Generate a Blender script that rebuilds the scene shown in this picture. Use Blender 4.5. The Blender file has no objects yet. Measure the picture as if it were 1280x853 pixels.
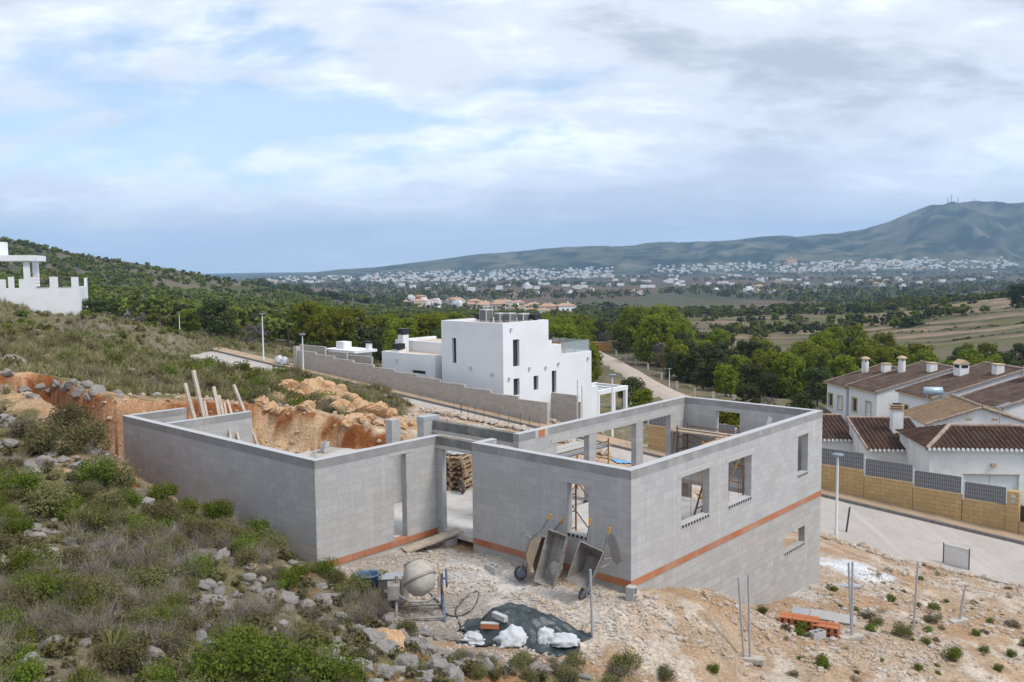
import bpy, bmesh, math, random
import numpy as np
from mathutils import Matrix, Vector, Euler

R = math.radians
scene = bpy.context.scene
COL = scene.collection

# ------------------------------------------------------------------ camera
F, PITCH, ROLL, YAW, CZ = 1095.0, 0.0844, 0.0101, 0.7333, 7.268   # focal length in pixels of a 1280 px wide frame
CAM = np.array([0.0, 0.0, CZ])
cam_d = bpy.data.cameras.new('camera')
cam = bpy.data.objects.new('camera', cam_d)
COL.objects.link(cam)
_cr, _sr, _cp, _sp = math.cos(ROLL), math.sin(ROLL), math.cos(PITCH), math.sin(PITCH)
_right = Vector((_cr, 0, 0)) + Vector((0, _sp, _cp)) * (-_sr)
_up = Vector((0, _sp, _cp)) * _cr + Vector((1, 0, 0)) * _sr
_right = Vector((1, 0, 0)) * _cr - Vector((0, _sp, _cp)) * _sr
_fw = Vector((0, _cp, -_sp))
cam.matrix_world = Matrix(((_right.x, _up.x, -_fw.x, 0), (_right.y, _up.y, -_fw.y, 0), (_right.z, _up.z, -_fw.z, CZ), (0, 0, 0, 1)))
cam_d.sensor_width = 36.0
cam_d.lens = F / 1280.0 * 36.0
cam_d.clip_start = 0.1
cam_d.clip_end = 30000
scene.camera = cam

# ------------------------------------------------------------------ sky and sun
SUN_EL, SUN_AZ = R(52), R(118)          # azimuth clockwise from +Y
world = bpy.data.worlds.new('World')
scene.world = world
world.use_nodes = True
def build_world():
    nt = world.node_tree; N = nt.nodes; L = nt.links
    N.clear()
    def n(t, **k):
        x = N.new(t)
        for a, b in k.items(): setattr(x, a, b)
        return x
    def math_(op, a, b=None, c=None):
        m = n('ShaderNodeMath', operation=op)
        for i, v in enumerate((a, b, c)):
            if v is None: continue
            if isinstance(v, (int, float)): m.inputs[i].default_value = v
            else: L.new(v, m.inputs[i])
        return m.outputs[0]
    sky = n('ShaderNodeTexSky', sky_type='NISHITA', sun_disc=False)
    sky.sun_elevation = SUN_EL; sky.sun_rotation = SUN_AZ
    sky.air_density = 1.0; sky.dust_density = 0.6; sky.ozone_density = 1.6
    b1 = n('ShaderNodeBackground'); b1.inputs[1].default_value = SKY_S
    L.new(sky.outputs[0], b1.inputs[0])
    tc = n('ShaderNodeTexCoord')
    sp = n('ShaderNodeSeparateXYZ'); L.new(tc.outputs['Generated'], sp.inputs[0])
    zz = math_('MAXIMUM', sp.outputs[2], 0.0)
    den = math_('ADD', zz, 0.30)
    px = math_('DIVIDE', sp.outputs[0], den); py = math_('DIVIDE', sp.outputs[1], den)
    cb = n('ShaderNodeCombineXYZ'); L.new(px, cb.inputs[0]); L.new(py, cb.inputs[1])
    def noise(scale, detail, rough, off, sx=1.0, sy=1.0, dist=0.0):
        mp = n('ShaderNodeMapping'); mp.inputs['Location'].default_value = off; mp.inputs['Scale'].default_value = (sx, sy, 1)
        L.new(cb.outputs[0], mp.inputs[0])
        t = n('ShaderNodeTexNoise'); t.inputs['Scale'].default_value = scale; t.inputs['Detail'].default_value = detail
        t.inputs['Roughness'].default_value = rough; t.inputs['Distortion'].default_value = dist
        L.new(mp.outputs[0], t.inputs['Vector']); return t.outputs[0]
    big = noise(1.15, 3, 0.45, CL_OFF, 0.75, 1.0, 0.2)
    fine = noise(3.4, 9, 0.6, (9.1, 2.2, 0), 0.8, 1.1, 0.25)
    wisp = noise(7.5, 8, 0.62, (1.1, 7.2, 0), 0.7, 1.2, 0.3)
    s = math_('ADD', math_('MULTIPLY', big, 0.62), math_('MULTIPLY', fine, 0.38))
    def ramp(v, pts):
        r = n('ShaderNodeValToRGB'); L.new(v, r.inputs[0]); r.color_ramp.interpolation = 'EASE'
        el = r.color_ramp.elements
        el[0].position, el[0].color = pts[0][0], (*pts[0][1], 1); el[1].position, el[1].color = pts[1][0], (*pts[1][1], 1)
        for p, c in pts[2:]:
            e = el.new(p); e.color = (*c, 1)
        return r.outputs[0]
    mask = ramp(s, [(0.375, (.22, .22, .22)), (0.47, (1, 1, 1))])
    mask = math_('MULTIPLY', mask, 0.96)
    # cloud tone: white edges, grey-lavender bellies
    tone = math_('ADD', math_('MULTIPLY', math_('ADD', math_('MULTIPLY', noise(1.5, 5, 0.55, (3.3, 5.2, 0), 0.8, 1.05, 0.3), 0.28), math_('MULTIPLY', s, 0.58)), 1.0), math_('MULTIPLY', wisp, 0.16))
    ccol = ramp(tone, [(0.425, (0.88, 0.905, 0.94)), (0.585, (0.37, 0.405, 0.47)), (0.505, (0.56, 0.60, 0.675))])
    low = n('ShaderNodeMapRange'); L.new(zz, low.inputs[0]); low.inputs[1].default_value = 0.02; low.inputs[2].default_value = 0.20; low.inputs[3].default_value = 0.75; low.inputs[4].default_value = 0.0
    mc = n('ShaderNodeMix', data_type='RGBA'); L.new(low.outputs[0], mc.inputs[0]); L.new(ccol, mc.inputs[6]); mc.inputs[7].default_value = (0.56, 0.645, 0.77, 1); ccol = mc.outputs[2]
    b2 = n('ShaderNodeBackground'); b2.inputs[1].default_value = CLOUD_S
    L.new(ccol, b2.inputs[0])
    mx = n('ShaderNodeMixShader'); L.new(mask, mx.inputs[0]); L.new(b1.outputs[0], mx.inputs[1]); L.new(b2.outputs[0], mx.inputs[2])
    out = n('ShaderNodeOutputWorld'); L.new(mx.outputs[0], out.inputs[0])
SKY_S, CLOUD_S, CL_OFF = 0.082, 0.74, (2.6, 1.0, 0)
build_world()
sun_d = bpy.data.lights.new('sun', 'SUN')
sun_d.energy = 1.3; sun_d.angle = R(14); sun_d.color = (1.0, 0.955, 0.89)
sun = bpy.data.objects.new('sun', sun_d); COL.objects.link(sun)
_d = Vector((math.sin(SUN_AZ) * math.cos(SUN_EL), math.cos(SUN_AZ) * math.cos(SUN_EL), math.sin(SUN_EL)))
sun.rotation_euler = _d.to_track_quat('Z', 'Y').to_euler()
scene.view_settings.view_transform = 'Standard'
scene.view_settings.look = 'None'
scene.view_settings.exposure = 1.13
scene.view_settings.gamma = 1
scene.cycles.use_denoising = True
scene.cycles.max_bounces = 5
scene.cycles.diffuse_bounces = 3
scene.cycles.volume_bounces = 0
scene.cycles.transparent_max_bounces = 8

# ------------------------------------------------------------------ geometry helpers
C2 = np.array([2.694, 19.703])                       # near corner of the unfinished house
U = np.array([-math.cos(YAW), math.sin(YAW)])        # along its front wall
V = np.array([math.sin(YAW), math.cos(YAW)])         # along its long side wall
ANG = math.atan2(V[1], V[0])
def ray(px, py):
    a, b = px - 640, py - 426.5
    u = _cr * a + _sr * b; v = -_sr * a + _cr * b
    x = u / F; up = -v / F
    y = _cp + up * _sp; z = -_sp + up * _cp
    return np.array([x / y, 1.0, z / y])
def at_y(px, py, Y): return CAM + ray(px, py) * Y
def at_z(px, py, z):
    r = ray(px, py); return CAM + r * ((z - CZ) / r[2])
def on_x(px, py, k):
    r = ray(px, py); return CAM + r * ((k - (CAM[:2] - C2) @ V) / (r[:2] @ V))
def on_y(px, py, k):
    r = ray(px, py); return CAM + r * ((k - (CAM[:2] - C2) @ U) / (r[:2] @ U))
def to_loc(P):
    d = np.asarray(P)[..., :2] - C2
    return np.stack([d @ V, d @ U], -1)
def to_wor(x, y, z=0.0):
    q = C2 + x * V + y * U
    return (q[0], q[1], z)
def to_px(P):
    P = np.asarray(P, float); d = P - CAM
    fw = d[..., 1] * _cp - d[..., 2] * _sp; up = d[..., 1] * _sp + d[..., 2] * _cp
    u = F * d[..., 0] / fw; v = -F * up / fw
    return np.stack([640 + _cr * u - _sr * v, 426.5 + _sr * u + _cr * v], -1)

def tag(o, label=None, cat=None, group=None, kind=None):
    if label: o['label'] = label
    if cat: o['category'] = cat
    if group: o['group'] = group
    if kind: o['kind'] = kind
    return o
def thing(name, label, cat, loc=(0, 0, 0), rz=0.0, group=None, mat=None):
    o = bpy.data.objects.new(name, None); COL.objects.link(o)
    o.empty_display_size = 0.2
    if mat is not None: o.matrix_world = mat
    else: o.location = loc; o.rotation_euler = (0, 0, rz)
    return tag(o, label, cat, group)
def copy_thing(root, name=None, label=None, group=None):
    c = root.copy(); COL.objects.link(c)
    if label: c['label'] = label
    if group: c['group'] = group
    for ch in [o for o in COL.objects if o.parent == root]:
        d = ch.copy(); COL.objects.link(d); d.parent = c
        for g in [o for o in COL.objects if o.parent == ch]:
            e = g.copy(); COL.objects.link(e); e.parent = d
    return c

def box_uv(me):
    nf = len(me.polygons)
    if not nf: return
    nl = len(me.loops)
    co = np.empty(len(me.vertices) * 3, np.float32); me.vertices.foreach_get('co', co); co = co.reshape(-1, 3)
    vi = np.empty(nl, np.int32); me.loops.foreach_get('vertex_index', vi)
    no = np.empty(nf * 3, np.float32); me.polygons.foreach_get('normal', no); no = np.abs(no.reshape(-1, 3))
    tot = np.empty(nf, np.int32); me.polygons.foreach_get('loop_total', tot)
    ax = np.repeat(np.argmax(no, 1), tot)
    p = co[vi]
    uv = np.where((ax == 0)[:, None], p[:, [1, 2]], np.where((ax == 1)[:, None], p[:, [0, 2]], p[:, [0, 1]]))
    lay = me.uv_layers.new(name='UVMap')
    lay.data.foreach_set('uv', uv.astype(np.float32).ravel())

class MB:
    """collects shapes, builds ONE mesh object"""
    def __init__(s): s.v = []; s.f = []; s.m = []; s.sm = []
    def add(s, vs, fs, mi=0, smooth=False):
        b = len(s.v); s.v += [tuple(map(float, q)) for q in vs]
        for f in fs: s.f.append(tuple(i + b for i in f)); s.m.append(mi); s.sm.append(smooth)
        return s
    def box(s, x0, x1, y0, y1, z0, z1, mi=0, M=None):
        vs = [(x, y, z) for z in (z0, z1) for y in (y0, y1) for x in (x0, x1)]
        if M is not None: vs = [M @ Vector(q) for q in vs]
        return s.add(vs, [(0, 2, 3, 1), (4, 5, 7, 6), (0, 1, 5, 4), (2, 6, 7, 3), (0, 4, 6, 2), (1, 3, 7, 5)], mi)
    def bar(s, a, b, w, h=None, mi=0, up=(0, 0, 1)):
        a, b = Vector(a), Vector(b); h = h or w
        d = (b - a).normalized(); u = Vector(up)
        if abs(d.dot(u)) > 0.98: u = Vector((1, 0, 0))
        r = d.cross(u).normalized(); u = r.cross(d)
        vs = [p + r * i * w / 2 + u * j * h / 2 for p in (a, b) for i, j in ((-1, -1), (1, -1), (1, 1), (-1, 1))]
        return s.add(vs, [(0, 1, 2, 3), (7, 6, 5, 4), (0, 4, 5, 1), (1, 5, 6, 2), (2, 6, 7, 3), (3, 7, 4, 0)], mi)
    def tube(s, pts, r, n=8, mi=0, cap=True, smooth=True):
        pts = [Vector(p) for p in pts]; rs = r if isinstance(r, (list, tuple)) else [r] * len(pts)
        vs = []; prev = None
        for i, p in enumerate(pts):
            d = (pts[min(i + 1, len(pts) - 1)] - pts[max(i - 1, 0)]).normalized()
            if prev is None:
                u = Vector((0, 0, 1)) if abs(d.z) < 0.9 else Vector((1, 0, 0))
                a = d.cross(u).normalized()
            else:
                a = (prev - d * prev.dot(d)).normalized()
            prev = a; b = d.cross(a)
            for k in range(n):
                t = 2 * math.pi * k / n; vs.append(p + (a * math.cos(t) + b * math.sin(t)) * rs[i])
        fs = [(i * n + k, i * n + (k + 1) % n, (i + 1) * n + (k + 1) % n, (i + 1) * n + k) for i in range(len(pts) - 1) for k in range(n)]
        s.add(vs, fs, mi, smooth)
        if cap:
            m = len(pts) - 1
            s.add([vs[k] for k in range(n)], [tuple(reversed(range(n)))], mi); s.add([vs[m * n + k] for k in range(n)], [tuple(range(n))], mi)
        return s
    def lathe(s, prof, n=24, mi=0, M=None, smooth=True):
        vs = []; M = M or Matrix.Identity(4)
        for r, z in prof:
            for k in range(n):
                t = 2 * math.pi * k / n; vs.append(M @ Vector((r * math.cos(t), r * math.sin(t), z)))
        fs = [(i * n + k, i * n + (k + 1) % n, (i + 1) * n + (k + 1) % n, (i + 1) * n + k) for i in range(len(prof) - 1) for k in range(n)]
        return s.add(vs, fs, mi, smooth)
    def prism(s, poly, axis, a, b, mi=0, M=None):
        """polygon in the plane across 'axis', run from a to b"""
        def put(p, t):
            q = {'x': (t, p[0], p[1]), 'y': (p[0], t, p[1]), 'z': (p[0], p[1], t)}[axis]
            return M @ Vector(q) if M is not None else q
        n = len(poly); vs = [put(p, a) for p in poly] + [put(p, b) for p in poly]
        fs = [tuple(reversed(range(n))), tuple(range(n, 2 * n))] + [(i, (i + 1) % n, n + (i + 1) % n, n + i) for i in range(n)]
        return s.add(vs, fs, mi)
    def build(s, name, mat, parent=None, bevel=0.0, fix=True, hide_uv=False):
        me = bpy.data.meshes.new(name)
        me.from_pydata(s.v, [], s.f)
        mats = mat if isinstance(mat, (list, tuple)) else [mat]
        for m in mats: me.materials.append(m)
        me.polygons.foreach_set('material_index', s.m); me.polygons.foreach_set('use_smooth', s.sm)
        if fix:
            bm = bmesh.new(); bm.from_mesh(me)
            bmesh.ops.recalc_face_normals(bm, faces=bm.faces)
            if bevel: bmesh.ops.bevel(bm, geom=[e for e in bm.edges if len(e.link_faces) == 2 and e.calc_face_angle(0) > 0.7], offset=bevel, segments=2, affect='EDGES', profile=0.6)
            bm.to_mesh(me); bm.free()
        me.update(); box_uv(me)
        o = bpy.data.objects.new(name, me); COL.objects.link(o)
        if parent is not None: o.parent = parent
        return o

def np_mesh(name, V_, faces, mats, mi=None, smooth=False, col=None):
    """mesh from numpy arrays: V_ (n,3), faces (m,3|4)"""
    me = bpy.data.meshes.new(name)
    nv = len(V_); m, k = faces.shape
    me.vertices.add(nv); me.vertices.foreach_set('co', np.asarray(V_, np.float32).ravel())
    me.loops.add(m * k); me.loops.foreach_set('vertex_index', np.asarray(faces, np.int32).ravel())
    me.polygons.add(m); me.polygons.foreach_set('loop_start', np.arange(0, m * k, k, dtype=np.int32))
    me.polygons.foreach_set('loop_total', np.full(m, k, np.int32))
    for x in (mats if isinstance(mats, (list, tuple)) else [mats]): me.materials.append(x)
    if mi is not None: me.polygons.foreach_set('material_index', np.asarray(mi, np.int32))
    me.polygons.foreach_set('use_smooth', np.full(m, smooth, dtype=bool))
    if col is not None:
        a = me.color_attributes.new('Col', 'FLOAT_COLOR', 'POINT')
        c = np.ones((nv, 4), np.float32); c[:, :3] = col
        a.data.foreach_set('color', c.ravel())
    me.update(calc_edges=True)
    return me
def link(name, me, parent=None):
    o = bpy.data.objects.new(name, me); COL.objects.link(o)
    if parent is not None: o.parent = parent
    return o

# value noise in numpy
def _hash(ix, iy, seed):
    h = (ix * 374761393 + iy * 668265263 + seed * 974711) & 0xFFFFFFFF
    h = ((h ^ (h >> 13)) * 1274126177) & 0xFFFFFFFF
    h = h ^ (h >> 16)
    return (h & 0xFFFF) / 65535.0
def vnoise(x, y, seed=0):
    ix = np.floor(x).astype(np.int64); iy = np.floor(y).astype(np.int64)
    fx = x - ix; fy = y - iy; fx = fx * fx * (3 - 2 * fx); fy = fy * fy * (3 - 2 * fy)
    a = _hash(ix, iy, seed); b = _hash(ix + 1, iy, seed); c = _hash(ix, iy + 1, seed); d = _hash(ix + 1, iy + 1, seed)
    return (a * (1 - fx) + b * fx) * (1 - fy) + (c * (1 - fx) + d * fx) * fy
def fbm(x, y, seed=0, oct=4, gain=0.5):
    s = 0.0; a = 1.0; t = 0.0
    for i in range(oct):
        s = s + a * vnoise(x * 2 ** i + 17.3 * i, y * 2 ** i - 9.1 * i, seed + i); t += a; a *= gain
    return s / t
def sstep(a, b, x):
    t = np.clip((x - a) / (b - a), 0, 1); return t * t * (3 - 2 * t)
def lerp(a, b, t): return a + (b - a) * t
def in_poly(x, y, poly):
    c = np.zeros(np.shape(x), bool); n = len(poly)
    for i in range(n):
        x0, y0 = poly[i]; x1, y1 = poly[(i + 1) % n]
        if y0 == y1: continue
        k = (y0 > y) != (y1 > y)
        c ^= k & (x < (x1 - x0) * (y - y0) / (y1 - y0) + x0)
    return c
def poly_dist(x, y, poly):
    d = np.full(np.shape(x), 1e9); n = len(poly)
    for i in range(n):
        x0, y0 = poly[i]; x1, y1 = poly[(i + 1) % n]
        dx, dy = x1 - x0, y1 - y0
        t = np.clip(((x - x0) * dx + (y - y0) * dy) / (dx * dx + dy * dy), 0, 1)
        d = np.minimum(d, np.hypot(x - x0 - t * dx, y - y0 - t * dy))
    return np.where(in_poly(x, y, poly), -d, d)
# ------------------------------------------------------------------ materials
class NT:
    def __init__(s, name):
        s.mat = bpy.data.materials.new(name); s.mat.use_nodes = True
        s.t = s.mat.node_tree; s.N = s.t.nodes; s.L = s.t.links
        s.bsdf = s.N['Principled BSDF']; s.out = s.N['Material Output']
    def n(s, t, **k):
        x = s.N.new(t)
        for a, b in k.items(): setattr(x, a, b)
        return x
    def put(s, sock, v):
        if isinstance(v, (int, float)): sock.default_value = v
        elif isinstance(v, (tuple, list)): sock.default_value = (*v, 1) if len(v) == 3 and sock.type == 'RGBA' else v
        else: s.L.new(v, sock)
    def math(s, op, a, b=0.0):
        m = s.n('ShaderNodeMath', operation=op); s.put(m.inputs[0], a); s.put(m.inputs[1], b); return m.outputs[0]
    def mix(s, f, a, b, mode='MIX'):
        m = s.n('ShaderNodeMix', data_type='RGBA', blend_type=mode)
        s.put(m.inputs[0], f); s.put(m.inputs[6], a); s.put(m.inputs[7], b); return m.outputs[2]
    def coord(s, kind='Object'):
        if kind == 'Pos': return s.n('ShaderNodeNewGeometry').outputs['Position']
        return s.n('ShaderNodeTexCoord').outputs[kind]
    def mapped(s, v, scale=(1, 1, 1), loc=(0, 0, 0), rot=(0, 0, 0)):
        m = s.n('ShaderNodeMapping'); s.L.new(v, m.inputs[0]); m.inputs['Scale'].default_value = scale; m.inputs['Location'].default_value = loc; m.inputs['Rotation'].default_value = rot
        return m.outputs[0]
    def noise(s, v, scale, detail=4, rough=0.55, dist=0.0):
        t = s.n('ShaderNodeTexNoise'); s.L.new(v, t.inputs['Vector']); t.inputs['Scale'].default_value = scale
        t.inputs['Detail'].default_value = detail; t.inputs['Roughness'].default_value = rough; t.inputs['Distortion'].default_value = dist
        return t.outputs[0]
    def ramp(s, v, pts):
        r = s.n('ShaderNodeValToRGB'); s.L.new(v, r.inputs[0]); el = r.color_ramp.elements
        for i, (p, c) in enumerate(sorted(pts, key=lambda q: q[0])):
            e = el[i] if i < 2 else el.new(p)
            e.position = p; e.color = (*c, 1) if isinstance(c, (tuple, list)) else (c, c, c, 1)
        return r.outputs[0]
    def bump(s, h, strength=0.4, dist=0.02):
        b = s.n('ShaderNodeBump'); b.inputs['Strength'].default_value = strength; b.inputs['Distance'].default_value = dist
        s.L.new(h, b.inputs['Height']); s.L.new(b.outputs[0], s.bsdf.inputs['Normal'])
    def done(s, col, rough=0.85, spec=0.25, metal=0.0):
        s.put(s.bsdf.inputs['Base Color'], col); s.put(s.bsdf.inputs['Roughness'], rough)
        s.bsdf.inputs['Specular IOR Level'].default_value = spec; s.bsdf.inputs['Metallic'].default_value = metal
        return s.mat

def plain(name, col, rough=0.8, var=0.18, scale=3.0, spec=0.25, metal=0.0, bump=0.0, dirt=None, dscale=1.5):
    t = NT(name); v = t.coord('Object')
    f = t.noise(v, scale, 5, 0.6)
    c = t.mix(f, [x * (1 - var) for x in col], [min(1, x * (1 + var)) for x in col])
    if dirt is not None:
        g = t.ramp(t.noise(v, dscale, 6, 0.65, 0.4), [(0.45, 0.0), (0.68, 1.0)])
        c = t.mix(g, c, dirt)
    if bump: t.bump(t.noise(v, scale * 6, 4, 0.6), bump, 0.02)
    return t.done(c, rough, spec, metal)

def blockwork(name, c1, c2, mortar, bw=0.4, bh=0.2, ms=0.006, var=0.5, stain=(0.33, 0.31, 0.285), stain_amt=0.35, bumpy=0.25, off=0.5):
    t = NT(name); uv = t.coord('UV')
    b = t.n('ShaderNodeTexBrick'); t.L.new(uv, b.inputs['Vector'])
    b.offset = off
    b.inputs['Scale'].default_value = 1.0; b.inputs['Mortar Size'].default_value = ms; b.inputs['Mortar Smooth'].default_value = 0.3
    b.inputs['Brick Width'].default_value = bw; b.inputs['Row Height'].default_value = bh; b.inputs['Bias'].default_value = -0.1
    t.put(b.inputs['Color1'], c1); t.put(b.inputs['Color2'], c2); t.put(b.inputs['Mortar'], mortar)
    obj = t.coord('Object')
    big = t.noise(obj, 0.9, 6, 0.62, 0.3); fine = t.noise(obj, 22, 4, 0.6)
    c = t.mix(t.math('MULTIPLY', t.ramp(big, [(0.42, 0.0), (0.72, 1.0)]), stain_amt), b.outputs['Color'], stain)
    c = t.mix(0.3, c, t.ramp(fine, [(0.3, 0.25), (0.7, 0.75)]), 'SOFT_LIGHT')
    # runs of mortar down the wall
    run = t.noise(t.mapped(obj, (3.2, 3.2, 0.25)), 1.4, 4, 0.6)
    c = t.mix(t.math('MULTIPLY', t.ramp(run, [(0.56, 0.0), (0.72, 1.0)]), 0.25), c, [min(1, x * 1.35) for x in c1])
    h = t.math('ADD', t.math('MULTIPLY', b.outputs['Fac'], -1.0), t.math('MULTIPLY', fine, 0.5))
    t.bump(h, bumpy, 0.012)
    return t.done(c, 0.92, 0.15)

M = {}
M['block'] = blockwork('concrete_block', (0.455, 0.443, 0.43), (0.39, 0.381, 0.373), (0.345, 0.337, 0.327))
M['block_low'] = blockwork('concrete_block_stained', (0.42, 0.405, 0.385), (0.35, 0.338, 0.322), (0.27, 0.262, 0.25), stain=(0.40, 0.35, 0.28), stain_amt=0.4)
M['block_far'] = blockwork('concrete_block_street', (0.45, 0.41, 0.37), (0.37, 0.338, 0.305), (0.32, 0.29, 0.265), stain=(0.42, 0.35, 0.28), stain_amt=0.3)
M['beam'] = plain('cast_concrete', (0.265, 0.257, 0.25), 0.9, 0.22, 2.5, bump=0.3, dirt=(0.36, 0.348, 0.335), dscale=1.2)
M['beam_old'] = plain('cast_concrete_dark', (0.15, 0.145, 0.13), 0.9, 0.35, 2.5, bump=0.3, dirt=(0.26, 0.25, 0.22), dscale=2.2)
M['lintel'] = plain('precast_lintel', (0.43, 0.42, 0.40), 0.9, 0.12, 5, bump=0.2)
M['topping'] = plain('fresh_mortar', (0.45, 0.45, 0.455), 0.9, 0.1, 4, bump=0.2)
M['slab'] = plain('floor_screed', (0.50, 0.48, 0.45), 0.9, 0.12, 1.2, bump=0.25, dirt=(0.36, 0.31, 0.26), dscale=0.7)
M['brick'] = blockwork('orange_brick', (0.45, 0.165, 0.075), (0.36, 0.125, 0.06), (0.36, 0.21, 0.13), 0.5, 0.17, 0.008, stain=(0.42, 0.33, 0.26), stain_amt=0.6)
M['brick_face'] = plain('hollow_brick_clay', (0.48, 0.17, 0.075), 0.85, 0.2, 8, bump=0.3)
M['dark'] = plain('painted_hole_shade', (0.03, 0.03, 0.03), 0.9)  # near-black colour that paints the shade inside holes and flues
M['white'] = plain('white_plaster', (0.76, 0.77, 0.785), 0.85, 0.03, 1.5, bump=0.05, dirt=(0.70, 0.705, 0.71), dscale=0.35)
M['white_old'] = plain('white_plaster_weathered', (0.78, 0.775, 0.765), 0.9, 0.05, 1.5, bump=0.08, dirt=(0.60, 0.57, 0.52), dscale=0.6)
M['white_grey'] = plain('white_render_grey', (0.76, 0.765, 0.775), 0.9, 0.05, 1.0, bump=0.1, dirt=(0.67, 0.67, 0.67), dscale=0.5)
M['glass'] = plain('window_glass_dark', (0.035, 0.042, 0.045), 0.08, 0.1, spec=0.6)
M['frame_dark'] = plain('dark_metal_frame', (0.05, 0.052, 0.055), 0.5, 0.1)
M['black'] = plain('black_metal', (0.018, 0.018, 0.02), 0.45, 0.1, spec=0.4)
M['ac'] = plain('ac_casing', (0.52, 0.51, 0.49), 0.6, 0.06)
M['ac_grille'] = plain('ac_grille', (0.14, 0.145, 0.15), 0.6, 0.2)
M['gravel_roof'] = plain('roof_gravel', (0.52, 0.42, 0.34), 0.95, 0.2, 8)
M['stone_yellow'] = blockwork('yellow_stone_block', (0.52, 0.36, 0.17), (0.44, 0.295, 0.14), (0.33, 0.23, 0.12), 0.42, 0.2, 0.014, stain=(0.34, 0.25, 0.15), stain_amt=0.5)
M['screen'] = plain('grey_heather_screen', (0.16, 0.155, 0.16), 0.9, 0.25, 12)
M['galv'] = plain('galvanised_steel', (0.42, 0.44, 0.46), 0.5, 0.15, 6, metal=0.3)
M['lamp_pole'] = plain('painted_steel_pole', (0.58, 0.60, 0.61), 0.5, 0.06)
M['lamp_head'] = plain('lamp_head_blue_grey', (0.20, 0.26, 0.31), 0.45, 0.1)
M['rust'] = plain('rusty_steel', (0.22, 0.10, 0.05), 0.8, 0.35, 9, dirt=(0.10, 0.055, 0.035), dscale=5)
M['orange_steel'] = plain('orange_scaffold_paint', (0.50, 0.26, 0.07), 0.7, 0.25, 9, dirt=(0.28, 0.13, 0.06), dscale=4)
M['rebar'] = plain('rebar_steel', (0.12, 0.095, 0.08), 0.8, 0.2)
M['blue_paint'] = plain('blue_steel_paint', (0.07, 0.14, 0.24), 0.6, 0.25, 8, dirt=(0.28, 0.26, 0.23), dscale=6)
M['grip'] = plain('orange_grip', (0.62, 0.28, 0.02), 0.6, 0.1)
M['steel_mortar'] = plain('mortar_crusted_steel', (0.25, 0.225, 0.20), 0.85, 0.25, 6, bump=0.4, dirt=(0.38, 0.36, 0.33), dscale=4)
M['steel_dark'] = plain('mortar_crusted_pan', (0.20, 0.175, 0.155), 0.85, 0.3, 5, bump=0.4, dirt=(0.09, 0.08, 0.075), dscale=3)
M['tray_tan'] = plain('tan_crusted_steel', (0.46, 0.33, 0.20), 0.85, 0.2, 6, bump=0.4, dirt=(0.32, 0.29, 0.26), dscale=4)
M['rubber'] = plain('rubber', (0.045, 0.045, 0.048), 0.8, 0.2, dirt=(0.22, 0.20, 0.18), dscale=7)
M['tarp'] = plain('dark_green_tarpaulin', (0.022, 0.033, 0.036), 0.34, 0.3, 4, spec=0.5, bump=0.5, dirt=(0.055, 0.075, 0.082), dscale=3)
M['sack'] = plain('white_woven_sack', (0.52, 0.53, 0.55), 0.75, 0.06, 5, bump=0.2)
M['plank'] = plain('weathered_plank', (0.46, 0.38, 0.29), 0.9, 0.2, 4, bump=0.2, dirt=(0.30, 0.26, 0.22), dscale=3)
M['timber'] = plain('timber_prop', (0.50, 0.42, 0.34), 0.9, 0.18, 5, bump=0.2, dirt=(0.36, 0.30, 0.25), dscale=4)
M['pallet'] = plain('pallet_wood', (0.37, 0.26, 0.16), 0.9, 0.3, 6)
M['bark'] = plain('bark', (0.12, 0.09, 0.07), 0.95, 0.3, 6, bump=0.4)
M['ochre'] = plain('ochre_render', (0.52, 0.27, 0.08), 0.9, 0.08)
M['cream'] = plain('cream_render', (0.60, 0.50, 0.38), 0.9, 0.06)
M['ridge'] = plain('weathered_ridge_tile', (0.36, 0.28, 0.225), 0.9, 0.25, 4, dirt=(0.20, 0.15, 0.12), dscale=2.5)
M['trim'] = plain('sandstone_trim', (0.50, 0.36, 0.22), 0.9, 0.15, 6)
M['blue'] = plain('pale_blue_sheet', (0.16, 0.33, 0.52), 0.6, 0.2, 3)
M['solar'] = plain('solar_tank', (0.46, 0.56, 0.64), 0.35, 0.05, metal=0.3)
M['brown_door'] = plain('dark_brown_metal', (0.07, 0.035, 0.028), 0.6, 0.1)
M['shutter'] = plain('white_garage_door', (0.72, 0.74, 0.76), 0.6, 0.03)
M['wood'] = plain('teak_wood', (0.36, 0.21, 0.10), 0.7, 0.2, 6)
M['foot'] = plain('concrete_foot', (0.46, 0.425, 0.37), 0.9, 0.15, 5, bump=0.3, dirt=(0.30, 0.265, 0.22), dscale=3)
def _rail():
    t = NT('railing_glass'); t.bsdf.inputs['Transmission Weight'].default_value = 0.0
    t.bsdf.inputs['Alpha'].default_value = 0.35
    return t.done((0.45, 0.52, 0.55), 0.08, 0.6)
M['rail_glass'] = _rail()

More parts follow.
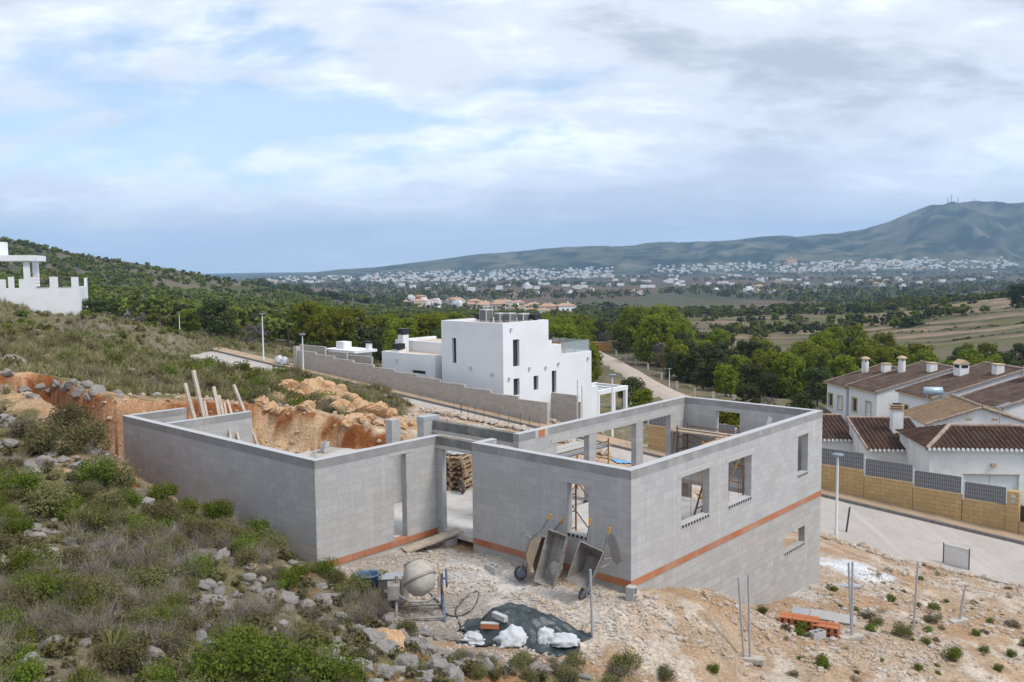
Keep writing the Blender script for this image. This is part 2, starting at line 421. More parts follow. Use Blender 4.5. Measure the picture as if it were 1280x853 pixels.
def roof_tile(name, c1, c2, moss):
    t = NT(name); v = t.coord('Object'); uv = t.coord('UV')
    b = t.n('ShaderNodeTexBrick'); t.L.new(uv, b.inputs['Vector']); b.offset = 0
    b.inputs['Scale'].default_value = 1; b.inputs['Brick Width'].default_value = 0.24; b.inputs['Row Height'].default_value = 0.36
    b.inputs['Mortar Size'].default_value = 0.012; b.inputs['Mortar Smooth'].default_value = 0.2
    t.put(b.inputs['Color1'], c1); t.put(b.inputs['Color2'], c2); t.put(b.inputs['Mortar'], [x * 0.45 for x in c2])
    g = t.ramp(t.noise(v, 1.1, 6, 0.65, 0.5), [(0.46, 0.0), (0.70, 1.0)])
    c = t.mix(t.math('MULTIPLY', g, 0.55), b.outputs['Color'], moss)
    return t.done(c, 0.9, 0.15)
M['tile'] = roof_tile('brown_roof_tile', (0.085, 0.045, 0.032), (0.05, 0.028, 0.022), (0.10, 0.075, 0.05))
M['tile_row'] = roof_tile('grey_brown_roof_tile', (0.12, 0.08, 0.062), (0.078, 0.052, 0.042), (0.16, 0.125, 0.10))
M['tile_light'] = roof_tile('sandy_roof_tile', (0.29, 0.195, 0.12), (0.21, 0.14, 0.09), (0.17, 0.13, 0.08))
M['tile_far'] = plain('terracotta_far', (0.44, 0.28, 0.19), 0.9, 0.15, 0.4)

def leaf(name, c1, c2, c3, trans=0.25, scale=1.2):
    t = NT(name)
    oi = t.n('ShaderNodeObjectInfo'); geo = t.n('ShaderNodeNewGeometry')
    v = t.coord('Object')
    f = t.noise(v, scale, 3, 0.6)
    c = t.mix(t.ramp(f, [(0.35, 0.0), (0.65, 1.0)]), c1, c2)
    c = t.mix(t.math('MULTIPLY', geo.outputs['Random Per Island'], 0.55), c, c3)
    hsv = t.n('ShaderNodeHueSaturation'); t.L.new(c, hsv.inputs['Color'])
    t.L.new(t.math('ADD', t.math('MULTIPLY', oi.outputs['Random'], 0.035), 0.482), hsv.inputs['Hue'])
    t.L.new(t.math('ADD', t.math('MULTIPLY', oi.outputs['Random'], 0.5), 0.75), hsv.inputs['Value'])
    t.put(t.bsdf.inputs['Base Color'], hsv.outputs[0]); t.bsdf.inputs['Roughness'].default_value = 0.75
    t.bsdf.inputs['Specular IOR Level'].default_value = 0.15
    if trans:
        tr = t.n('ShaderNodeBsdfTranslucent'); t.L.new(hsv.outputs[0], tr.inputs[0])
        m = t.n('ShaderNodeMixShader'); m.inputs[0].default_value = trans
        t.L.new(t.bsdf.outputs[0], m.inputs[1]); t.L.new(tr.outputs[0], m.inputs[2]); t.L.new(m.outputs[0], t.out.inputs[0])
    return t.mat
M['pine'] = leaf('pine_needles', (0.165, 0.198, 0.018), (0.27, 0.295, 0.026), (0.105, 0.135, 0.016), 0.4, 0.45)
M['pine_dark'] = leaf('dark_needles', (0.062, 0.076, 0.024), (0.092, 0.105, 0.034), (0.044, 0.056, 0.02), 0.25, 0.5)
M['pine_dead'] = leaf('bare_twigs_crown', (0.20, 0.17, 0.16), (0.26, 0.225, 0.205), (0.13, 0.11, 0.10), 0.1, 0.6)
M['hillpine'] = leaf('hill_pine_needles', (0.14, 0.165, 0.032), (0.19, 0.21, 0.038), (0.10, 0.12, 0.028), 0.25, 0.3)
M['green'] = leaf('green_leaves', (0.10, 0.135, 0.018), (0.165, 0.20, 0.025), (0.065, 0.085, 0.015), 0.3, 3)
M['lime'] = leaf('lime_leaves', (0.13, 0.175, 0.02), (0.20, 0.235, 0.03), (0.08, 0.12, 0.02), 0.3, 3)
M['olive'] = leaf('olive_leaves', (0.155, 0.150, 0.056), (0.215, 0.20, 0.08), (0.10, 0.095, 0.045), 0.25, 3)
M['dry'] = leaf('dry_straw', (0.38, 0.315, 0.19), (0.30, 0.275, 0.14), (0.23, 0.195, 0.11), 0.2, 3)
M['twig'] = leaf('grey_twigs', (0.33, 0.285, 0.245), (0.25, 0.215, 0.19), (0.17, 0.145, 0.125), 0.0, 3)
M['sedge'] = leaf('olive_sedge', (0.205, 0.185, 0.085), (0.165, 0.16, 0.055), (0.25, 0.205, 0.115), 0.2, 3)
M['heath'] = leaf('brown_heath', (0.19, 0.155, 0.095), (0.155, 0.145, 0.07), (0.11, 0.09, 0.06), 0.15, 3)

def rock_mat(name, c1, c2, c3, c4, sc=1.0):
    t = NT(name); v = t.coord('Object')
    oi = t.n('ShaderNodeObjectInfo')
    vv = t.n('ShaderNodeVectorMath', operation='ADD'); t.L.new(v, vv.inputs[0]); t.L.new(oi.outputs['Location'], vv.inputs[1])
    p = vv.outputs[0]
    a = t.noise(p, 1.6 * sc, 6, 0.65, 0.4); b = t.noise(p, 5.0 * sc, 5, 0.65); d = t.noise(p, 14 * sc, 4, 0.6)
    c = t.mix(t.ramp(a, [(0.38, 0.0), (0.62, 1.0)]), c1, c2)
    c = t.mix(t.ramp(b, [(0.5, 0.0), (0.68, 1.0)]), c, c3)
    c = t.mix(t.ramp(d, [(0.56, 0.0), (0.75, 0.8)]), c, c4)
    t.bump(t.math('ADD', b, t.math('MULTIPLY', d, 0.6)), 0.7, 0.06)
    return t.done(c, 0.95, 0.15)
M['lime_rock'] = rock_mat('grey_limestone', (0.315, 0.295, 0.27), (0.24, 0.228, 0.215), (0.36, 0.30, 0.245), (0.14, 0.132, 0.122))
M['ochre_rock'] = rock_mat('ochre_limestone', (0.54, 0.365, 0.22), (0.47, 0.27, 0.13), (0.60, 0.46, 0.33), (0.30, 0.115, 0.04))
M['white_rock'] = rock_mat('pale_rubble', (0.53, 0.485, 0.44), (0.43, 0.37, 0.32), (0.58, 0.56, 0.54), (0.36, 0.29, 0.23), 3)
M['tan_rock'] = rock_mat('tan_rubble', (0.50, 0.40, 0.31), (0.43, 0.325, 0.235), (0.56, 0.48, 0.40), (0.33, 0.21, 0.13), 3)

def ground_mat():
    t = NT('ground'); at = t.n('ShaderNodeVertexColor', layer_name='Col'); pos = t.coord('Pos')
    f1 = t.noise(pos, 13.0, 6, 0.7); f2 = t.noise(pos, 1.4, 5, 0.6); f3 = t.noise(pos, 0.02, 6, 0.6)
    vo = t.n('ShaderNodeTexVoronoi'); t.L.new(pos, vo.inputs['Vector']); vo.inputs['Scale'].default_value = 5.5
    k = t.ramp(f1, [(0.3, 0.5), (0.7, 1.4)]); k2 = t.ramp(f2, [(0.3, 0.78), (0.7, 1.18)]); k3 = t.ramp(f3, [(0.3, 0.85), (0.7, 1.12)])
    c = t.mix(1.0, at.outputs[0], k, 'MULTIPLY'); c = t.mix(1.0, c, k2, 'MULTIPLY'); c = t.mix(1.0, c, k3, 'MULTIPLY')
    t.bump(t.math('ADD', f1, t.math('MULTIPLY', vo.outputs['Distance'], 0.5)), 0.55, 0.07)
    return t.done(c, 0.96, 0.1)
M['ground'] = ground_mat()
def road_mat(name, c1, c2, c3):
    t = NT(name); pos = t.coord('Object')
    a = t.noise(pos, 0.35, 6, 0.6, 0.5); b = t.noise(pos, 14, 4, 0.6)
    w = t.noise(t.mapped(pos, (1.5, 0.05, 1), rot=(0, 0, -ANG)), 1.2, 4, 0.6)
    c = t.mix(t.ramp(a, [(0.4, 0.0), (0.65, 1.0)]), c1, c2); c = t.mix(t.math('MULTIPLY', t.ramp(w, [(0.48, 0.0), (0.66, 1.0)]), 0.7), c, c3); c = t.mix(t.math('MULTIPLY', t.ramp(t.noise(pos, 1.1, 6, 0.7, 0.6), [(0.56, 0.0), (0.66, 1.0)]), 0.5), c, [x * .72 for x in c1])
    c = t.mix(0.35, c, t.ramp(b, [(0.3, 0.3), (0.7, 0.7)]), 'SOFT_LIGHT')
    t.bump(b, 0.3, 0.01)
    return t.done(c, 0.95, 0.12)
M['road'] = road_mat('pale_concrete_road', (0.43, 0.39, 0.355), (0.38, 0.345, 0.315), (0.47, 0.43, 0.395))
M['verge'] = road_mat('earth_verge', (0.42, 0.31, 0.215), (0.36, 0.265, 0.18), (0.30, 0.22, 0.15))
M['kerb'] = plain('kerb_stone', (0.20, 0.18, 0.165), 0.9, 0.25, 4)
M['lane'] = road_mat('pale_lane', (0.44, 0.37, 0.31), (0.40, 0.33, 0.27), (0.47, 0.41, 0.35))
# ------------------------------------------------------------------ terrain
ROAD_S = 0.06759
def road_z(y): return -4.746 + ROAD_S * (y - 1.38)       # the street runs straight along the house's own y axis
RX0, RX1, WX = 20.4, 26.08, 27.3                          # near edge, far kerb, foot of the walls beyond

CTRL = []
def cpy(px, py, Y): P = at_y(px, py, Y); CTRL.append((P[0], P[1], P[2]))
def cpz(px, py, z): P = at_z(px, py, z); CTRL.append((P[0], P[1], P[2]))
def cl(x, y, z): q = to_wor(x, y, z); CTRL.append(q)
for a in [(0, 853, 10.5), (200, 853, 11.5), (450, 853, 13.3), (640, 853, 15.2), (800, 853, 16.8), (960, 853, 18.7), (1120, 853, 20.5), (1280, 853, 22.5),
          (0, 1000, 8), (640, 1000, 12.2), (1280, 1000, 18.5), (-300, 1000, 7), (-300, 853, 9.5), (-300, 650, 15), (-300, 480, 27), (-300, 400, 50), (1500, 853, 25), (1500, 770, 31),
          (0, 750, 13.5), (0, 650, 17.8), (0, 560, 22.5), (0, 480, 30), (0, 430, 42), (0, 395, 60), (0, 364, 92),
          (100, 750, 14.2), (100, 650, 18.5), (100, 560, 24), (110, 500, 30.5), (100, 440, 45), (100, 387, 88),
          (200, 750, 14.9), (200, 690, 17.5), (200, 640, 21), (180, 494, 34), (200, 450, 48), (200, 408, 86), (160, 397, 94), (225, 412, 94), (250, 424, 84),
          (300, 750, 16), (300, 700, 18.2), (300, 674, 20.5), (310, 490, 39), (300, 462, 50),
          (400, 760, 17.5), (390, 715, 19.8), (440, 800, 15.8), (380, 492, 41), (400, 474, 52), (450, 497, 45), (450, 482, 57), (500, 518, 42), (540, 530, 42),
          (930, 835, 19.6), (1055, 808, 22.3), (1136, 798, 24.0), (1192, 790, 26), (1060, 712, 30.5), (1230, 765, 28.5),
          # far side: hill at left, valley, terraces
          (-200, 282, 600), (0, 289, 550), (100, 312, 560), (180, 326, 560), (250, 340, 560), (300, 350, 560), (0, 335, 360), (100, 352, 320), (100, 376, 170),
          (200, 348, 470), (200, 376, 260), (210, 398, 150), (300, 364, 500), (300, 382, 290), (300, 404, 180), (400, 370, 600), (400, 390, 320), (400, 414, 180), (400, 432, 120),
          (480, 380, 620), (480, 404, 300), (480, 432, 150), (540, 390, 650), (600, 392, 560), (600, 412, 300), (600, 445, 150), (720, 394, 520), (720, 425, 250), (720, 455, 140),
          (800, 394, 560), (800, 430, 220), (800, 474, 120), (850, 505, 92), (900, 392, 560), (900, 440, 200), (950, 505, 105), (1000, 515, 84), (1000, 442, 225), (1000, 416, 345), (1000, 391, 560),
          (1150, 442, 200), (1150, 416, 300), (1150, 390, 470), (1280, 442, 170), (1280, 411, 260), (1280, 386, 380), (1450, 386, 380), (1050, 524, 95), (1450, 440, 170)]: cpy(*a)
for a in [(430, 700, -.2), (480, 690, -.3), (560, 700, -.35), (650, 730, -.4), (700, 780, -.45), (560, 790, -.4), (500, 750, -.4), (760, 760, -.35), (760, 810, -.5)]: cpz(*a)
for a in [(.3, -.4, -.4), (2, -.4, -.85), (1.5, -1.1, -.95), (3.4, -.3, -1.2), (3.2, -1.3, -1.6), (5, -1.6, -2.3), (5.9, -.3, -2.45), (7, -2, -2.75), (10.7, -.4, -3.05), (12.5, 0, -3.3), (13, 5, -2.6), (-1, 2, -.32), (-1, 4.5, -.3), (-2.5, 5.6, -.25),
          (6, 10, -.35), (11, 8, -1.3), (12, 12, -1.0), (15.5, 10, -2.1), (9, 16, -.4), (14, 18, -1.2), (12, 24, -.3), (16, 30, -.6), (13, 35, .4),
          (18.6, -8, -5.0), (18.6, 0, -4.45), (18.6, 5, -3.9), (18.8, 10, -2.9), (18.8, 15, -2.1), (18.9, 20, -1.5), (19, 27, -1.2), (19, 35, -1.0), (19.3, 45, -.7), (19.3, 55, -.2), (19.3, 65, .3), (19.3, 80, 1.2), (19.3, 100, 2.4),
          (30, -10, -5.6), (30, 0, -5.0), (30, 15, -4.5), (29.5, 28, -4.2), (36, 20, -6.2), (29.5, 40, -2.6), (29.5, 55, -1.3), (36, 36, -4.8), (40, 60, -3.5), (42, 0, -6.5), (60, -10, -8.6), (60, 20, -8.6)]: cl(*a)
CT = np.array(CTRL)
_tk = lambda x, y: np.stack([x / y * 1.35, np.log(np.maximum(y, 1.0))], -1)
def _tps_fit():
    p = _tk(CT[:, 0], CT[:, 1]); n = len(p)
    d2 = ((p[:, None] - p[None]) ** 2).sum(-1)
    K = np.where(d2 > 0, 0.5 * d2 * np.log(np.maximum(d2, 1e-12)), 0) + np.eye(n) * 2e-4
    A = np.zeros((n + 3, n + 3)); A[:n, :n] = K; A[:n, n] = 1; A[:n, n + 1:] = p; A[n, :n] = 1; A[n + 1:, :n] = p.T
    # heights are fitted as slopes seen from the camera, so near and far weigh alike
    b = np.zeros(n + 3); b[:n] = (CT[:, 2] - CZ) / CT[:, 1]
    return p, np.linalg.solve(A, b)
_TP, _TW = _tps_fit()
def tps(x, y):
    q = _tk(x, y).reshape(-1, 2); out = np.empty(len(q))
    for i in range(0, len(q), 20000):
        s = q[i:i + 20000]
        d2 = ((s[:, None] - _TP[None]) ** 2).sum(-1)
        out[i:i + 20000] = (0.5 * d2 * np.log(np.maximum(d2, 1e-12))) @ _TW[:len(_TP)] + _TW[-3] + s @ _TW[-2:]
    return out.reshape(np.shape(x)) * y + CZ

PIT = [(-5.0, 11.0), (-5.15, 17.2), (-5.9, 22.6), (-4.4, 23.0), (-3.2, 19.4), (0.5, 20.6), (3.1, 19.7), (4.5, 18.0), (6.2, 15.6), (7.2, 12.6), (6.4, 9.0), (6.2, 4.9), (10.6, 4.9), (10.6, .1), (.1, .1), (.1, 6.0), (-4.0, 6.6), (-4.0, 10.6)]
SKY = np.array([(-700, 352), (200, 350), (320, 347), (380, 341), (430, 336), (470, 334), (540, 327), (600, 319), (680, 314), (760, 311), (850, 307), (950, 304), (1040, 301), (1080, 295), (1110, 287), (1140, 276), (1165, 268), (1185, 264), (1280, 264), (1420, 272), (1700, 300)], float)
def mountain(x, y):
    px = 640 + F * x / y
    py = np.interp(px, SKY[:, 0], SKY[:, 1])
    crest = CZ + (334.0 - py) / F * 4200 + 26
    g = fbm(x / 420.0, y / 420.0, 5, 5)
    g2 = 1 - np.abs(fbm(x / 260.0, y / 700.0, 9, 4) * 2 - 1)
    up = np.clip((y - 2650) / 1550, 0, 1)
    prof = 0.30 * up ** 1.2 + 0.70 * sstep(.12, .92, up)
    prof = prof + (g - 0.5) * 0.38 * np.sin(np.pi * up) + (g2 - 0.6) * 0.50 * np.sin(np.pi * up) ** 0.8
    fall = 1 - sstep(4260, 6000, y)
    return np.maximum(crest, 0) * np.clip(prof, 0, 1.02) * fall
def plain_z(x, y):
    z = -26 + 4 * sstep(1700, 2600, y) - 44 * sstep(1500, 6500, y) * sstep(-250, -700, x / y * 1000)
    return z + 5 * (fbm(x / 180.0, y / 180.0, 31, 3) - 0.5) * sstep(650, 900, y)
def natural(x, y):
    z = tps(x, np.minimum(y, 640.0) + 0 * x)
    w = sstep(lerp(610, 480, sstep(-.2, .1, x / y)), lerp(900, 760, sstep(-.2, .1, x / y)), y)
    px = 640 + F * x / y
    # beyond the crests the land drops to the plain
    z = np.where(y > 300, lerp(z, plain_z(x, y), w), z)
    return z + np.where(y > 2500, mountain(x, y), 0)
def road_w(lx, ly):
    """0 on the street bed, 1 on free ground"""
    w = np.where(lx < 20.0, sstep(20.1, 19.0, lx), sstep(28.4, 31.5, lx))
    w = np.where((lx >= 20.1) & (lx <= 28.4), 0.0, w)
    return np.maximum(np.where(ly < -60, 1.0, w), sstep(62, 70, ly))
def ground_z(x, y, detail=True):
    x = np.asarray(x, float); y = np.asarray(y, float)
    l = to_loc(np.stack([x, y], -1)); lx, ly = l[..., 0], l[..., 1]
    z = natural(x, y)
    near = y < 140
    rag = (fbm(x / 1.3, y / 1.3, 3, 4) - 0.5) * 1.1
    dp = poly_dist(lx, ly, PIT) if np.any(near) else np.full(np.shape(x), 1e9)
    site = ((dp < 0.6)) & near
    scr = 1 - bare_mask(x, y)
    if detail:
        amp = np.clip(y / 60.0, 0.25, 1.0)
        z = z + near * scr * ((fbm(x / 2.6, y / 2.6, 11, 4) - 0.5) * 0.75 * amp + (fbm(x / .55, y / .55, 12, 3) - 0.5) * 0.22)
        z = z + near * (1 - scr) * ((fbm(x / 1.1, y / 1.1, 14, 5) - 0.5) * 0.15 + (vnoise(x / .16, y / .16, 15) - 0.5) * 0.05 + (vnoise(x / .07, y / .07, 16) - 0.5) * 0.03)
        z = z + np.where((y >= 140) & (y < 600), (fbm(x / 22.0, y / 22.0, 13, 4) - 0.5) * 3.0 * sstep(140, 260, y), 0)
    e = dp + np.where(dp > -0.3, rag, 0) * np.where((lx < -4.2) | (ly > 12) | (lx > 6.5), 1.0, 0.0)
    z = z + near * np.where((ly > 15) & (lx < 8), .55 * sstep(15, 17, ly) * np.exp(-((dp - 1.0) / 1.1) ** 2), 0)
    wide = np.where(ly > 12, .6, np.where(lx > 6.0, 2.5, 0.5))
    f = sstep(0.0, 1.0, e / wide)
    # only cut where the land stands above the floor
    flo = np.full(np.shape(z), -0.22)
    z = np.where(near, lerp(np.minimum(z, flo), z, f), z)
    rw = road_w(lx, ly)
    z = np.where(near, lerp(road_z(ly) - 0.12, z, rw), z)
    return z
# bare building plot: inside is dirt and rubble, outside is scrub.  Outline given on the ground.
def _ground_hit(px, py):
    r = ray(px, py); Y = 6.0
    while Y < 200:
        P = CAM + r * Y
        if P[2] < tps(np.array([P[0]]), np.array([Y]))[0]: return (P[0], P[1])
        Y *= 1.01
    return (P[0], P[1])
BARE = [_ground_hit(*p) for p in [(402, 712), (425, 726), (455, 728), (500, 790), (560, 822), (640, 838), (700, 846), (790, 868), (860, 1010)]]
BARE += [(16.0, 10.0), (60.0, 18.0), to_wor(20.3, -60)[:2], to_wor(20.3, 30)[:2], to_wor(17, 27)[:2], to_wor(11, 21)[:2], to_wor(6.5, 19.5)[:2], to_wor(.5, 21.0)[:2], to_wor(-3.4, 19.3)[:2], to_wor(-5.4, 17.4)[:2], to_wor(-5.1, 10.9)[:2], to_wor(-4.1, 10.0)[:2], to_wor(-4.1, 6.4)[:2]]
def bare_mask(x, y):
    near = (y < 110)
    d = poly_dist(x, y, BARE)
    return np.where(near, sstep(0.35, -0.35, d + (fbm(x / .9, y / .9, 21, 3) - .5) * 1.2), 0.0)
FIELD = [(-0.02, 0), (0.02, 0)]

def terrain():
    az = np.radians(np.linspace(-54, 54, 660))
    rr = np.concatenate([np.geomspace(5, 15, 110), np.geomspace(15, 48, 300)[1:], np.geomspace(48, 300, 190)[1:], np.geomspace(300, 8200, 270)[1:]])
    A_, R_ = np.meshgrid(az, rr, indexing='xy')
    x = (np.sin(A_) * R_).ravel(); y = (np.cos(A_) * R_).ravel()
    z = ground_z(x, y)
    l = to_loc(np.stack([x, y], -1)); lx, ly = l[:, 0], l[:, 1]
    nr, na = len(rr), len(az)
    Z = z.reshape(nr, na); X = x.reshape(nr, na); Y = y.reshape(nr, na)
    # slope
    dzr = np.gradient(Z, axis=0) / np.maximum(np.hypot(np.gradient(X, axis=0), np.gradient(Y, axis=0)), 1e-6)
    dza = np.gradient(Z, axis=1) / np.maximum(np.hypot(np.gradient(X, axis=1), np.gradient(Y, axis=1)), 1e-6)
    slope = np.hypot(dzr, dza).ravel()
    def C(*c): return np.array(c)
    n1 = fbm(x / 2.2, y / 2.2, 41, 4)[:, None]; n2 = fbm(x / .7, y / .7, 42, 4)[:, None]; n3 = fbm(x / 7, y / 7, 43, 3)[:, None]
    scrub = lerp(C(.185, .155, .10), C(.15, .135, .06), sstep(.4, .6, n1)); scrub = lerp(scrub, C(.25, .23, .205), sstep(.58, .68, n2) * .7)
    scrub = lerp(scrub, C(.30, .17, .085), sstep(.66, .74, n3) * sstep(.4, .6, n2))
    bare = lerp(C(.42, .31, .215), C(.385, .255, .155), sstep(.4, .62, n1)); bare = lerp(bare, C(.50, .425, .345), sstep(.50, .64, n2)); bare = lerp(bare, C(.38, .25, .155), sstep(.6, .72, n3) * .6)
    # grey cement-stained yard in front of the doorway, pale rubble heap before the front wall
    def blob(px_, py_, zz, rad, k=1.0):
        P = at_z(px_, py_, zz); d = np.hypot(x - P[0], y - P[1]) + (fbm(x / .8, y / .8, 51, 3) - .5) * rad * 1.1
        return (sstep(rad, rad * .45, d) * k)[:, None]
    bare = lerp(bare, C(.33, .30, .27), blob(572, 764, -.4, 2.1, .9)); bare = lerp(bare, C(.40, .37, .34), blob(470, 700, -.25, 1.6, .7))
    bare = lerp(bare, C(.58, .555, .53), blob(590, 712, -.35, 1.8, .75)); bare = lerp(bare, C(.56, .50, .43), blob(740, 775, -.4, 1.9, .8)); bare = lerp(bare, C(.58, .55, .52), blob(650, 745, -.4, 1.3, .7))
    bare = lerp(bare, C(.62, .63, .64), blob(1055, 712, -3.15, 1.9, 1.0)); bare = lerp(bare, C(.50, .475, .45), blob(1000, 752, -3.0, 1.4, .8))
    b = bare_mask(x, y)[:, None]
    col = lerp(scrub, bare, b)
    # cut rock face
    near = (y < 60)[:, None]
    ls = fbm(lx / 1.1, z / .9 + ly / 1.1, 61, 4)[:, None]; st = fbm((lx + ly) / .35, z / 1.6, 62, 4)[:, None]
    cliff = lerp(C(.56, .41, .26), C(.48, .28, .13), sstep(.42, .6, ls)); cliff = lerp(cliff, C(.60, .49, .37), sstep(.50, .60, st) * .9); cliff = lerp(cliff, C(.225, .08, .028), sstep(.52, .62, ls))
    top = sstep(.7, 1.5, z + (ls[:, 0] - .5) * 2)[:, None]
    cliff = lerp(cliff, lerp(C(.40, .19, .085), C(.24, .09, .032), sstep(.4, .6, ls)), top * .75)
    dp = poly_dist(lx, ly, PIT)
    cz = ((sstep(.42, .8, slope) * (dp > -.7) * (dp < 3.2) * (lx < 7) * ((ly > 10) | (lx < -4.4)))[:, None]) * near
    col = lerp(col, cliff, cz)
    rim = ((dp > 0) & (dp < 2.6) & (ly > 12))[:, None] * near * sstep(.42, .56, n2) * .8
    col = lerp(col, lerp(C(.36, .18, .08), C(.52, .37, .23), n1), rim * (1 - cz))
    # middle distance: dry terraces at right, forest floor elsewhere, patchwork plain, mountain scrub
    mid = sstep(95, 135, y)[:, None]
    forest = lerp(C(.085, .088, .042), C(.15, .125, .085), sstep(.45, .62, fbm(x / 30, y / 30, 71, 4))[:, None])
    terr = np.sin(y / 4.6 + x / 30 + fbm(x / 40, y / 40, 73, 3) * 9)[:, None]
    fld = lerp(C(.17, .135, .085), C(.095, .092, .045), sstep(-.1, .5, terr)); fld = lerp(fld, C(.27, .195, .13), sstep(.55, .68, fbm(x / 26, y / 9, 74, 3))[:, None])
    fld = lerp(fld, C(.12, .125, .045), sstep(.56, .66, fbm(x / 40, y / 16, 75, 3))[:, None] * .8)
    t = x / y
    fm = (sstep(.17, .27, t + (fbm(x / 60, y / 60, 76, 3) - .5) * .12) * sstep(150, 200, y))[:, None]
    far = lerp(forest, fld, fm)
    plot = np.floor(x / 95 + fbm(x / 300, y / 300, 81, 2) * 3) * 7 + np.floor(y / 150 + fbm(x / 300, y / 300, 82, 2) * 3) * 13
    pv = _hash(plot.astype(np.int64), plot.astype(np.int64) * 3, 5)[:, None]
    pl = lerp(C(.105, .080, .058), C(.165, .122, .088), pv); pl = lerp(pl, C(.075, .085, .05), (pv > .72) * .8); pl = lerp(pl, C(.06, .075, .045), sstep(.5, .62, fbm(x / 120, y / 220, 83, 4))[:, None] * .85)
    far = lerp(far, pl, sstep(560, 760, y)[:, None])
    mt = lerp(C(.03, .046, .03), C(.105, .112, .07), sstep(.40, .6, fbm(x / 60, y / 60, 91, 5))[:, None]); mt = lerp(mt, C(.25, .22, .17), sstep(.56, .70, fbm(x / 80, y / 80, 92, 6))[:, None] * .5)
    far = lerp(far, mt, sstep(2500, 2750, y + (fbm(x / 200, y / 200, 93, 3)[:] - .5) * 400)[:, None])
    col = lerp(col, far, mid)
    i = np.arange(nr * na).reshape(nr, na)
    f = np.stack([i[:-1, :-1], i[:-1, 1:], i[1:, 1:], i[1:, :-1]], -1).reshape(-1, 4)
    o = link('ground', np_mesh('ground', np.stack([x, y, z], -1), f, M['ground'], smooth=True, col=col))
    tag(o, kind='structure')
    return o
terrain()
def gz(x, y): return float(ground_z(np.array([x]), np.array([y]))[0])
def ground_px(px, py, y0=6.0, y1=700.0):
    """where the line of sight through a pixel meets the ground"""
    r = ray(px, py); Ys = np.geomspace(y0, y1, 900)
    P = CAM + r * Ys[:, None]
    h = P[:, 2] - ground_z(P[:, 0], P[:, 1])
    k = np.argmax(h < 0)
    return P[k] if h[k] < 0 else P[-1]

# street: paved sheet, kerb, earth verge; each laid on the one below
def strip(name, x0, x1, y0, y1, dz, mat, n=60, m=8, wob=0.0):
    xs = np.linspace(x0, x1, m); ys = np.linspace(y0, y1, n)
    X, Y = np.meshgrid(xs, ys)
    e = (fbm(Y / 1.5, X * 0, 7, 3) - .5) * wob
    X = np.where(X == x0, X + e, X)
    Z = road_z(Y) + dz
    W = C2 + X[..., None] * V + Y[..., None] * U
    i = np.arange(n * m).reshape(n, m); f = np.stack([i[:-1, :-1], i[:-1, 1:], i[1:, 1:], i[1:, :-1]], -1).reshape(-1, 4)
    o = link(name, np_mesh(name, np.concatenate([W, Z[..., None]], -1).reshape(-1, 3), f, mat, smooth=True))
    box_uv(o.data); return tag(o, kind='structure')
strip('road', RX0 - .3, RX1, -55, 70, 0.0, M['road'], 260, 8, .8)
strip('verge', RX1 + .16, WX + .5, -55, 70, .08, M['verge'], 200, 4)
def kerb():
    mb = MB(); ang = Matrix.Translation((C2[0], C2[1], 0)) @ Matrix.Rotation(ANG, 4, 'Z')
    y = -55.0; random.seed(5)
    while y < 68:
        L_ = 1.0; z = road_z(y + .5)
        a = ang @ Vector((RX1 + .08, y + .01, road_z(y) + .02)); b = ang @ Vector((RX1 + .08, y + L_ - .01, road_z(y + L_) + .02))
        mb.bar(a, b, .16, .24); y += L_
    tag(mb.build('kerb', M['kerb']), kind='structure')
kerb()
# ------------------------------------------------------------------ the unfinished block house
def wall_mb(axis, s0, s1, p0, t, z0, z1, openings=()):
    """solid wall along local x or y with clean rectangular openings (a, b, za, zb)"""
    S = sorted({s0, s1, *[o[0] for o in openings], *[o[1] for o in openings]}); Z = sorted({z0, z1, *[o[2] for o in openings], *[o[3] for o in openings]})
    S = [s for s in S if s0 <= s <= s1]; Z = [z for z in Z if z0 <= z <= z1]
    mb = MB()
    def solid(i, j):
        if i < 0 or j < 0 or i >= len(S) - 1 or j >= len(Z) - 1: return False
        s = (S[i] + S[i + 1]) / 2; z = (Z[j] + Z[j + 1]) / 2
        return not any(a < s < b and c < z < d for a, b, c, d in openings)
    def P(s, q, z): return (s, p0 + q * t, z) if axis == 'x' else (p0 + q * t, s, z)
    for i in range(len(S) - 1):
        for j in range(len(Z) - 1):
            if not solid(i, j): continue
            a, b, c, d = S[i], S[i + 1], Z[j], Z[j + 1]
            for q in (0, 1): mb.add([P(a, q, c), P(b, q, c), P(b, q, d), P(a, q, d)], [(0, 1, 2, 3)])
            for (di, dj, e) in ((-1, 0, [(a, c), (a, d)]), (1, 0, [(b, c), (b, d)]), (0, -1, [(a, c), (b, c)]), (0, 1, [(a, d), (b, d)])):
                if not solid(i + di, j + dj): mb.add([P(e[0][0], 0, e[0][1]), P(e[1][0], 0, e[1][1]), P(e[1][0], 1, e[1][1]), P(e[0][0], 1, e[0][1])], [(0, 1, 2, 3)])
    return mb
def weld(o):
    bm = bmesh.new(); bm.from_mesh(o.data); bmesh.ops.remove_doubles(bm, verts=bm.verts, dist=1e-4); bmesh.ops.recalc_face_normals(bm, faces=bm.faces)
    bm.to_mesh(o.data); bm.free()
    while o.data.uv_layers: o.data.uv_layers.remove(o.data.uv_layers[0])
    box_uv(o.data); return o

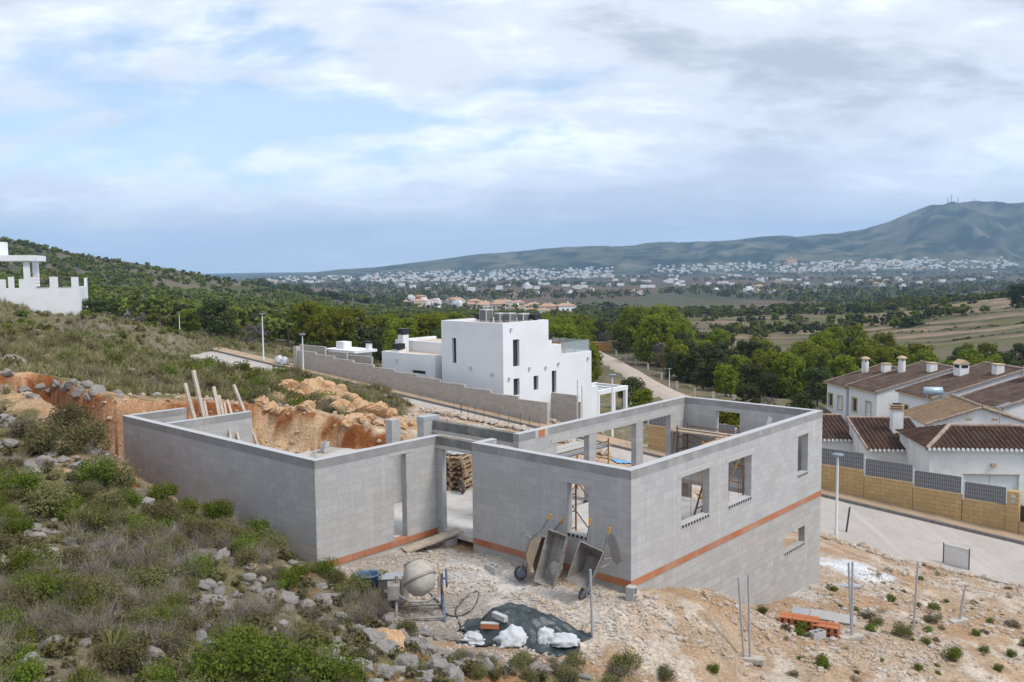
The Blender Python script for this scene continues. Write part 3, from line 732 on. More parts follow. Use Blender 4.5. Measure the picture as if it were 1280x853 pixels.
house = thing('unfinished_house', 'roofless grey concrete block house shell under construction on the bare rubble plot', 'house', (C2[0], C2[1], 0), ANG)
HM = house.matrix_basis if False else Matrix.Translation((C2[0], C2[1], 0)) @ Matrix.Rotation(ANG, 4, 'Z')
def HW(x, y, z): return HM @ Vector((x, y, z))
ZB = 2.38; ZT = 2.60
def hwall(axis, s0, s1, p0, t=.2, z0=0.0, z1=ZB, op=(), mat='block', label=None):
    o = weld(wall_mb(axis, s0, s1, p0, t, z0, z1, op).build('wall', M[mat], house, fix=False))
    if label: o['label'] = label
    return o
def ring(axis, s0, s1, p0, t=.2, z0=ZB, z1=ZT, mat='beam'):
    mb = MB(); e = .004
    if axis == 'x': mb.box(s0, s1, p0 - e, p0 + t + e, z0, z1 - .012)
    else: mb.box(p0 - e, p0 + t + e, s0, s1, z0, z1 - .012)
    o = mb.build('ring_beam', M[mat], house)
    m2 = MB()
    if axis == 'x': m2.box(s0, s1, p0 - .01, p0 + t + .01, z1 - .012, z1)
    else: m2.box(p0 - .01, p0 + t + .01, s0, s1, z1 - .012, z1)
    m2.build('mortar_cap', M['topping'], o)
    return o
def lintel(axis, s0, s1, p0, z0, z1=None, t=.2):
    z1 = z1 or z0 + .12; mb = MB(); e = .012
    if axis == 'x': mb.box(s0, s1, p0 - e, p0 + t + e, z0 - .004, z1)
    else: mb.box(p0 - e, p0 + t + e, s0, s1, z0 - .004, z1)
    return mb.build('lintel', M['lintel'], house, bevel=.008)
def sill(axis, s0, s1, p, z, w):
    """row of hollow block ends under an opening: pale bed, dark boxes painted as the shade in the cells"""
    mb = MB(); n = max(2, int((s1 - s0) / .13)); st = (s1 - s0) / n
    a, b = (p - .014, p + .02) if w < 0 else (p - .02, p + .014)
    if axis == 'x': mb.box(s0, s1, a, b, z - .10, z - .004)
    else: mb.box(a, b, s0, s1, z - .10, z - .004)
    o = mb.build('sill', M['lintel'], house)
    for i in range(n):
        m2 = MB()
        c0, c1 = s0 + st * (i + .2), s0 + st * (i + .8)
        q0, q1 = (a - .004, a + .01) if w < 0 else (b - .01, b + .004)
        if axis == 'x': m2.box(c0, c1, q0, q1, z - .085, z - .018)
        else: m2.box(q0, q1, c0, c1, z - .085, z - .018)
        m2.build('core_shade', M['dark'], o)  # raised dark box, paints the shade of one hollow cell
def course(axis, s0, s1, p, z0=-.17, z1=0.0, t=.2):
    mb = MB()
    if axis == 'x': mb.box(s0, s1, p - .006, p + t, z0, z1)
    else: mb.box(p - .006, p + t, s0, s1, z0, z1)
    return mb.build('brick_course', M['brick'], house)

# right-hand block: front wall (y), long side wall (x), back wall, far wall with three wide openings
hwall('y', 0, 5.11, 0, op=[(1.22, 1.87, .80, 2.03)])
hwall('x', .2, 10.78, 0, op=[(2.2, 3.58, .82, 2.03), (4.6, 5.93, .80, 1.99), (8.97, 9.7, .83, 2.03)])
hwall('y', .2, 4.9, 10.58, op=[(2.78, 3.68, 1.02, 2.24)])
hwall('x', 1.65, 10.58, 4.9, op=[(3.35, 4.92, 0, 2.1), (5.28, 7.5, 0, 2.1), (7.9, 9.62, 0, 2.1)] + [], z0=0)
ring('y', 0, 5.11, 0); ring('x', .2, 10.78, 0); ring('y', .2, 4.9, 10.58); ring('x', 1.65, 10.78, 4.9)
lintel('y', 1.03, 2.08, 0, 2.03, 2.16); lintel('x', 2.03, 3.76, 0, 2.03, 2.16); lintel('x', 4.47, 6.12, 0, 1.99, 2.14); lintel('x', 8.78, 9.82, 0, 2.03, 2.15)
lintel('y', 2.54, 3.98, 10.58, 2.24, 2.34); lintel('x', 3.1, 10.0, 4.9, 2.1, 2.24)
sill('x', 2.2, 3.58, 0, .82, -1); sill('x', 4.6, 5.93, 0, .80, -1); sill('x', 8.97, 9.7, 0, .83, -1); sill('y', 1.22, 1.87, 0, .80, -1)
course('y', 0, 5.11, 0); course('x', 0, 10.78, 0)
# lower storey below the brick course, stepping down with the ground
hwall('x', 0.012, 10.78, 0.004, z0=-4.2, z1=-.17, op=[(8.13, 9.58, -1.40, -.88)], mat='block_low', label='lower block wall with one small opening')
sill('x', 8.13, 9.58, .004, -1.40, -1)
hwall('y', .21, 5.11, .006, z0=-1.3, z1=-.17, mat='block_low')
for y in (.21, 4.6): MB().box(10.3, 10.57, y, y + .3, -4.2, -.17).build('column', M['block_low'], house)
MB().box(.2, 7.3, .2, 4.9, -.16, -.004).build('floor_slab', M['slab'], house); MB().box(9.35, 10.58, .2, 4.9, -.16, -.004).build('floor_slab', M['slab'], house)  # unseen gap between the two slabs, added to let light into the lower storey
m = MB().box(2.50, 2.78, 4.883, 4.90, 2.385, 2.585).build('brick_infill', M['brick_face'], house)
MB().box(2.36, 2.92, 4.888, 4.90, 2.37, 2.597).build('mortar_patch', M['topping'], m)
hwall('x', .2, .75, 4.91, z1=ZT - .01); MB().box(.2, .76, 4.90, 5.12, ZT - .01, ZT + .003).build('mortar_cap', M['topping'], house)
# left-hand block: front wall with a doorway to the yard, the long wall against the cut, two returns
hwall('x', -4.04, .16, 6.52, op=[(-1.56, -1.10, 0, 2.30)]); ring('x', -4.04, .16, 6.52)
lintel('x', -1.72, -.80, 6.52, 2.30, 2.375)
hwall('y', 6.72, 17.0, -4.04, z0=0); ring('y', 6.72, 17.0, -4.04)
hwall('x', -3.84, -1.95, 16.8); ring('x', -3.84, -1.95, 16.8)
hwall('x', -3.84, -.93, 14.4); ring('x', -3.84, -.93, 14.4)
hwall('x', -1.35, -.55, 13.2, z1=1.35); MB().box(-1.36, -.54, 13.19, 13.41, 1.35, 1.40).build('mortar_cap', M['beam'], house)
course('x', -4.04, .16, 6.52, -.17, 0)
hwall('x', -4.04, .16, 6.53, z0=-1.0, z1=-.17, mat='block_low'); hwall('y', 6.73, 17.0, -4.034, z0=-1.2, z1=-.001, mat='block_low')
MB().box(-3.84, 5.9, 6.73, 16.79, -.16, -.008).build('floor_slab', M['slab'], house)
MB().box(.02, 5.9, 5.112, 6.72, -.16, -.012).build('floor_slab', M['slab'], house)
MB().box(1.0, 5.2, 16.80, 18.05, -.15, -.01).build('floor_slab', M['slab'], house)
# beams over the entrance and block columns
def beam(y0, y1, x, z0=2.28, z1=2.6):
    o = MB().box(x, x + .2, y0, y1, z0 + .09, z1).build('beam', M['beam_old'], house)
    MB().box(x - .02, x + .22, y0, y1, z0 - .01, z0 + .09).build('beam_soffit', M['lintel'], o)
beam(5.115, 6.515, .0)
beam(5.105, 8.5, 1.72, 2.22, 2.58)
beam(8.80, 9.2, 1.72, 2.4, 2.6)
def column(x0, x1, y0, y1, z1=2.6, lab=None):
    o = MB().box(x0, x1, y0, y1, 0, z1).build('column', M['block'], house)
    return o
column(1.35, 2.0, 8.5, 8.8); column(.85, 1.2, 9.4, 9.7); column(.03, .19, 6.32, 6.515, 2.26)
MB().box(1.34, 2.01, 8.49, 8.81, 2.6, 2.72).build('formwork', M['galv'], house)
# damp mortar splash by the corner window (a stain with its own outline, a thin skin of mortar)
def splash():
    pts = [(.62, 1.02), (.45, .98), (.34, .72), (.27, .42), (.40, .30), (.55, .42), (.60, .66), (.72, .86)]
    mb = MB().prism([(a, b) for a, b in pts], 'x', -.006, .001)
    mb.build('mortar_splash', plain('damp_mortar', (.285, .268, .245), .9, .25, 5), house)
splash()
# bent starter bars standing on the slab edges, one part per bar
def starter(x, y, h=.45):
    mb = MB(); mb.tube([(x, y, -.05), (x, y, h - .06), (x + .02, y, h), (x + .08, y, h), (x + .1, y, h - .05)], .006, 5)
    return mb.build('starter_bar', M['rebar'], house)
random.seed(3)
for i in range(16): starter(-3.2 + random.uniform(-.2, .2) + .02 * i, 7.6 + i * .42, random.uniform(1.6, 2.2))
for i in range(14): starter(.6 + i * .6, .9 + random.uniform(-.2, .2), random.uniform(1.5, 2.0))
for i in range(10): starter(6.5 + i * .4, 1.6 + random.uniform(-.1, .1), random.uniform(1.7, 2.1))
# ------------------------------------------------------------------ street side: white villa, walls, lamps
def frame_thing(name, label, cat, x, y, z, rz=None, group=None):
    q = to_wor(x, y, z); return thing(name, label, cat, q, ANG if rz is None else rz, group)
def slit(parent, axis, s0, s1, z0, z1, p, depth, inward):
    """dark glazed slit set back in its reveal: frame + pane"""
    d = p + depth * inward
    mb = MB(); e = .035
    def bx(a, b, c, d_, q0, q1):
        q0, q1 = min(q0, q1), max(q0, q1)
        (mb.box(a, b, q0, q1, c, d_) if axis == 'x' else mb.box(q0, q1, a, b, c, d_))
    bx(s0, s0 + e, z0, z1, d, d + .06 * inward); bx(s1 - e, s1, z0, z1, d, d + .06 * inward)
    bx(s0 + e, s1 - e, z0, z0 + e, d, d + .06 * inward); bx(s0 + e, s1 - e, z1 - e, z1, d, d + .06 * inward)
    o = mb.build('window', M['frame_dark'], parent)
    mb = MB(); bx(s0 + e, s1 - e, z0 + e, z1 - e, d + .02 * inward, d + .04 * inward)
    mb.build('pane', M['glass'], o); return o

vz = -5.6
villa = frame_thing('white_villa', 'modern white cubic villa with slit windows and air conditioners on its flat roof', 'house', 28.6, 30.24, vz)
def vw(axis, s0, s1, p0, t, z0, z1, op=(), mat='white'):
    return weld(wall_mb(axis, s0, s1, p0, t, z0 - vz, z1 - vz, [(a, b, c - vz, d - vz) for a, b, c, d in op]).build('wall', M[mat], villa, fix=False))
L1 = (4.70, 5.13, .21, 2.08)
R_ = [(1.04, 1.72, .17, 2.11), (1.06, 1.70, -1.91, -.69), (3.26, 3.80, -1.77, -.71)]
vw('y', 0, 6.26, 0, .3, -4.6, 3.34, [L1]); vw('x', .3, 5.0, 0, .3, -5.6, 3.34, R_)
vw('y', .3, 6.26, 4.7, .3, -5.6, 3.34); vw('x', .3, 4.7, 5.96, .3, -5.6, 3.34)
slit(villa, 'y', L1[0], L1[1], L1[2] - vz, L1[3] - vz, 0, .2, 1)
for a, b, c, d in R_: slit(villa, 'x', a, b, c - vz, d - vz, 0, .2, 1)
MB().box(.3, 4.7, .3, 5.96, 3.02 - vz, 3.17 - vz).build('roof', M['gravel_roof'], villa)
R2 = [(5.36, 5.9, -2.2, -.53), (8.3, 8.9, -4.9, -3.3)]
vw('x', 5.0, 6.5, .004, .3, -5.6, 1.42, [(5.36, 5.9, -2.2, -.53)]); slit(villa, 'x', 5.36, 5.9, -2.2 - vz, -.53 - vz, .004, .2, 1)
vw('y', .3, 4, 6.2, .3, -5.6, 1.42); vw('x', 5.0, 6.2, 3.7, .3, -5.6, 1.42); MB().box(5.0, 6.2, .3, 3.7, 1.1 - vz, 1.25 - vz).build('roof', M['gravel_roof'], villa)
vw('x', 6.5, 10.3, .008, .3, -5.6, .62, [R2[1]]); slit(villa, 'x', R2[1][0], R2[1][1], R2[1][2] - vz, R2[1][3] - vz, .008, .2, 1)
vw('y', .308, 6, 10.0, .3, -5.6, .62); vw('x', 6.5, 10.0, 5.7, .3, -5.6, .62)
MB().box(6.5, 10.0, .31, 5.7, .28 - vz, .44 - vz).build('terrace', M['gravel_roof'], villa)
# low wing on the uphill side
vw('y', 7.03, 13.25, .01, .3, -2.4, .64, [(8.1, 9.67, -.88, -.62)]); slit(villa, 'y', 8.1, 9.67, -.88 - vz, -.62 - vz, .01, .2, 1)
vw('x', .31, 6, 12.95, .3, -2.4, .64); vw('x', .31, 3, 7.03, .3, -2.4, .64); MB().box(.31, 6, 7.33, 12.95, .30 - vz, .46 - vz).build('roof', M['gravel_roof'], villa)
MB().box(1.2, 1.3, 6.26, 7.03, -2.4 - vz, .1 - vz).build('door', M['ac'], villa)
MB().box(.9, 1.4, 6.26, 7.03, .1 - vz, .36 - vz).build('door_head', M['white'], villa)
vw('y', 6.26, 14.6, 2.6, .3, .46, 1.34); vw('x', 2.9, 7, 14.3, .3, .3, 1.34); MB().box(2.9, 7, 6.26, 14.3, .95 - vz, 1.12 - vz).build('roof', M['gravel_roof'], villa)
def chimney(x, y, z0, z1, w, cap):
    o = MB().box(x - w / 2, x + w / 2, y - w / 2, y + w / 2, z0 - vz, z1 - vz).build('chimney', M['white'], villa)
    k = w / 2 + .06
    mb = MB().box(x - k, x + k, y - k, y + k, z1 + .08 - vz, z1 + cap - vz)
    mb.box(x - .1, x + .1, y - .1, y + .1, z1 - vz, z1 + .08 - vz)
    mb.build('chimney_cowl', M['black'], o)
chimney(2.0, 12.9, .46, 1.85, .62, .50); chimney(.9, 12.2, .46, .72, .6, .52)
chimney(5.72, .75, 1.25, 1.75, .5, .52); chimney(4.35, .75, 3.1, 3.30, .5, .45); chimney(2.4, 4.75, 3.1, 3.34, .3, .45)
# glass balustrade on the terrace, teak bench behind it
mb = MB()
for (a, b) in (((6.6, .16), (10.15, .16)), ((10.15, .16), (10.15, 5.5))): mb.bar((*a, 1.06 - vz), (*b, 1.06 - vz), .012, .86)
rl = mb.build('balustrade', M['rail_glass'], villa)
for (x, y) in ((6.65, .16), (8.4, .16), (10.15, .16), (10.15, 2.8), (10.15, 5.5)): MB().box(x - .025, x + .025, y - .025, y + .025, .60 - vz, 1.52 - vz).build('balustrade_post', M['galv'], rl)
for (ax, s, z, p) in (('y', 3.2, -.05, 0), ('y', 1.05, -.35, 0), ('x', .55, -.62, 0), ('x', 2.75, -.1, 0), ('x', 4.6, -.2, 0), ('x', 6.1, -.05, 0), ('x', 9.8, .05, 0), ('y', 11.4, .02, .01), ('x', .8, 2.85, 0)):
    mb = MB()
    (mb.box(s - .07, s + .07, -.13, -.002, z - .11 - vz, z + .11 - vz) if ax == 'x' else mb.box(p - .13, p - .002, s - .07, s + .07, z - .11 - vz, z + .11 - vz))
    mb.build('wall_lamp', M['ac'], villa)
# garden room and pergola at the low end
vw('x', 10.3, 12.9, 1.3, .25, -6.4, -2.55); vw('y', 1.55, 6, 12.65, .25, -6.4, -2.55); MB().box(10.3, 12.65, 1.55, 6, -2.9 - vz, -2.7 - vz).build('roof', M['white'], villa)
mb = MB()
for x in (13.0, 15.2, 17.0):
    for y in (1.4, 4.6): mb.box(x - .14, x + .14, y - .14, y + .14, -6.6 - vz, -3.35 - vz)
mb.box(12.9, 17.2, 1.25, 1.55, -3.35 - vz, -3.0 - vz); mb.box(12.9, 17.2, 4.45, 4.75, -3.35 - vz, -3.0 - vz)
for x in (13.0, 14.3, 15.6, 17.0): mb.box(x - .12, x + .12, 1.551, 4.449, -3.30 - vz, -3.02 - vz)
pg = frame_thing('pergola', 'white square-posted pergola beside the low end of the cubic villa', 'pergola', 28.6, 30.24, vz)

def pergola():
    for x in (13.0, 15.2, 17.0):
        for y in (1.4, 4.6): MB().box(x - .14, x + .14, y - .14, y + .14, -6.6 - vz, -3.35 - vz).build('post', M['white'], pg)
    for y in (1.4, 4.6): MB().box(12.9, 17.2, y - .15, y + .15, -3.35 - vz, -3.0 - vz).build('beam', M['white'], pg)
    for x in (13.0, 14.3, 15.6, 17.0): MB().box(x - .12, x + .12, 1.551, 4.449, -3.30 - vz, -3.02 - vz).build('rafter', M['white'], pg)
pergola()
bench = frame_thing('terrace_bench', 'wooden bench behind the glass balustrade on the villa terrace', 'bench', 35.9, 31.3, .44)
mb = MB()
for a in (0, .9):
    for b in (0, 1.3): mb.box(a, a + .08, b, b + .08, 0, .4)
mb.build('frame', M['wood'], bench); MB().box(0, .98, 0, 1.38, .4, .5).build('seat', M['wood'], bench); MB().box(.88, .98, 0, 1.38, .5, .95).build('backrest', M['wood'], bench)
# air conditioners on the roof
def ac(x, y, w, h, d, label, face='x'):
    t = frame_thing('air_conditioner', label, 'air conditioner', 28.6 + x, 30.24 + y, 3.17, group='air conditioners on the villa roof')
    MB().box(-w / 2, w / 2, -d / 2, d / 2, .08, h).build('casing', M['ac'], t, bevel=.02)
    MB().box(-w / 2 + .06, w / 2 - .06, -d / 2 - .012, -d / 2, .14, h - .07).build('grille', M['ac_grille'], t)
    MB().box(-d / 2 - 0.0, d / 2, -.3, .3, 0, .08).build('foot', M['foot'], t)
    MB().box(-w / 2 - .012, -w / 2, -d / 2 + .05, d / 2 - .05, .14, h - .07).build('louvre', M['ac_grille'], t)
ac(2.2, 3.7, .75, .98, .7, 'tall air conditioner, the biggest of the five on the white villa roof')
ac(2.7, 2.75, .7, .7, .6, 'low air conditioner beside the tall one on the white villa roof')
ac(3.1, 2.1, .7, .7, .6, 'middle one of the five air conditioners on the white villa roof')
ac(3.8, 1.4, .75, .66, .6, 'low air conditioner next to the black chimney cowl on the villa roof')

def stepped_wall():
    t = frame_thing('stepped_garden_wall', 'long stepped concrete block wall along the street in front of the white villa', 'wall', WX, 25.2, -3.6)
    k = 0; y = 25.2
    while y < 52.4:
        top = -1.62 + .185 * k
        MB().box(0, .2, y - 25.2, y - 25.2 + 2.55, road_z(y) - .4 + 3.6, top + 3.6).build('wall_bay', M['block_far'], t)
        y += 2.55; k += 1
    MB().box(-.15, .3, y - 25.2 + .001, y - 25.2 + .45, road_z(y) - .4 + 3.6, top + .35 + 3.6).build('pier', M['block_far'], t)
stepped_wall()
def plain_wall(name, label, x0, y0, x1, y1, z0, z1, mat, t=.2, cat='wall'):
    q = to_wor(x0, y0, z0); o = thing(name, label, cat, q, ANG)
    mb = MB(); mb.bar((0, 0, (z1 - z0) / 2), (x1 - x0, y1 - y0, (z1 - z0) / 2), t, z1 - z0); mb.build('wall', M[mat], o)
    return o
gw = plain_wall('garden_wall', 'short grey block wall standing before the side windows of the white villa', 34, 31.0, 34, 27.85, -6.0, -2.16, 'block_far')
for i, y in enumerate((-3.1, -3.05, -2.6)): MB().tube([(.05 + .6 * i, y, 1.2), (.05 + .6 * i, y, 5.0 - .5 * i)], .02, 6).build('starter_bar', M['rebar'], gw)

# street lamps
def street_lamp(P, h, label, head=.75):
    t = thing('street_lamp', label, 'street lamp', P, ANG, 'street lamps')
    MB().tube([(0, 0, 0), (0, 0, .5), (0, 0, .52), (0, 0, h)], [.085, .085, .06, .05], 12).build('pole', M['lamp_pole'], t)
    mb = MB(); mb.lathe([(.06, h - .02), (.20, h + .04), (.25, h + .08), (.23, h + .12), (.0, h + .135)], 16); mb.lathe([(0, h + .035), (.19, h + .041)], 16)
    mb.build('lamp_head', M['lamp_head'], t)
    MB().box(-.16, .16, -.16, .16, -.05, .04).build('base_plate', M['galv'], t)
def lamp_at(px, py_top, x, label):
    P = on_x(px, py_top, x); l = to_loc(P); z0 = road_z(l[1]) if x < 27 else gz(P[0], P[1])
    street_lamp((P[0], P[1], z0 - .03), P[2] - z0 - .15, label)
lamp_at(1044.5, 574, 20.1, 'white street lamp with a flat head by the corner of the block house')
lamp_at(764.5, 469.5, 28.0, 'white street lamp in front of the white pergola')
lamp_at(378, 411, 20.15, 'street lamp on the near edge of the road opposite the long stepped wall')
lamp_at(328.3, 385, 26.6, 'tall white street lamp at the bend of the road below the green hill')
def lamp_free(px, py_top, py_base, Y, label):
    P = at_y(px, py_base, Y); T = at_y(px, py_top, Y); g = gz(P[0], P[1])
    street_lamp((P[0], P[1], g - .1), T[2] - g, label)
lamp_free(225, 382, 404, 116, 'distant street lamp on the crest before a round yellow-green tree')
lamp_free(160, 377, 393, 122, 'small distant street lamp on the crest near the white parapet building')

# yellow stone wall with heather screens
yw = frame_thing('yellow_stone_wall', 'yellow stone block wall with grey screens along the far side of the street', 'wall', WX, 0, -6.2)
def bay(y0, y1, zs, zb, top=None, wall_top=None):
    wt = wall_top if wall_top is not None else zb + .02
    MB().box(.04, .26, y0, y1, road_z(y0) - .5 + 6.2, wt + 6.2).build('stone_bay', M['stone_yellow'], yw)
    mb = MB(); mb.box(.10, .125, y0 + .05, y1 - .05, wt + .03 + 6.2, zs + 6.2)
    o = mb.build('screen_panel', M['screen'], yw)
    m2 = MB(); n = int((y1 - y0) / .1)
    for i in range(n + 1): yy = y0 + .05 + (y1 - y0 - .1) * i / n; m2.box(.086, .099, yy - .006, yy + .006, wt + .03 + 6.2, zs + .01 + 6.2)
    for j in range(5): zz = lerp(wt + .05, zs, j / 4) + 6.2; m2.box(.078, .0855, y0 + .05, y1 - .05, zz - .006, zz + .006)
    m2.build('wire_mesh', M['galv'], o)
    MB().box(.06, .135, y1 - .04, y1 + .03, wt + 6.15, zs + .06 + 6.2).build('screen_post', M['lamp_pole'], yw)
bays = [(-1.75, .05, -2.90, -3.74), (.12, 2.28, -2.70, -3.55), (2.30, 4.62, -2.45, -3.36), (4.64, 6.95, -2.20, -3.10), (6.97, 9.3, -1.98, -2.86), (9.32, 11.7, -1.78, -2.62), (11.72, 14.1, -1.62, -2.42), (14.12, 17.4, -1.50, -2.24)]
for b in bays: bay(*b)
MB().box(-.02, .36, -2.25, -1.76, road_z(-2) - .5 + 6.2, -3.02 + 6.2).build('gate_pier', M['stone_yellow'], yw, bevel=.02)
mb = MB(); mb.box(-.04, -.021, -2.12, -1.92, -3.30 + 6.2, -3.16 + 6.2); mb.build('letter_box', M['ac'], yw)
MB().box(-.04, -.021, -2.12, -1.92, -3.52 + 6.2, -3.38 + 6.2).build('meter_box', M['galv'], yw)
MB().box(.04, .26, -30, -4.9, road_z(-30) - .6 + 6.2, -4.4 + 6.2).build('stone_bay', M['stone_yellow'], yw)
gt = frame_thing('metal_gate', 'dark brown metal gate beside the pier of the yellow stone wall', 'gate', WX + .1, -4.85, -5.4)
mb = MB(); mb.box(0, .05, 0, 2.55, .25, 1.75); mb.build('leaf', M['brown_door'], gt)
for z in (.4, .75, 1.1, 1.45): MB().box(-.02, -.001, .05, 2.5, z, z + .04).build('rail', M['frame_dark'], gt)
mb = MB(); mb.box(.04, .26, -4.9, -2.26, road_z(-3.5) - .5 + 6.2, -4.36 + 6.2); mb.build('stone_bay', M['stone_yellow'], yw)

# ------------------------------------------------------------------ tiled white houses at right
def tile_slope(mb, e0, e1, up, a=0.0, b=0.0, pitch=.26, amp=.085):
    """ridged tiles: eave e0-e1, slope vector up; a, b = inset of the ridge at either end (hips)"""
    e0, e1, up = Vector(e0), Vector(e1), Vector(up); W = (e1 - e0).length; ed = (e1 - e0) / W
    no = ed.cross(up).normalized(); no = no if no.z > 0 else -no
    n = max(2, int(W / pitch)); k = 6
    pts = []
    for i in range(n * k + 1):
        u = W * i / (n * k); ph = (i % k) / k
        h = amp * abs(math.sin(math.pi * ph)) ** .8
        lim = 1.0
        if a > 0: lim = min(lim, u / a)
        if b > 0: lim = min(lim, (W - u) / b)
        pts.append((e0 + ed * u + no * h, e0 + ed * u + up * max(lim, 0.0) + no * h * (1 if lim >= 1 else .6)))
    vs = [q for p in pts for q in p]
    mb.add(vs, [(2 * i, 2 * i + 2, 2 * i + 3, 2 * i + 1) for i in range(len(pts) - 1)], 0, False)
    return mb
def eave_row(mb, e0, e1, out, pitch=.24, r=.085):
    e0, e1 = Vector(e0), Vector(e1); W = (e1 - e0).length; n = max(2, int(W / pitch))
    for i in range(n):
        c = e0.lerp(e1, (i + .5) / n); mb.tube([c - Vector(out) * .03, c + Vector(out) * .05], r, 8)
    return mb
def ridge_row(mb, a, b, r=.10, n=None):
    a, b = Vector(a), Vector(b); L_ = (b - a).length; n = n or max(1, int(L_ / .4))
    for i in range(n):
        p, q = a.lerp(b, i / n), a.lerp(b, (i + .97) / n); mb.tube([p, q], [r * .86, r], 8)
    return mb
RZ = R(-6.5)
def block_house(x, y, z0, w, d, h, label, parts):
    t = thing('tiled_house', label, 'house', (x, y, z0), RZ)
    parts(t, w, d, h); return t
def with_openings(t, w, d, h, op):
    return weld(wall_mb('x', 0, w, 0, .25, 0, h, op).build('wall', M['white_old'], t, fix=False))
def shell(t, w, d, h, op=()):
    with_openings(t, w, d, h, op)
    MB().box(0, .25, .25, d, 0, h).build('wall', M['white_old'], t); MB().box(w - .25, w, .25, d, 0, h).build('wall', M['white_old'], t); MB().box(.25, w - .25, d - .25, d, 0, h).build('wall', M['white_old'], t)
def g_parts(t, w, d, h):
    shell(t, w, d, h, [(1.75, 4.55, 0, h - 1.38)])
    s = MB().box(1.75, 4.55, .14, .18, 0, h - 1.38).build('garage_door', M['shutter'], t)
    MB().box(3.12, 3.15, .125, .14, 0, h - 1.38).build('door_seam', M['ac'], s); MB().box(1.70, 4.60, -.02, .0, h - 1.38, h - 1.34).build('door_head', M['trim'], t)
    MB().box(3.1, 3.34, -.14, -.001, h - .92, h - .76).build('wall_lamp', M['trim'], t)
    o, rise, e = .22, .78, .3
    run = 2.35
    mb = MB(); tile_slope(mb, (-o, -o, h), (w + o, -o, h), (0, run + o, rise), run * .86, run * .86)
    tile_slope(mb, (-o, d + o, h), (-o, -o, h), (run * .86, 0, rise), run, run); tile_slope(mb, (w + o, -o, h), (w + o, d + o, h), (-run * .86, 0, rise), run, run)
    tile_slope(mb, (w + o, d + o, h), (-o, d + o, h), (0, -(run + o), rise), run * .86, run * .86)
    rf = mb.build('roof', M['tile'], t, fix=False)
    ridge_row(MB(), (-o, -o, h + .02), (run * .86 - o, run, rise + h + .05), .13).build('hip_tiles', M['ridge'], rf)
    ridge_row(MB(), (w + o, -o, h + .02), (w + o - run * .86, run, rise + h + .05), .13).build('hip_tiles', M['ridge'], rf)
    ridge_row(MB(), (run * .86 - o, run, rise + h + .05), (w + o - run * .86, run, rise + h + .05), .13).build('ridge_tiles', M['ridge'], rf)
    mb = MB(); eave_row(mb, (-o, -o - .02, h - .0), (w + o, -o - .02, h - .0), (0, -1, 0)); mb.build('eave_tiles', M['white_old'], rf)
    mb = MB().box(-o + .02, w + o - .02, -o + .04, 0, h - .12, h - .02); mb.build('eave_board', M['white_old'], t)
block_house(22.2, 46.0, -5.9, 7.3, 4.9, 3.32, 'white tiled house with a wide white garage door behind the grey screens', g_parts)
def lean_parts(door, lamp, rise=1.08):
    def f(t, w, d, h):
        shell(t, w, d, h, [door] if door else ())
        if door:
            MB().box(door[0], door[1], .14, .18, 0, door[3]).build('door', M['shutter'], t); MB().box(door[0] - .1, door[1] + .15, -.05, .0, door[3], door[3] + .06).build('door_head', M['trim'], t)
        if lamp: MB().box(lamp - .12, lamp + .12, -.13, -.001, h - .72, h - .56).build('wall_lamp', M['trim'], t)
        o = .16
        rf = tile_slope(MB(), (-.12, -o, h), (w + .12, -o, h), (0, d + o, rise)).build('roof', M['tile'], t, fix=False)
        mb = MB(); eave_row(mb, (-.1, -o - .02, h), (w + .1, -o - .02, h), (0, -1, 0)); mb.build('eave_tiles', M['white_old'], rf)
        n = int(d / .25); mb = MB()
        for i in range(n): q = (i + .5) / n; mb.tube([(-.16, -o + (d + o) * (q - .5 / n), h + .05 + rise * (q - .5 / n)), (-.16, -o + (d + o) * (q + .46 / n), h + .05 + rise * (q + .46 / n))], .09, 6)
        mb.build('verge_tiles', M['ridge'], rf)
        ridge_row(MB(), (-.12, d, h + rise + .04), (w + .12, d, h + rise + .04), .11).build('ridge_tiles', M['ridge'], rf)
        for x in (0, w - .25):
            MB().prism([(0, h), (d, h), (d, h + rise - .03)], 'x', x, x + .25).build('gable', M['white_old'], t)
    return f
b = block_house(20.65, 50.0, -6.3, 3.5, 4.4, 2.82, 'white tiled annex with a tall chimney between two lower roofs', lean_parts((2.1, 3.0, 0, 2.1), 2.35))
ch = MB().box(1.9, 2.5, 2.1, 2.7, 2.9, 4.78).build('chimney', M['white_old'], b)
for i in range(3): MB().box(1.86, 2.54, 2.06, 2.74, 4.78 + .13 * i, 4.84 + .13 * i).build('chimney_slab', M['trim'], ch)
MB().box(1.98, 2.42, 2.18, 2.62, 4.781, 5.16).build('flue', M['dark'], ch)
block_house(16.4, 54.2, -6.7, 5.0, 4.4, 3.05, 'white house with a dark tiled roof half hidden by the block house corner', lean_parts((2.2, 3.3, 1.0, 2.2), None, .78))
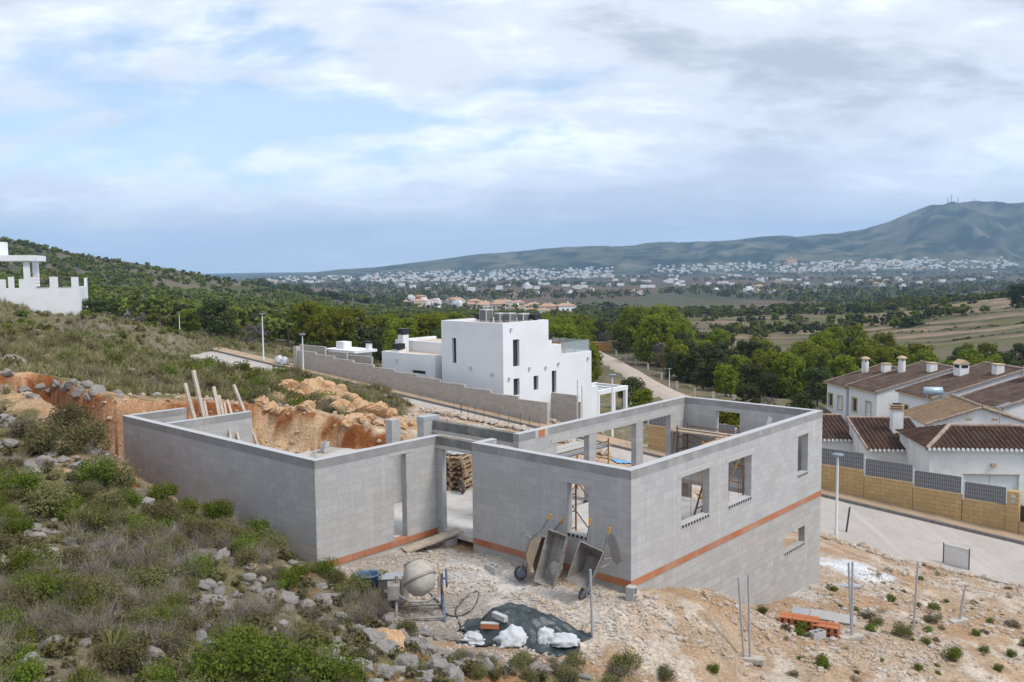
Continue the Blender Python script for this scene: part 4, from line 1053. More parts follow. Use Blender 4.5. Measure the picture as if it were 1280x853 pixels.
def d_parts(t, w, d, h):
    shell(t, w, d, h); rise = 1.05
    for y in (0, d - .25): MB().prism([(0, h), (w, h), (w / 2, h + rise)], 'y', y, y + .25).build('gable', M['white_old'], t)
    rf = MB(); tile_slope(rf, (-.15, d + .1, h - .05), (-.15, -.12, h - .05), (w / 2 + .15, 0, rise + .10)); tile_slope(rf, (w + .15, -.12, h - .05), (w + .15, d + .1, h - .05), (-w / 2 - .15, 0, rise + .10))
    ro = rf.build('roof', M['tile_light'], t, fix=False)
    ridge_row(MB(), (w / 2, -.12, h + rise + .12), (w / 2, d + .1, h + rise + .12), .12).build('ridge_tiles', M['ridge'], ro)
    ridge_row(MB(), (-.15, -.16, h + .0), (w / 2, -.16, h + rise + .05), .09).build('verge_tiles', M['ridge'], ro); ridge_row(MB(), (w + .15, -.16, h + .0), (w / 2, -.16, h + rise + .05), .09).build('verge_tiles', M['ridge'], ro)
    MB().box(w * .36, w * .42, -.02, 0, h + .25, h + .38).build('air_brick', M['trim'], t); MB().box(w * .60, w * .66, -.02, 0, h + .25, h + .38).build('air_brick', M['trim'], t)
block_house(25.85, 54.1, -6.5, 6.4, 4.6, 3.72, 'white house under a pale sandy tiled gable roof behind the garage', d_parts)
wh = thing('solar_water_heater', 'cylindrical solar water tank lying on the ridge of the sandy tiled roof', 'water heater', tuple(at_y(1165, 501, 60.0) + np.array([0, 0, -.35])), RZ)
mb = MB(); mb.tube([(-.62, 0, .45), (-.58, 0, .45), (.58, 0, .45), (.62, 0, .45)], [.14, .26, .26, .14], 16); mb.build('tank', M['solar'], wh)
for x in (-.4, .4): MB().bar((x, 0, -.5), (x, 0, .25), .06).build('leg', M['galv'], wh)
MB().bar((.75, -.5, -.2), (.75, .1, .35), .5, .05).build('collector', M['ac_grille'], wh)
an = thing('tv_antenna', 'thin television antenna on a mast over the hipped tile roof', 'antenna', tuple(at_y(1247, 545, 50.5)), R(25))
MB().tube([(0, 0, -.6), (0, 0, 1.25)], .03, 6).build('mast', M['galv'], an)
MB().tube([(-.35, 0, 1.12), (.85, 0, 1.32)], .018, 6).build('boom', M['galv'], an)
mb = MB()
for i in range(6):
    x = -.3 + i * .22; MB().tube([(x, -.28, 1.13 + .036 * i), (x, .28, 1.13 + .036 * i)], .012, 5).build('element', M['galv'], an)
MB().bar((-.34, -.2, 1.35), (-.34, -.2, .9), .02).build('reflector', M['galv'], an)

# terrace row: each unit a house with front block, set-back bay with an arch, roofs, chimneys
ROW_A = R(8.5)
def row_house(s, zb, label, depth=7.0, chim='round', front=4.7, back=3.1):
    X, Y = 31.4 + .147 * s, 85 - .989 * s
    t = thing('terraced_house', label, 'house', (X, Y, zb - 6.5), ROW_A, 'terraced houses in the row')
    h = 6.5; sl = math.tan(R(14.5))
    # local: x into the house, y towards the far end of the row (front runs from y=0 down to -front)
    wn = weld(wall_mb('y', -front, 0, 0, .25, 0, h, [(-front * .30, -front * .30 + .75, 4.1, 5.3), (-front * .80, -front * .80 + .75, 4.1, 5.3)]).build('wall', M['white_grey'], t, fix=False))
    for k in (.30, .80):
        y0 = -front * k; w_ = MB().box(.12, .16, y0, y0 + .75, 4.1, 5.3).build('window', M['glass' if k < .5 else 'shutter'], t)
        m = MB(); m.box(-.03, 0, y0 - .12, y0, 4.0, 5.42); m.box(-.03, 0, y0 + .75, y0 + .87, 4.0, 5.42); m.box(-.03, 0, y0, y0 + .75, 5.3, 5.42); m.box(-.05, 0, y0, y0 + .75, 4.0, 4.1); m.build('window_surround', M['trim'], w_)
    MB().box(.25, depth, -.25, 0, 0, h).build('wall', M['white_grey'], t)
    MB().prism([(0, h), (depth, h), (depth, h + depth * sl - .02)], 'y', -.25, 0).build('gable', M['white_grey'], t)
    MB().box(.25, depth, -front, -front + .25, 0, h).build('wall', M['white_grey'], t); MB().prism([(0, h), (depth, h), (depth, h + depth * sl - .02)], 'y', -front, -front + .25).build('gable', M['white_grey'], t)
    # set-back bay
    sb = 2.6
    ob = weld(wall_mb('y', -front - back, -front, sb, .25, 0, h - 1.0, [(-front - back + .6, -front - back + 1.9, 2.9, 4.6)]).build('wall', M['white_grey'], t, fix=False))
    MB().box(sb + .16, sb + .2, -front - back + .6, -front - back + 1.9, 2.9, 4.6).build('window', M['glass'], t)
    pts = [(-front - back + 1.25 + .78 * math.cos(a), 4.55 + .62 * math.sin(a)) for a in np.linspace(0, math.pi, 12)]
    ar = MB().prism(pts, 'x', sb - .03, sb + .05).build('arch', M['trim'], t)
    pts = [(-front - back + 1.25 + .62 * math.cos(a), 4.55 + .48 * math.sin(a)) for a in np.linspace(0, math.pi, 12)]
    MB().prism(pts, 'x', sb - .036, sb + .04).build('arch_light', M['glass'], ar)
    MB().box(1.5, sb + .25, -front - back, -front, 2.7, 2.86).build('balcony', M['white_grey'], t)
    m = MB(); 
    for i in range(9): m.box(1.5, 1.62, -front - back + .05 + i * .34, -front - back + .25 + i * .34, 2.86, 3.7)
    m.box(1.47, 1.65, -front - back, -front, 3.7, 3.85); m.build('balustrade', M['trim'], t)
    # roofs
    zx = lambda x: h + x * sl
    r1 = tile_slope(MB(), (-.25, .14, h - .08), (-.25, -front - .14, h - .08), (depth + .25, 0, (depth + .25) * sl), amp=.05).build('roof', M['tile_row'], t, fix=False)
    MB().box(-.25, .0, -front - .12, .12, h - .22, h - .1).build('eave_board', M['trim'], t)
    for y in (.12, -front - .12): MB().bar((-.25, y, h - .08), (depth, y, h - .02 + (depth) * sl), .16, .10).build('verge_tiles', M['ridge'], r1)
    tile_slope(MB(), (sb - .3, -front - .15, h - 1.0), (sb - .3, -front - back + .05, h - 1.0), (depth - sb + .3, 0, (depth - sb + .3) * sl), amp=.05).build('roof', M['tile_row'], t, fix=False)
    MB().box(sb - .3, sb, -front - back + .05, -front - .15, h - 1.13, h - 1.02).build('eave_board', M['trim'], t)
    MB().box(depth - .2, depth, -front - back, 0, 0, zx(depth) - .1).build('wall', M['white_grey'], t)
    ridge_row(MB(), (depth, .14, zx(depth) + .04), (depth, -front - .14, zx(depth) + .04), .12).build('ridge_tiles', M['ridge'], r1)
    # chimneys
    cx, cy = depth * .62, -front * .25
    if chim == 'round':
        c = MB().tube([(cx, cy, zx(cx) - .3), (cx, cy, zx(cx) + 1.0)], .33, 12).build('chimney', M['white_old'], t)
        for a in range(5): MB().box(cx + .22 * math.cos(a * 1.257) - .05, cx + .22 * math.cos(a * 1.257) + .05, cy + .22 * math.sin(a * 1.257) - .05, cy + .22 * math.sin(a * 1.257) + .05, zx(cx) + 1.0, zx(cx) + 1.3).build('chimney_post', M['white_old'], c)
        MB().lathe([(.46, zx(cx) + 1.3), (.40, zx(cx) + 1.4), (.2, zx(cx) + 1.5), (0, zx(cx) + 1.54)], 12, 0, Matrix.Translation((cx, cy, 0))).build('chimney_cap', M['trim'], c)
    else:
        c = MB().box(cx - .42, cx + .42, cy - .42, cy + .42, zx(cx) - .3, zx(cx) + .95).build('chimney', M['white_old'], t)
        MB().box(cx - .30, cx + .30, cy - .44, cy - .425, zx(cx) + .60, zx(cx) + .85).build('flue_shade', M['dark'], c)  # dark plates on the faces, painted shade in place of open flues
        MB().box(cx - .435, cx - .425, cy - .30, cy + .30, zx(cx) + .60, zx(cx) + .85).build('flue_shade', M['dark'], c)
        MB().prism([(cx - .52, zx(cx) + .95), (cx + .52, zx(cx) + .95), (cx, zx(cx) + 1.3)], 'y', cy - .5, cy + .5).build('chimney_cap', M['trim'], c)
    c2 = MB().box(depth * .8 - .35, depth * .8 + .35, -front * .8 - .3, -front * .8 + .3, zx(depth * .8) - .3, zx(depth * .8) + .7).build('chimney', M['white_old'], t)
    MB().box(depth * .8 - .4, depth * .8 + .4, -front * .8 - .35, -front * .8 + .35, zx(depth * .8) + .7, zx(depth * .8) + .8).build('chimney_cap', M['trim'], c2)
row_house(-1.2, -4.3, 'end house of the terrace row with a round chimney, next to the pines', 5.6, 'round', 3.6, .4)
row_house(2.9, -4.1, 'second terraced house from the pines, with two small windows under its eave', 7.4, 'round')
row_house(10.9, -3.5, 'terraced house in the middle of the row behind the solar tank', 8.0, 'square')
row_house(18.9, -2.95, 'terraced house of the row behind the television antenna', 8.4, 'square')
row_house(26.9, -2.4, 'terraced house at the near end of the row, cut by the picture edge', 8.6, 'round')

# ------------------------------------------------------------------ white parapet building on the hill crest
def crest_house():
    Y = 100.0; k = Y / F; X = lambda p: (p - 640) * k; Z = lambda q: CZ - (q - 334) * k
    bx, bz = X(100), Z(384)
    t = thing('parapet_building', 'white unfinished building with a stepped parapet on the scrub hill crest', 'house', (bx, Y, bz), R(20))
    def bb(name, p0, p1, q0, q1, y0=0.0, d=.35, mat='white', par=t):
        return MB().box(X(p0) - bx, X(p1) - bx, y0, y0 + d, Z(q1) - bz, Z(q0) - bz).build(name, M[mat], par)
    bb('wall', -60, 100, 353.5, 390)
    for p0, p1, q in ((92, 100, 341), (68, 77, 340.5), (47, 53, 340.2), (23, 29, 340), (-20, -12, 340)): bb('parapet_pier', p0, p1, q, 353.45)
    bb('parapet_pier', 34.5, 46.95, 343, 353.45); bb('parapet_pier', 11, 20, 343, 353.45)
    bb('column', 40, 46.9, 320.7, 342.95); bb('wall', -60, 10.4, 320.7, 353.45, 0, .35)
    bb('column', 40, 46.9, 320.7, 353, 6.0, .5)
    bb('roof_slab', -60, 54, 313.8, 320.6, -.4, 8.0); bb('roof_box', 4, 17, 297, 313.75, 2.0, 2.2)
    bb('wall', 97, 100, 353.5, 390, .36, 9.0); bb('parapet_pier', 97, 100, 343, 353.45, 8.4, .9)
    bb('floor_slab', -60, 96.9, 356, 358, .36, 9.0, 'white_old')
    for p0, p1 in ((53.2, 67.8), (77.2, 91.8)):
        for q in (340.5, 344, 348): bb('railing_bar', p0, p1, q, q + .45, .1, .04, 'wood' if q < 341 else 'frame_dark')
        bb('sill', p0, p1, 353.0, 353.45, -.06, .45, 'lintel')
crest_house()

# small white house further up the street
def small_house():
    a = on_x(407, 431, 31); b = on_x(440, 442, 31); la, lb = to_loc(a), to_loc(b); z1 = a[2]; z0 = road_z(la[1]) - 1.8
    t = frame_thing('small_white_house', 'small flat-roofed white house behind grey block walls beside the villa', 'house', 31, lb[1], z0)
    w = la[1] - lb[1]; h = z1 - z0
    MB().box(0, 2.2, 0, w, 0, h - .3).build('wall', M['white'], t)
    MB().box(-.15, 2.4, -.5, w + .2, h - .22, h).build('roof', M['white'], t)
    MB().box(.6, 1.5, w * .52, w * .52 + 1.1, h, h + .62).build('roof_box', M['white_old'], t); c = MB().box(1.6, 2.0, -.3, .1, h, h + .55).build('chimney', M['white_old'], t)
    MB().box(1.55, 2.05, -.35, .15, h + .55, h + .72).build('chimney_cowl', M['black'], c); MB().box(-.01, 0, .4, 1.2, 1, h - .5).build('window', M['glass'], t)
    P = [(369, 427, 374, 445), (375, 428.5, 407, 447)]
    def blockwall(label, x, p0, q0, p1, drop, h0):
        A, B = on_x(p0, q0, x), on_x(p1, q0 + drop, x); l0, l1 = to_loc(A), to_loc(B)
        zb = min(road_z(l0[1]), road_z(l1[1])) - 1.5; zt = max(A[2], B[2])
        plain_wall('block_wall', label, x, l1[1], x, l0[1], zb, zt, 'block_far')
    blockwall('grey block wall at the upper end joining the small white house', 29.0, 375, 428.5, 407, .5, 0)
    blockwall('short grey block wall directly in front of the small white house', 28.6, 411, 437, 434, 0, 0)
    blockwall('low grey block wall between the small white house and the villa', 28.9, 437, 443, 465, 0, 0)
small_house()
# ------------------------------------------------------------------ far town, masts, mid-distance houses
_hx = np.arange(-60, 1341, 7.0); _hY = np.concatenate([np.geomspace(85, 700, 320), np.geomspace(700, 5200, 260)[1:]])
def _hits():
    T = (ray(0, 400)[0] * 0) + np.array([ray(p, 400)[0] for p in _hx])
    Xg = T[:, None] * _hY[None]; Yg = np.broadcast_to(_hY[None], Xg.shape)
    Zg = ground_z(Xg.ravel(), Yg.ravel()).reshape(Xg.shape)
    return to_px(np.stack([Xg, Yg, Zg], -1))[..., 1]
HP = _hits()
def hit_far(px, py, ymin=85, ymax=5200):
    """nearest visible ground at this direction and height in view, beyond ymin"""
    c = HP[int(np.clip(round((px + 60) / 7.0), 0, len(_hx) - 1))]
    ok = (_hY >= ymin) & (_hY <= ymax); idx = np.nonzero(ok)[0]
    k = idx[np.argmax(c[idx] <= py)] if np.any(c[idx] <= py) else None
    if k is None: return None
    Y = _hY[k]; x = ray(px, py)[0] * Y
    return (x, Y, gz(x, Y))

def far_house_mesh(name, w, d, h, wallm, roof='hip', mats=None):
    mb = MB()
    if roof == 'flat':
        mb.box(-w / 2, w / 2, -d / 2, d / 2, -1.5, h, 0); mb.box(-w * .2, w * .3, -d * .3, d * .3, h, h + 2.4, 0); mb.box(-w * .5, w * .1, -d * .52, -d * .5, .4, 2.2, 2)
    else:
        mb.box(-w / 2, w / 2, -d / 2, d / 2, -1.5, h, 0)
        o = .4; r = h + d * .2
        mb.add([(-w / 2 - o, -d / 2 - o, h), (w / 2 + o, -d / 2 - o, h), (w / 2 + o, d / 2 + o, h), (-w / 2 - o, d / 2 + o, h), (-w / 2 + d * .4, 0, r), (w / 2 - d * .4, 0, r)],
               [(0, 1, 5, 4), (1, 2, 5), (2, 3, 4, 5), (3, 0, 4), (3, 2, 1, 0)], 1)
        for i in range(3): x = -w * .32 + i * w * .28; mb.box(x, x + w * .1, -d / 2 - .05, -d / 2 + .01, h * .3, h * .62, 2)
        mb.box(w * .1, w * .1 + .8, -.4, .4, h, r + .9, 0)
    o = mb.build(name, [wallm, M['tile_far'], M['glass']]); me = o.data; bpy.data.objects.remove(o); return me
FH = [far_house_mesh('far_house', 11, 9, 5.6, M['white'], 'flat'), far_house_mesh('far_house', 12, 9, 5.2, M['white']), far_house_mesh('far_house', 13, 10, 5.6, M['cream']), far_house_mesh('far_house', 20, 10, 7.0, M['white_old']), far_house_mesh('far_house', 14, 9, 6.2, M['ochre'])]
def put_house(P, me, label, group, s=1.0, rz=0.0):
    o = link('far_house', me); o.location = P; o.rotation_euler = (0, 0, rz); o.scale = (s, s, s)
    return tag(o, label, 'house', group)
def town():
    rnd = random.Random(12)
    taken = []
    def free(P, r):
        if any(abs(P[0] - q[0]) < r and abs(P[1] - q[1]) < r for q in taken): return False
        taken.append(P); return True
    # white villas at the foot of the far ridge
    for px0, px1, py0, py1, n, lab, grp, w in (
            (470, 770, 339, 351, 120, 'tiny white house in the scattered settlement at the foot of the far ridge', 'houses at the foot of the ridge', (.5, .3, .15, .05, 0)),
            (335, 480, 342, 349, 28, 'tiny pale house on the wooded slope left of the far settlement', 'houses left of the settlement', (.5, .35, .15, 0, 0)),
            (815, 965, 336, 346, 40, 'small pale house in the hillside rows left of the far town', 'houses left of the far town', (.3, .4, .2, .1, 0)),
            (970, 1165, 337, 349, 110, 'pale house packed into the far white town under the mountain', 'houses of the far town', (.25, .2, .3, .2, .05)),
            (1165, 1275, 338, 350, 22, 'pale house in the looser right end of the far town', 'houses at the end of the far town', (.3, .2, .2, .3, 0)),
            (600, 1010, 352, 374, 26, 'lone farmhouse scattered on the brown plain', 'farmhouses on the plain', (.4, .35, .2, .05, 0)),
            (1078, 1132, 362, 373, 7, 'white house in the little group on the plain by a pale track', 'house group on the plain', (.3, .5, .2, 0, 0))):
        k = 0; tries = 0
        while k < n and tries < n * 12:
            tries += 1
            px = rnd.uniform(px0, px1); py = rnd.uniform(py0, py1)
            P = hit_far(px, py, 800)
            if P is None or not free(P, 8): continue
            put_house(P, rnd.choices(FH, w)[0], lab, grp, rnd.uniform(.55, .95), rnd.choice((0, .3, -.4, 1.2)) + rnd.uniform(-.2, .2)); k += 1
    # pinkish villas on the wooded rise in the middle distance
    for i in range(34):
        for _ in range(20):
            u = rnd.random(); px = 502 + 214 * u; py = 375 + 20 * u + rnd.uniform(-3.5, 4.5)
            P = hit_far(px, py, 300, 900)
            if P is not None and free(P, 9): break
        else: continue
        put_house(P, rnd.choices(FH, (.15, .3, .45, .05, .05))[0], 'sand coloured villa among trees on the middle-distance rise', 'villas on the middle rise', rnd.uniform(.6, .9), rnd.uniform(-.5, .5))
    # the rest of the settlements, too small and many to tell apart
    Vs = []; Fs = []; Ms = []; o = 0
    for px0, px1, py0, py1, n in ((470, 770, 338, 351, 260), (330, 480, 341, 349, 70), (815, 965, 336, 345, 70), (970, 1180, 336, 347, 190), (1165, 1278, 337, 349, 50), (480, 1000, 346, 364, 80), (1000, 1270, 350, 366, 18)):
        for i in range(n):
            P = hit_far(rnd.uniform(px0, px1), rnd.uniform(py0, py1), 800)
            if P is None or not free(P, 6): continue
            w, d, h = rnd.uniform(3, 6.5), rnd.uniform(3, 5), rnd.uniform(2.8, 5.5)
            v = np.array([(a * w, b * d, c) for c in (-1.5, h) for b in (-1, 1) for a in (-1, 1)]) + np.array(P)
            Vs.append(v); Fs.append(np.array([(4, 5, 7, 6), (0, 1, 5, 4), (2, 6, 7, 3), (0, 4, 6, 2), (1, 3, 7, 5)]) + o); k = rnd.random(); Ms += [3 if k < .25 else (1 if k < .4 else 0)] + [0 if k < .7 else 2] * 4; o += 8
    tag(link('far_settlement', np_mesh('far_settlement', np.concatenate(Vs), np.concatenate(Fs), [M['white'], M['cream'], M['white_old'], M['tile_far']], np.array(Ms))), kind='stuff')
    # church above the far town
    P = hit_far(990, 338, 1500)
    if P:
        t = thing('church', 'stone church with a squat tower above the roofs of the far town', 'church', P, .2)
        MB().box(-16, 12, -9, 9, -2, 13).build('nave', M['trim'], t); MB().box(12, 21, -5, 5, -2, 22).build('tower', M['trim'], t); MB().lathe([(6, 22), (4, 25), (0, 28)], 4).build('spire', M['tile_far'], t); MB().prism([(-9.5, 13), (9.5, 13), (0, 17)], 'x', -16.5, 11.9).build('roof', M['tile_far'], t)
    # masts on the mountain
    for px, h in ((1186, 34), (1190.5, 48), (1199, 30), (1219, 34), (1224, 26)):
        Y = 4150.0; x = ray(px, 300)[0] * Y; P = (x, Y, gz(x, Y) - 2)
        t = thing('radio_mast', 'thin radio mast on the flat mountain summit', 'mast', P, 0, 'radio masts on the summit')
        mb = MB()
        for a in range(3): mb.bar((3 * math.cos(a * 2.09), 3 * math.sin(a * 2.09), 0), (.4 * math.cos(a * 2.09), .4 * math.sin(a * 2.09), h), 1.0)
        mb.build('lattice', M['galv'], t); MB().box(-2, 2, -.6, .6, h * .7, h * .76).build('dish', M['white'], t)
town()
# pale lane running down behind the villa, its posts, and two ochre buildings among the pines
LANE = [(741, 448, 168), (757, 456, 150), (776, 467, 131), (800, 480, 114), (830, 496, 99), (865, 515, 86), (905, 540, 74)]
LW = np.array([at_y(*a)[:2] for a in LANE])
def lane():
    from math import hypot
    q = []
    for i in range(len(LW) - 1):
        for k in range(10): q.append(LW[i] + (LW[i + 1] - LW[i]) * k / 10)
    q = np.array(q); d = np.gradient(q, axis=0); d /= np.linalg.norm(d, axis=1)[:, None]; no = np.stack([-d[:, 1], d[:, 0]], -1)
    zc = np.array([gz(*p) for p in q]); zc = np.convolve(np.pad(zc, 4, 'edge'), np.ones(9) / 9, 'valid') + .35
    vs = []; m = 5
    for p, n_, z in zip(q, no, zc):
        for j in range(m): s = (j / (m - 1) - .5) * 5.6; e = p + n_ * s; vs.append((e[0], e[1], z - (.9 if j in (0, m - 1) else 0)))
    i = np.arange(len(q) * m).reshape(-1, m); f = np.stack([i[:-1, :-1], i[:-1, 1:], i[1:, 1:], i[1:, :-1]], -1).reshape(-1, 4)[:, ::-1]
    tag(link('lane', np_mesh('lane', np.array(vs), f, M['lane'], smooth=True)), kind='structure')
    for (px, py, h) in ((775, 455, 0), (772.5, 466, 1), (793, 473, 1), (803, 477, 1), (821, 481, 1), (840, 487, 1), (787, 490, 1), (809, 500, 1), (884, 500, 1)):
        pass
    k = 0
    for i in range(4, len(q) - 6, 6):
        for sgn in (-1, 1):
            if sgn < 0 and i % 12: continue
            e = q[i] + no[i] * 3.4 * sgn
            t = thing('bollard', 'pale concrete post in the row along the lane behind the villa', 'bollard', (e[0], e[1], gz(*e)), 0, 'posts along the lane')
            MB().box(-.14, .14, -.14, .14, 0, .95).build('post', M['lintel'], t, bevel=.03); MB().box(-.17, .17, -.17, .17, .95, 1.0).build('cap', M['trim'], t)
    return q
LQ = lane()
def lane_lamp(px, pt, pb, Y, lab):
    P = at_y(px, pb, Y); T = at_y(px, pt, Y); g = gz(P[0], P[1]); g = min(g, T[2] - 3); street_lamp((P[0], P[1], g), T[2] - g, lab)
lane_lamp(773, 452, 468, 135, 'grey street lamp at the far end of the lane beside the pines')
lane_lamp(835.5, 466, 486, 110, 'grey street lamp on the lane in front of a bare grey bush')
lane_lamp(909, 489, 504, 100, 'street lamp showing over the back corner of the block house')
def ochre(px, py, Y, w, d, h, rz, name, label, win=False):
    P = at_y(px, py, Y); z = gz(P[0], P[1]); h = max(h, P[2] - z)
    t = thing(name, label, 'house' if win else 'wall', (P[0], P[1], z), rz)
    MB().box(-w / 2, w / 2, 0, d, -.5, h).build('wall', M['ochre'], t)
    if win:
        f = MB().box(-w * .18, w * .42, -.05, .0, h - 1.5, h - .45).build('window', M['frame_dark'], t); MB().box(-w * .15, w * .39, -.07, -.05, h - 1.45, h - .5).build('pane', M['glass'], f); MB().box(-w / 2 - .15, w / 2 + .15, -.15, d + .15, h, h + .15).build('roof', M['trim'], t)
    else:
        for i in range(8): MB().box(-w / 2 + w * (i + .3) / 8, -w / 2 + w * (i + .7) / 8, -.04, .0, h - .5, h - .2).build('vent_block', M['trim'], t)
        MB().box(-w / 2, w / 2, -.1, d + .1, h, h + .1).build('coping', M['trim'], t)
ochre(746, 439.5, 175, 5.5, .3, 1.8, 0, 'ochre_wall', 'low ochre wall at the top of the lane just right of the villa')
ochre(835, 449, 140, 2.6, 4, 2.5, .1, 'ochre_house', 'small ochre house with a dark window deep among the pines', True)
# ------------------------------------------------------------------ vegetation
RNG = np.random.default_rng(7)
def quads(c, size, asp=1.0, up=0.0, rng=RNG, nrm=None):
    """leaf faces: centres (n,3), size (n,), random tilt; nrm blends the facing direction"""
    n = len(c); d = rng.normal(size=(n, 3))
    if nrm is not None: d = d * .75 + nrm * 1.1
    d[:, 2] += up; d /= np.linalg.norm(d, axis=1)[:, None]
    r = rng.normal(size=(n, 3)); a = np.cross(d, r); a /= np.linalg.norm(a, axis=1)[:, None]; b = np.cross(d, a)
    a = a * (size * .5)[:, None]; b = b * (size * .5 * asp)[:, None]
    Vv = np.stack([c - a - b * .35, c + b * -1.0, c + a - b * .35, c + b], 1).reshape(-1, 3)
    return Vv, np.arange(4 * n).reshape(n, 4)
def blob_points(centers, radii, per, rng=RNG, flat=.8, shell=.55):
    P = []; N_ = []
    for c, r, k in zip(centers, radii, per):
        d = rng.normal(size=(k, 3)); d /= np.linalg.norm(d, axis=1)[:, None]
        q = d * (r * (shell + (1 - shell) * rng.random(k) ** .6))[:, None]; q[:, 2] *= flat
        P.append(c + q); N_.append(d)
    return np.concatenate(P), np.concatenate(N_)
def twigs(n, h, spread, w, rng, seg=4, base=.08, droop=0.1, kink=.22):
    """thin bent stems: three-sided tapering tubes"""
    Vv = []; Ff = []; o = 0
    for i in range(n):
        a = rng.random() * 2 * math.pi; t = rng.random() ** .6 * spread; L_ = h * (.55 + .5 * rng.random())
        p = np.array([math.cos(a), math.sin(a), 0]) * base * rng.random(); d = np.array([math.cos(a) * t, math.sin(a) * t, 1.0]); d /= np.linalg.norm(d)
        if rng.random() < .55: p = p + d * L_ * rng.uniform(.15, .6); L_ *= .6; d = d + rng.normal(size=3) * .45; d /= np.linalg.norm(d)
        for s in range(seg + 1):
            ww = w * (1 - .8 * s / seg)
            for k in range(3):
                an = k * 2.094 + i; Vv.append(p + np.array([math.cos(an), math.sin(an), .25 * math.sin(an * 2)]) * ww)
            if s < seg:
                for k in range(3): Ff.append((o + s * 3 + k, o + s * 3 + (k + 1) % 3, o + s * 3 + 3 + (k + 1) % 3, o + s * 3 + 3 + k))
            p = p + d * (L_ / seg); d = d + rng.normal(size=3) * kink + np.array([0, 0, -droop]); d /= np.linalg.norm(d)
        o += (seg + 1) * 3
    return np.array(Vv), np.array(Ff)
def blades(n, h, spread, w, rng, seg=3):
    Vv = []; Ff = []; o = 0
    for i in range(n):
        a = rng.random() * 2 * math.pi; t = rng.random() * spread; L_ = h * (.5 + .6 * rng.random()); p = np.array([math.cos(a), math.sin(a), 0]) * .12 * rng.random()
        d = np.array([math.cos(a) * t, math.sin(a) * t, 1.0]); d /= np.linalg.norm(d); side = np.array([-math.sin(a + .6), math.cos(a + .6), 0])
        for s in range(seg + 1):
            ww = w * (1 - .85 * s / seg); Vv += [p - side * ww, p + side * ww]
            if s < seg: k = o + 2 * s; Ff.append((k, k + 1, k + 3, k + 2))
            p = p + d * L_ / seg; d = d + np.array([math.cos(a), math.sin(a), -.6]) * .22; d /= np.linalg.norm(d)
        o += 2 * (seg + 1)
    return np.array(Vv), np.array(Ff)
def cat(*a):
    V_ = []; F_ = []; m = []; o = 0
    for (v, f, mi) in a: V_.append(v); F_.append(f + o); m.append(np.full(len(f), mi)); o += len(v)
    return np.concatenate(V_), np.concatenate(F_), np.concatenate(m)
def shrub_form(rng, r, h, nb):
    c = []; rad = []
    for i in range(nb):
        a = rng.random() * 6.283; q = r * .62 * rng.random() ** .5; z = h * rng.uniform(.25, .78) * (1 - .35 * (q / r) ** 2)
        c.append((q * math.cos(a), q * math.sin(a), z)); rad.append(r * rng.uniform(.26, .46))
    return np.array(c), np.array(rad)
# prototypes: dict kind -> list of (part meshes, arrays); detail 2 near, 1 middle, 0 far
def make_shrub(kind, seed, det):
    g = np.random.default_rng(seed); n = (70, 420, 1900)[det]; ls = (.26, .105, .052)[det]; tw = (.016, .009, .0045)[det]
    if kind in ('green', 'lime', 'olive'):
        c, rad = shrub_form(g, .78, .95, 12 if det else 5); per = np.maximum(1, (rad ** 2 / (rad ** 2).sum() * n)).astype(int)
        P, Nn = blob_points(c, rad, per, g, .9, .45); keep = P[:, 2] > .02; P, Nn = P[keep], Nn[keep]
        v, f = quads(P, g.uniform(.7, 1.3, len(P)) * ls * (1.0 if kind != 'olive' else .8), 1.5 if kind != 'olive' else 2.2, .25, g, Nn)
        # upright sprigs break the outline
        k = n // 4; a = g.random(k) * 6.283; q = .6 * g.random(k) ** .5; S = np.stack([q * np.cos(a), q * np.sin(a), .65 + .5 * g.random(k) - q * .35], -1)
        v2, f2 = quads(S, g.uniform(.6, 1.1, k) * ls * .8, 2.4, 0, g)
        fo = cat((v, f, 0), (v2, f2, 0)); st = twigs((4, 14, 40)[det], .95, .7, tw * 1.3, g)
        return fo, st
    if kind == 'grey':
        st = twigs((22, 90, 330)[det], 1.0, 1.05, tw, g, 4 if det else 2, .1, .03, .3)
        c, rad = shrub_form(g, .7, .75, 6); P, Nn = blob_points(c, rad, np.full(6, max(3, n // 22)), g, .9, .3)
        v, f = quads(P, g.uniform(.5, 1.1, len(P)) * ls * .7, 1.8, 0, g, Nn); return cat((v, f, 0)), st
    if kind == 'heath':
        c, rad = shrub_form(g, .72, .7, 9 if det else 4); per = np.maximum(1, (rad ** 2 / (rad ** 2).sum() * n * .7)).astype(int)
        P, Nn = blob_points(c, rad, per, g, .9, .3); v, f = quads(P, g.uniform(.5, 1.2, len(P)) * ls * .75, 2.8, .3, g, Nn)
        st = twigs((14, 60, 190)[det], .9, .9, tw, g, 4 if det else 2, .1, .02, .25); return cat((v, f, 0)), st
    if kind in ('grass', 'sedge'):
        v, f = blades((20, 90, 260)[det], .75, .85, (.026, .011, .006)[det], g, 3 if det else 2); return cat((v, f, 0)), None
KINDS = dict(green=('green', 'bark'), lime=('lime', 'bark'), olive=('olive', 'twig'), grey=('olive', 'twig'), heath=('heath', 'twig'), grass=('dry', None), sedge=('sedge', None))
KNAME = dict(green='green_shrub', lime='yellow_green_shrub', olive='olive_shrub', grey='grey_twig_shrub', heath='brown_heath_shrub', grass='grass_tuft', sedge='sedge_tuft')
PROTO = {}
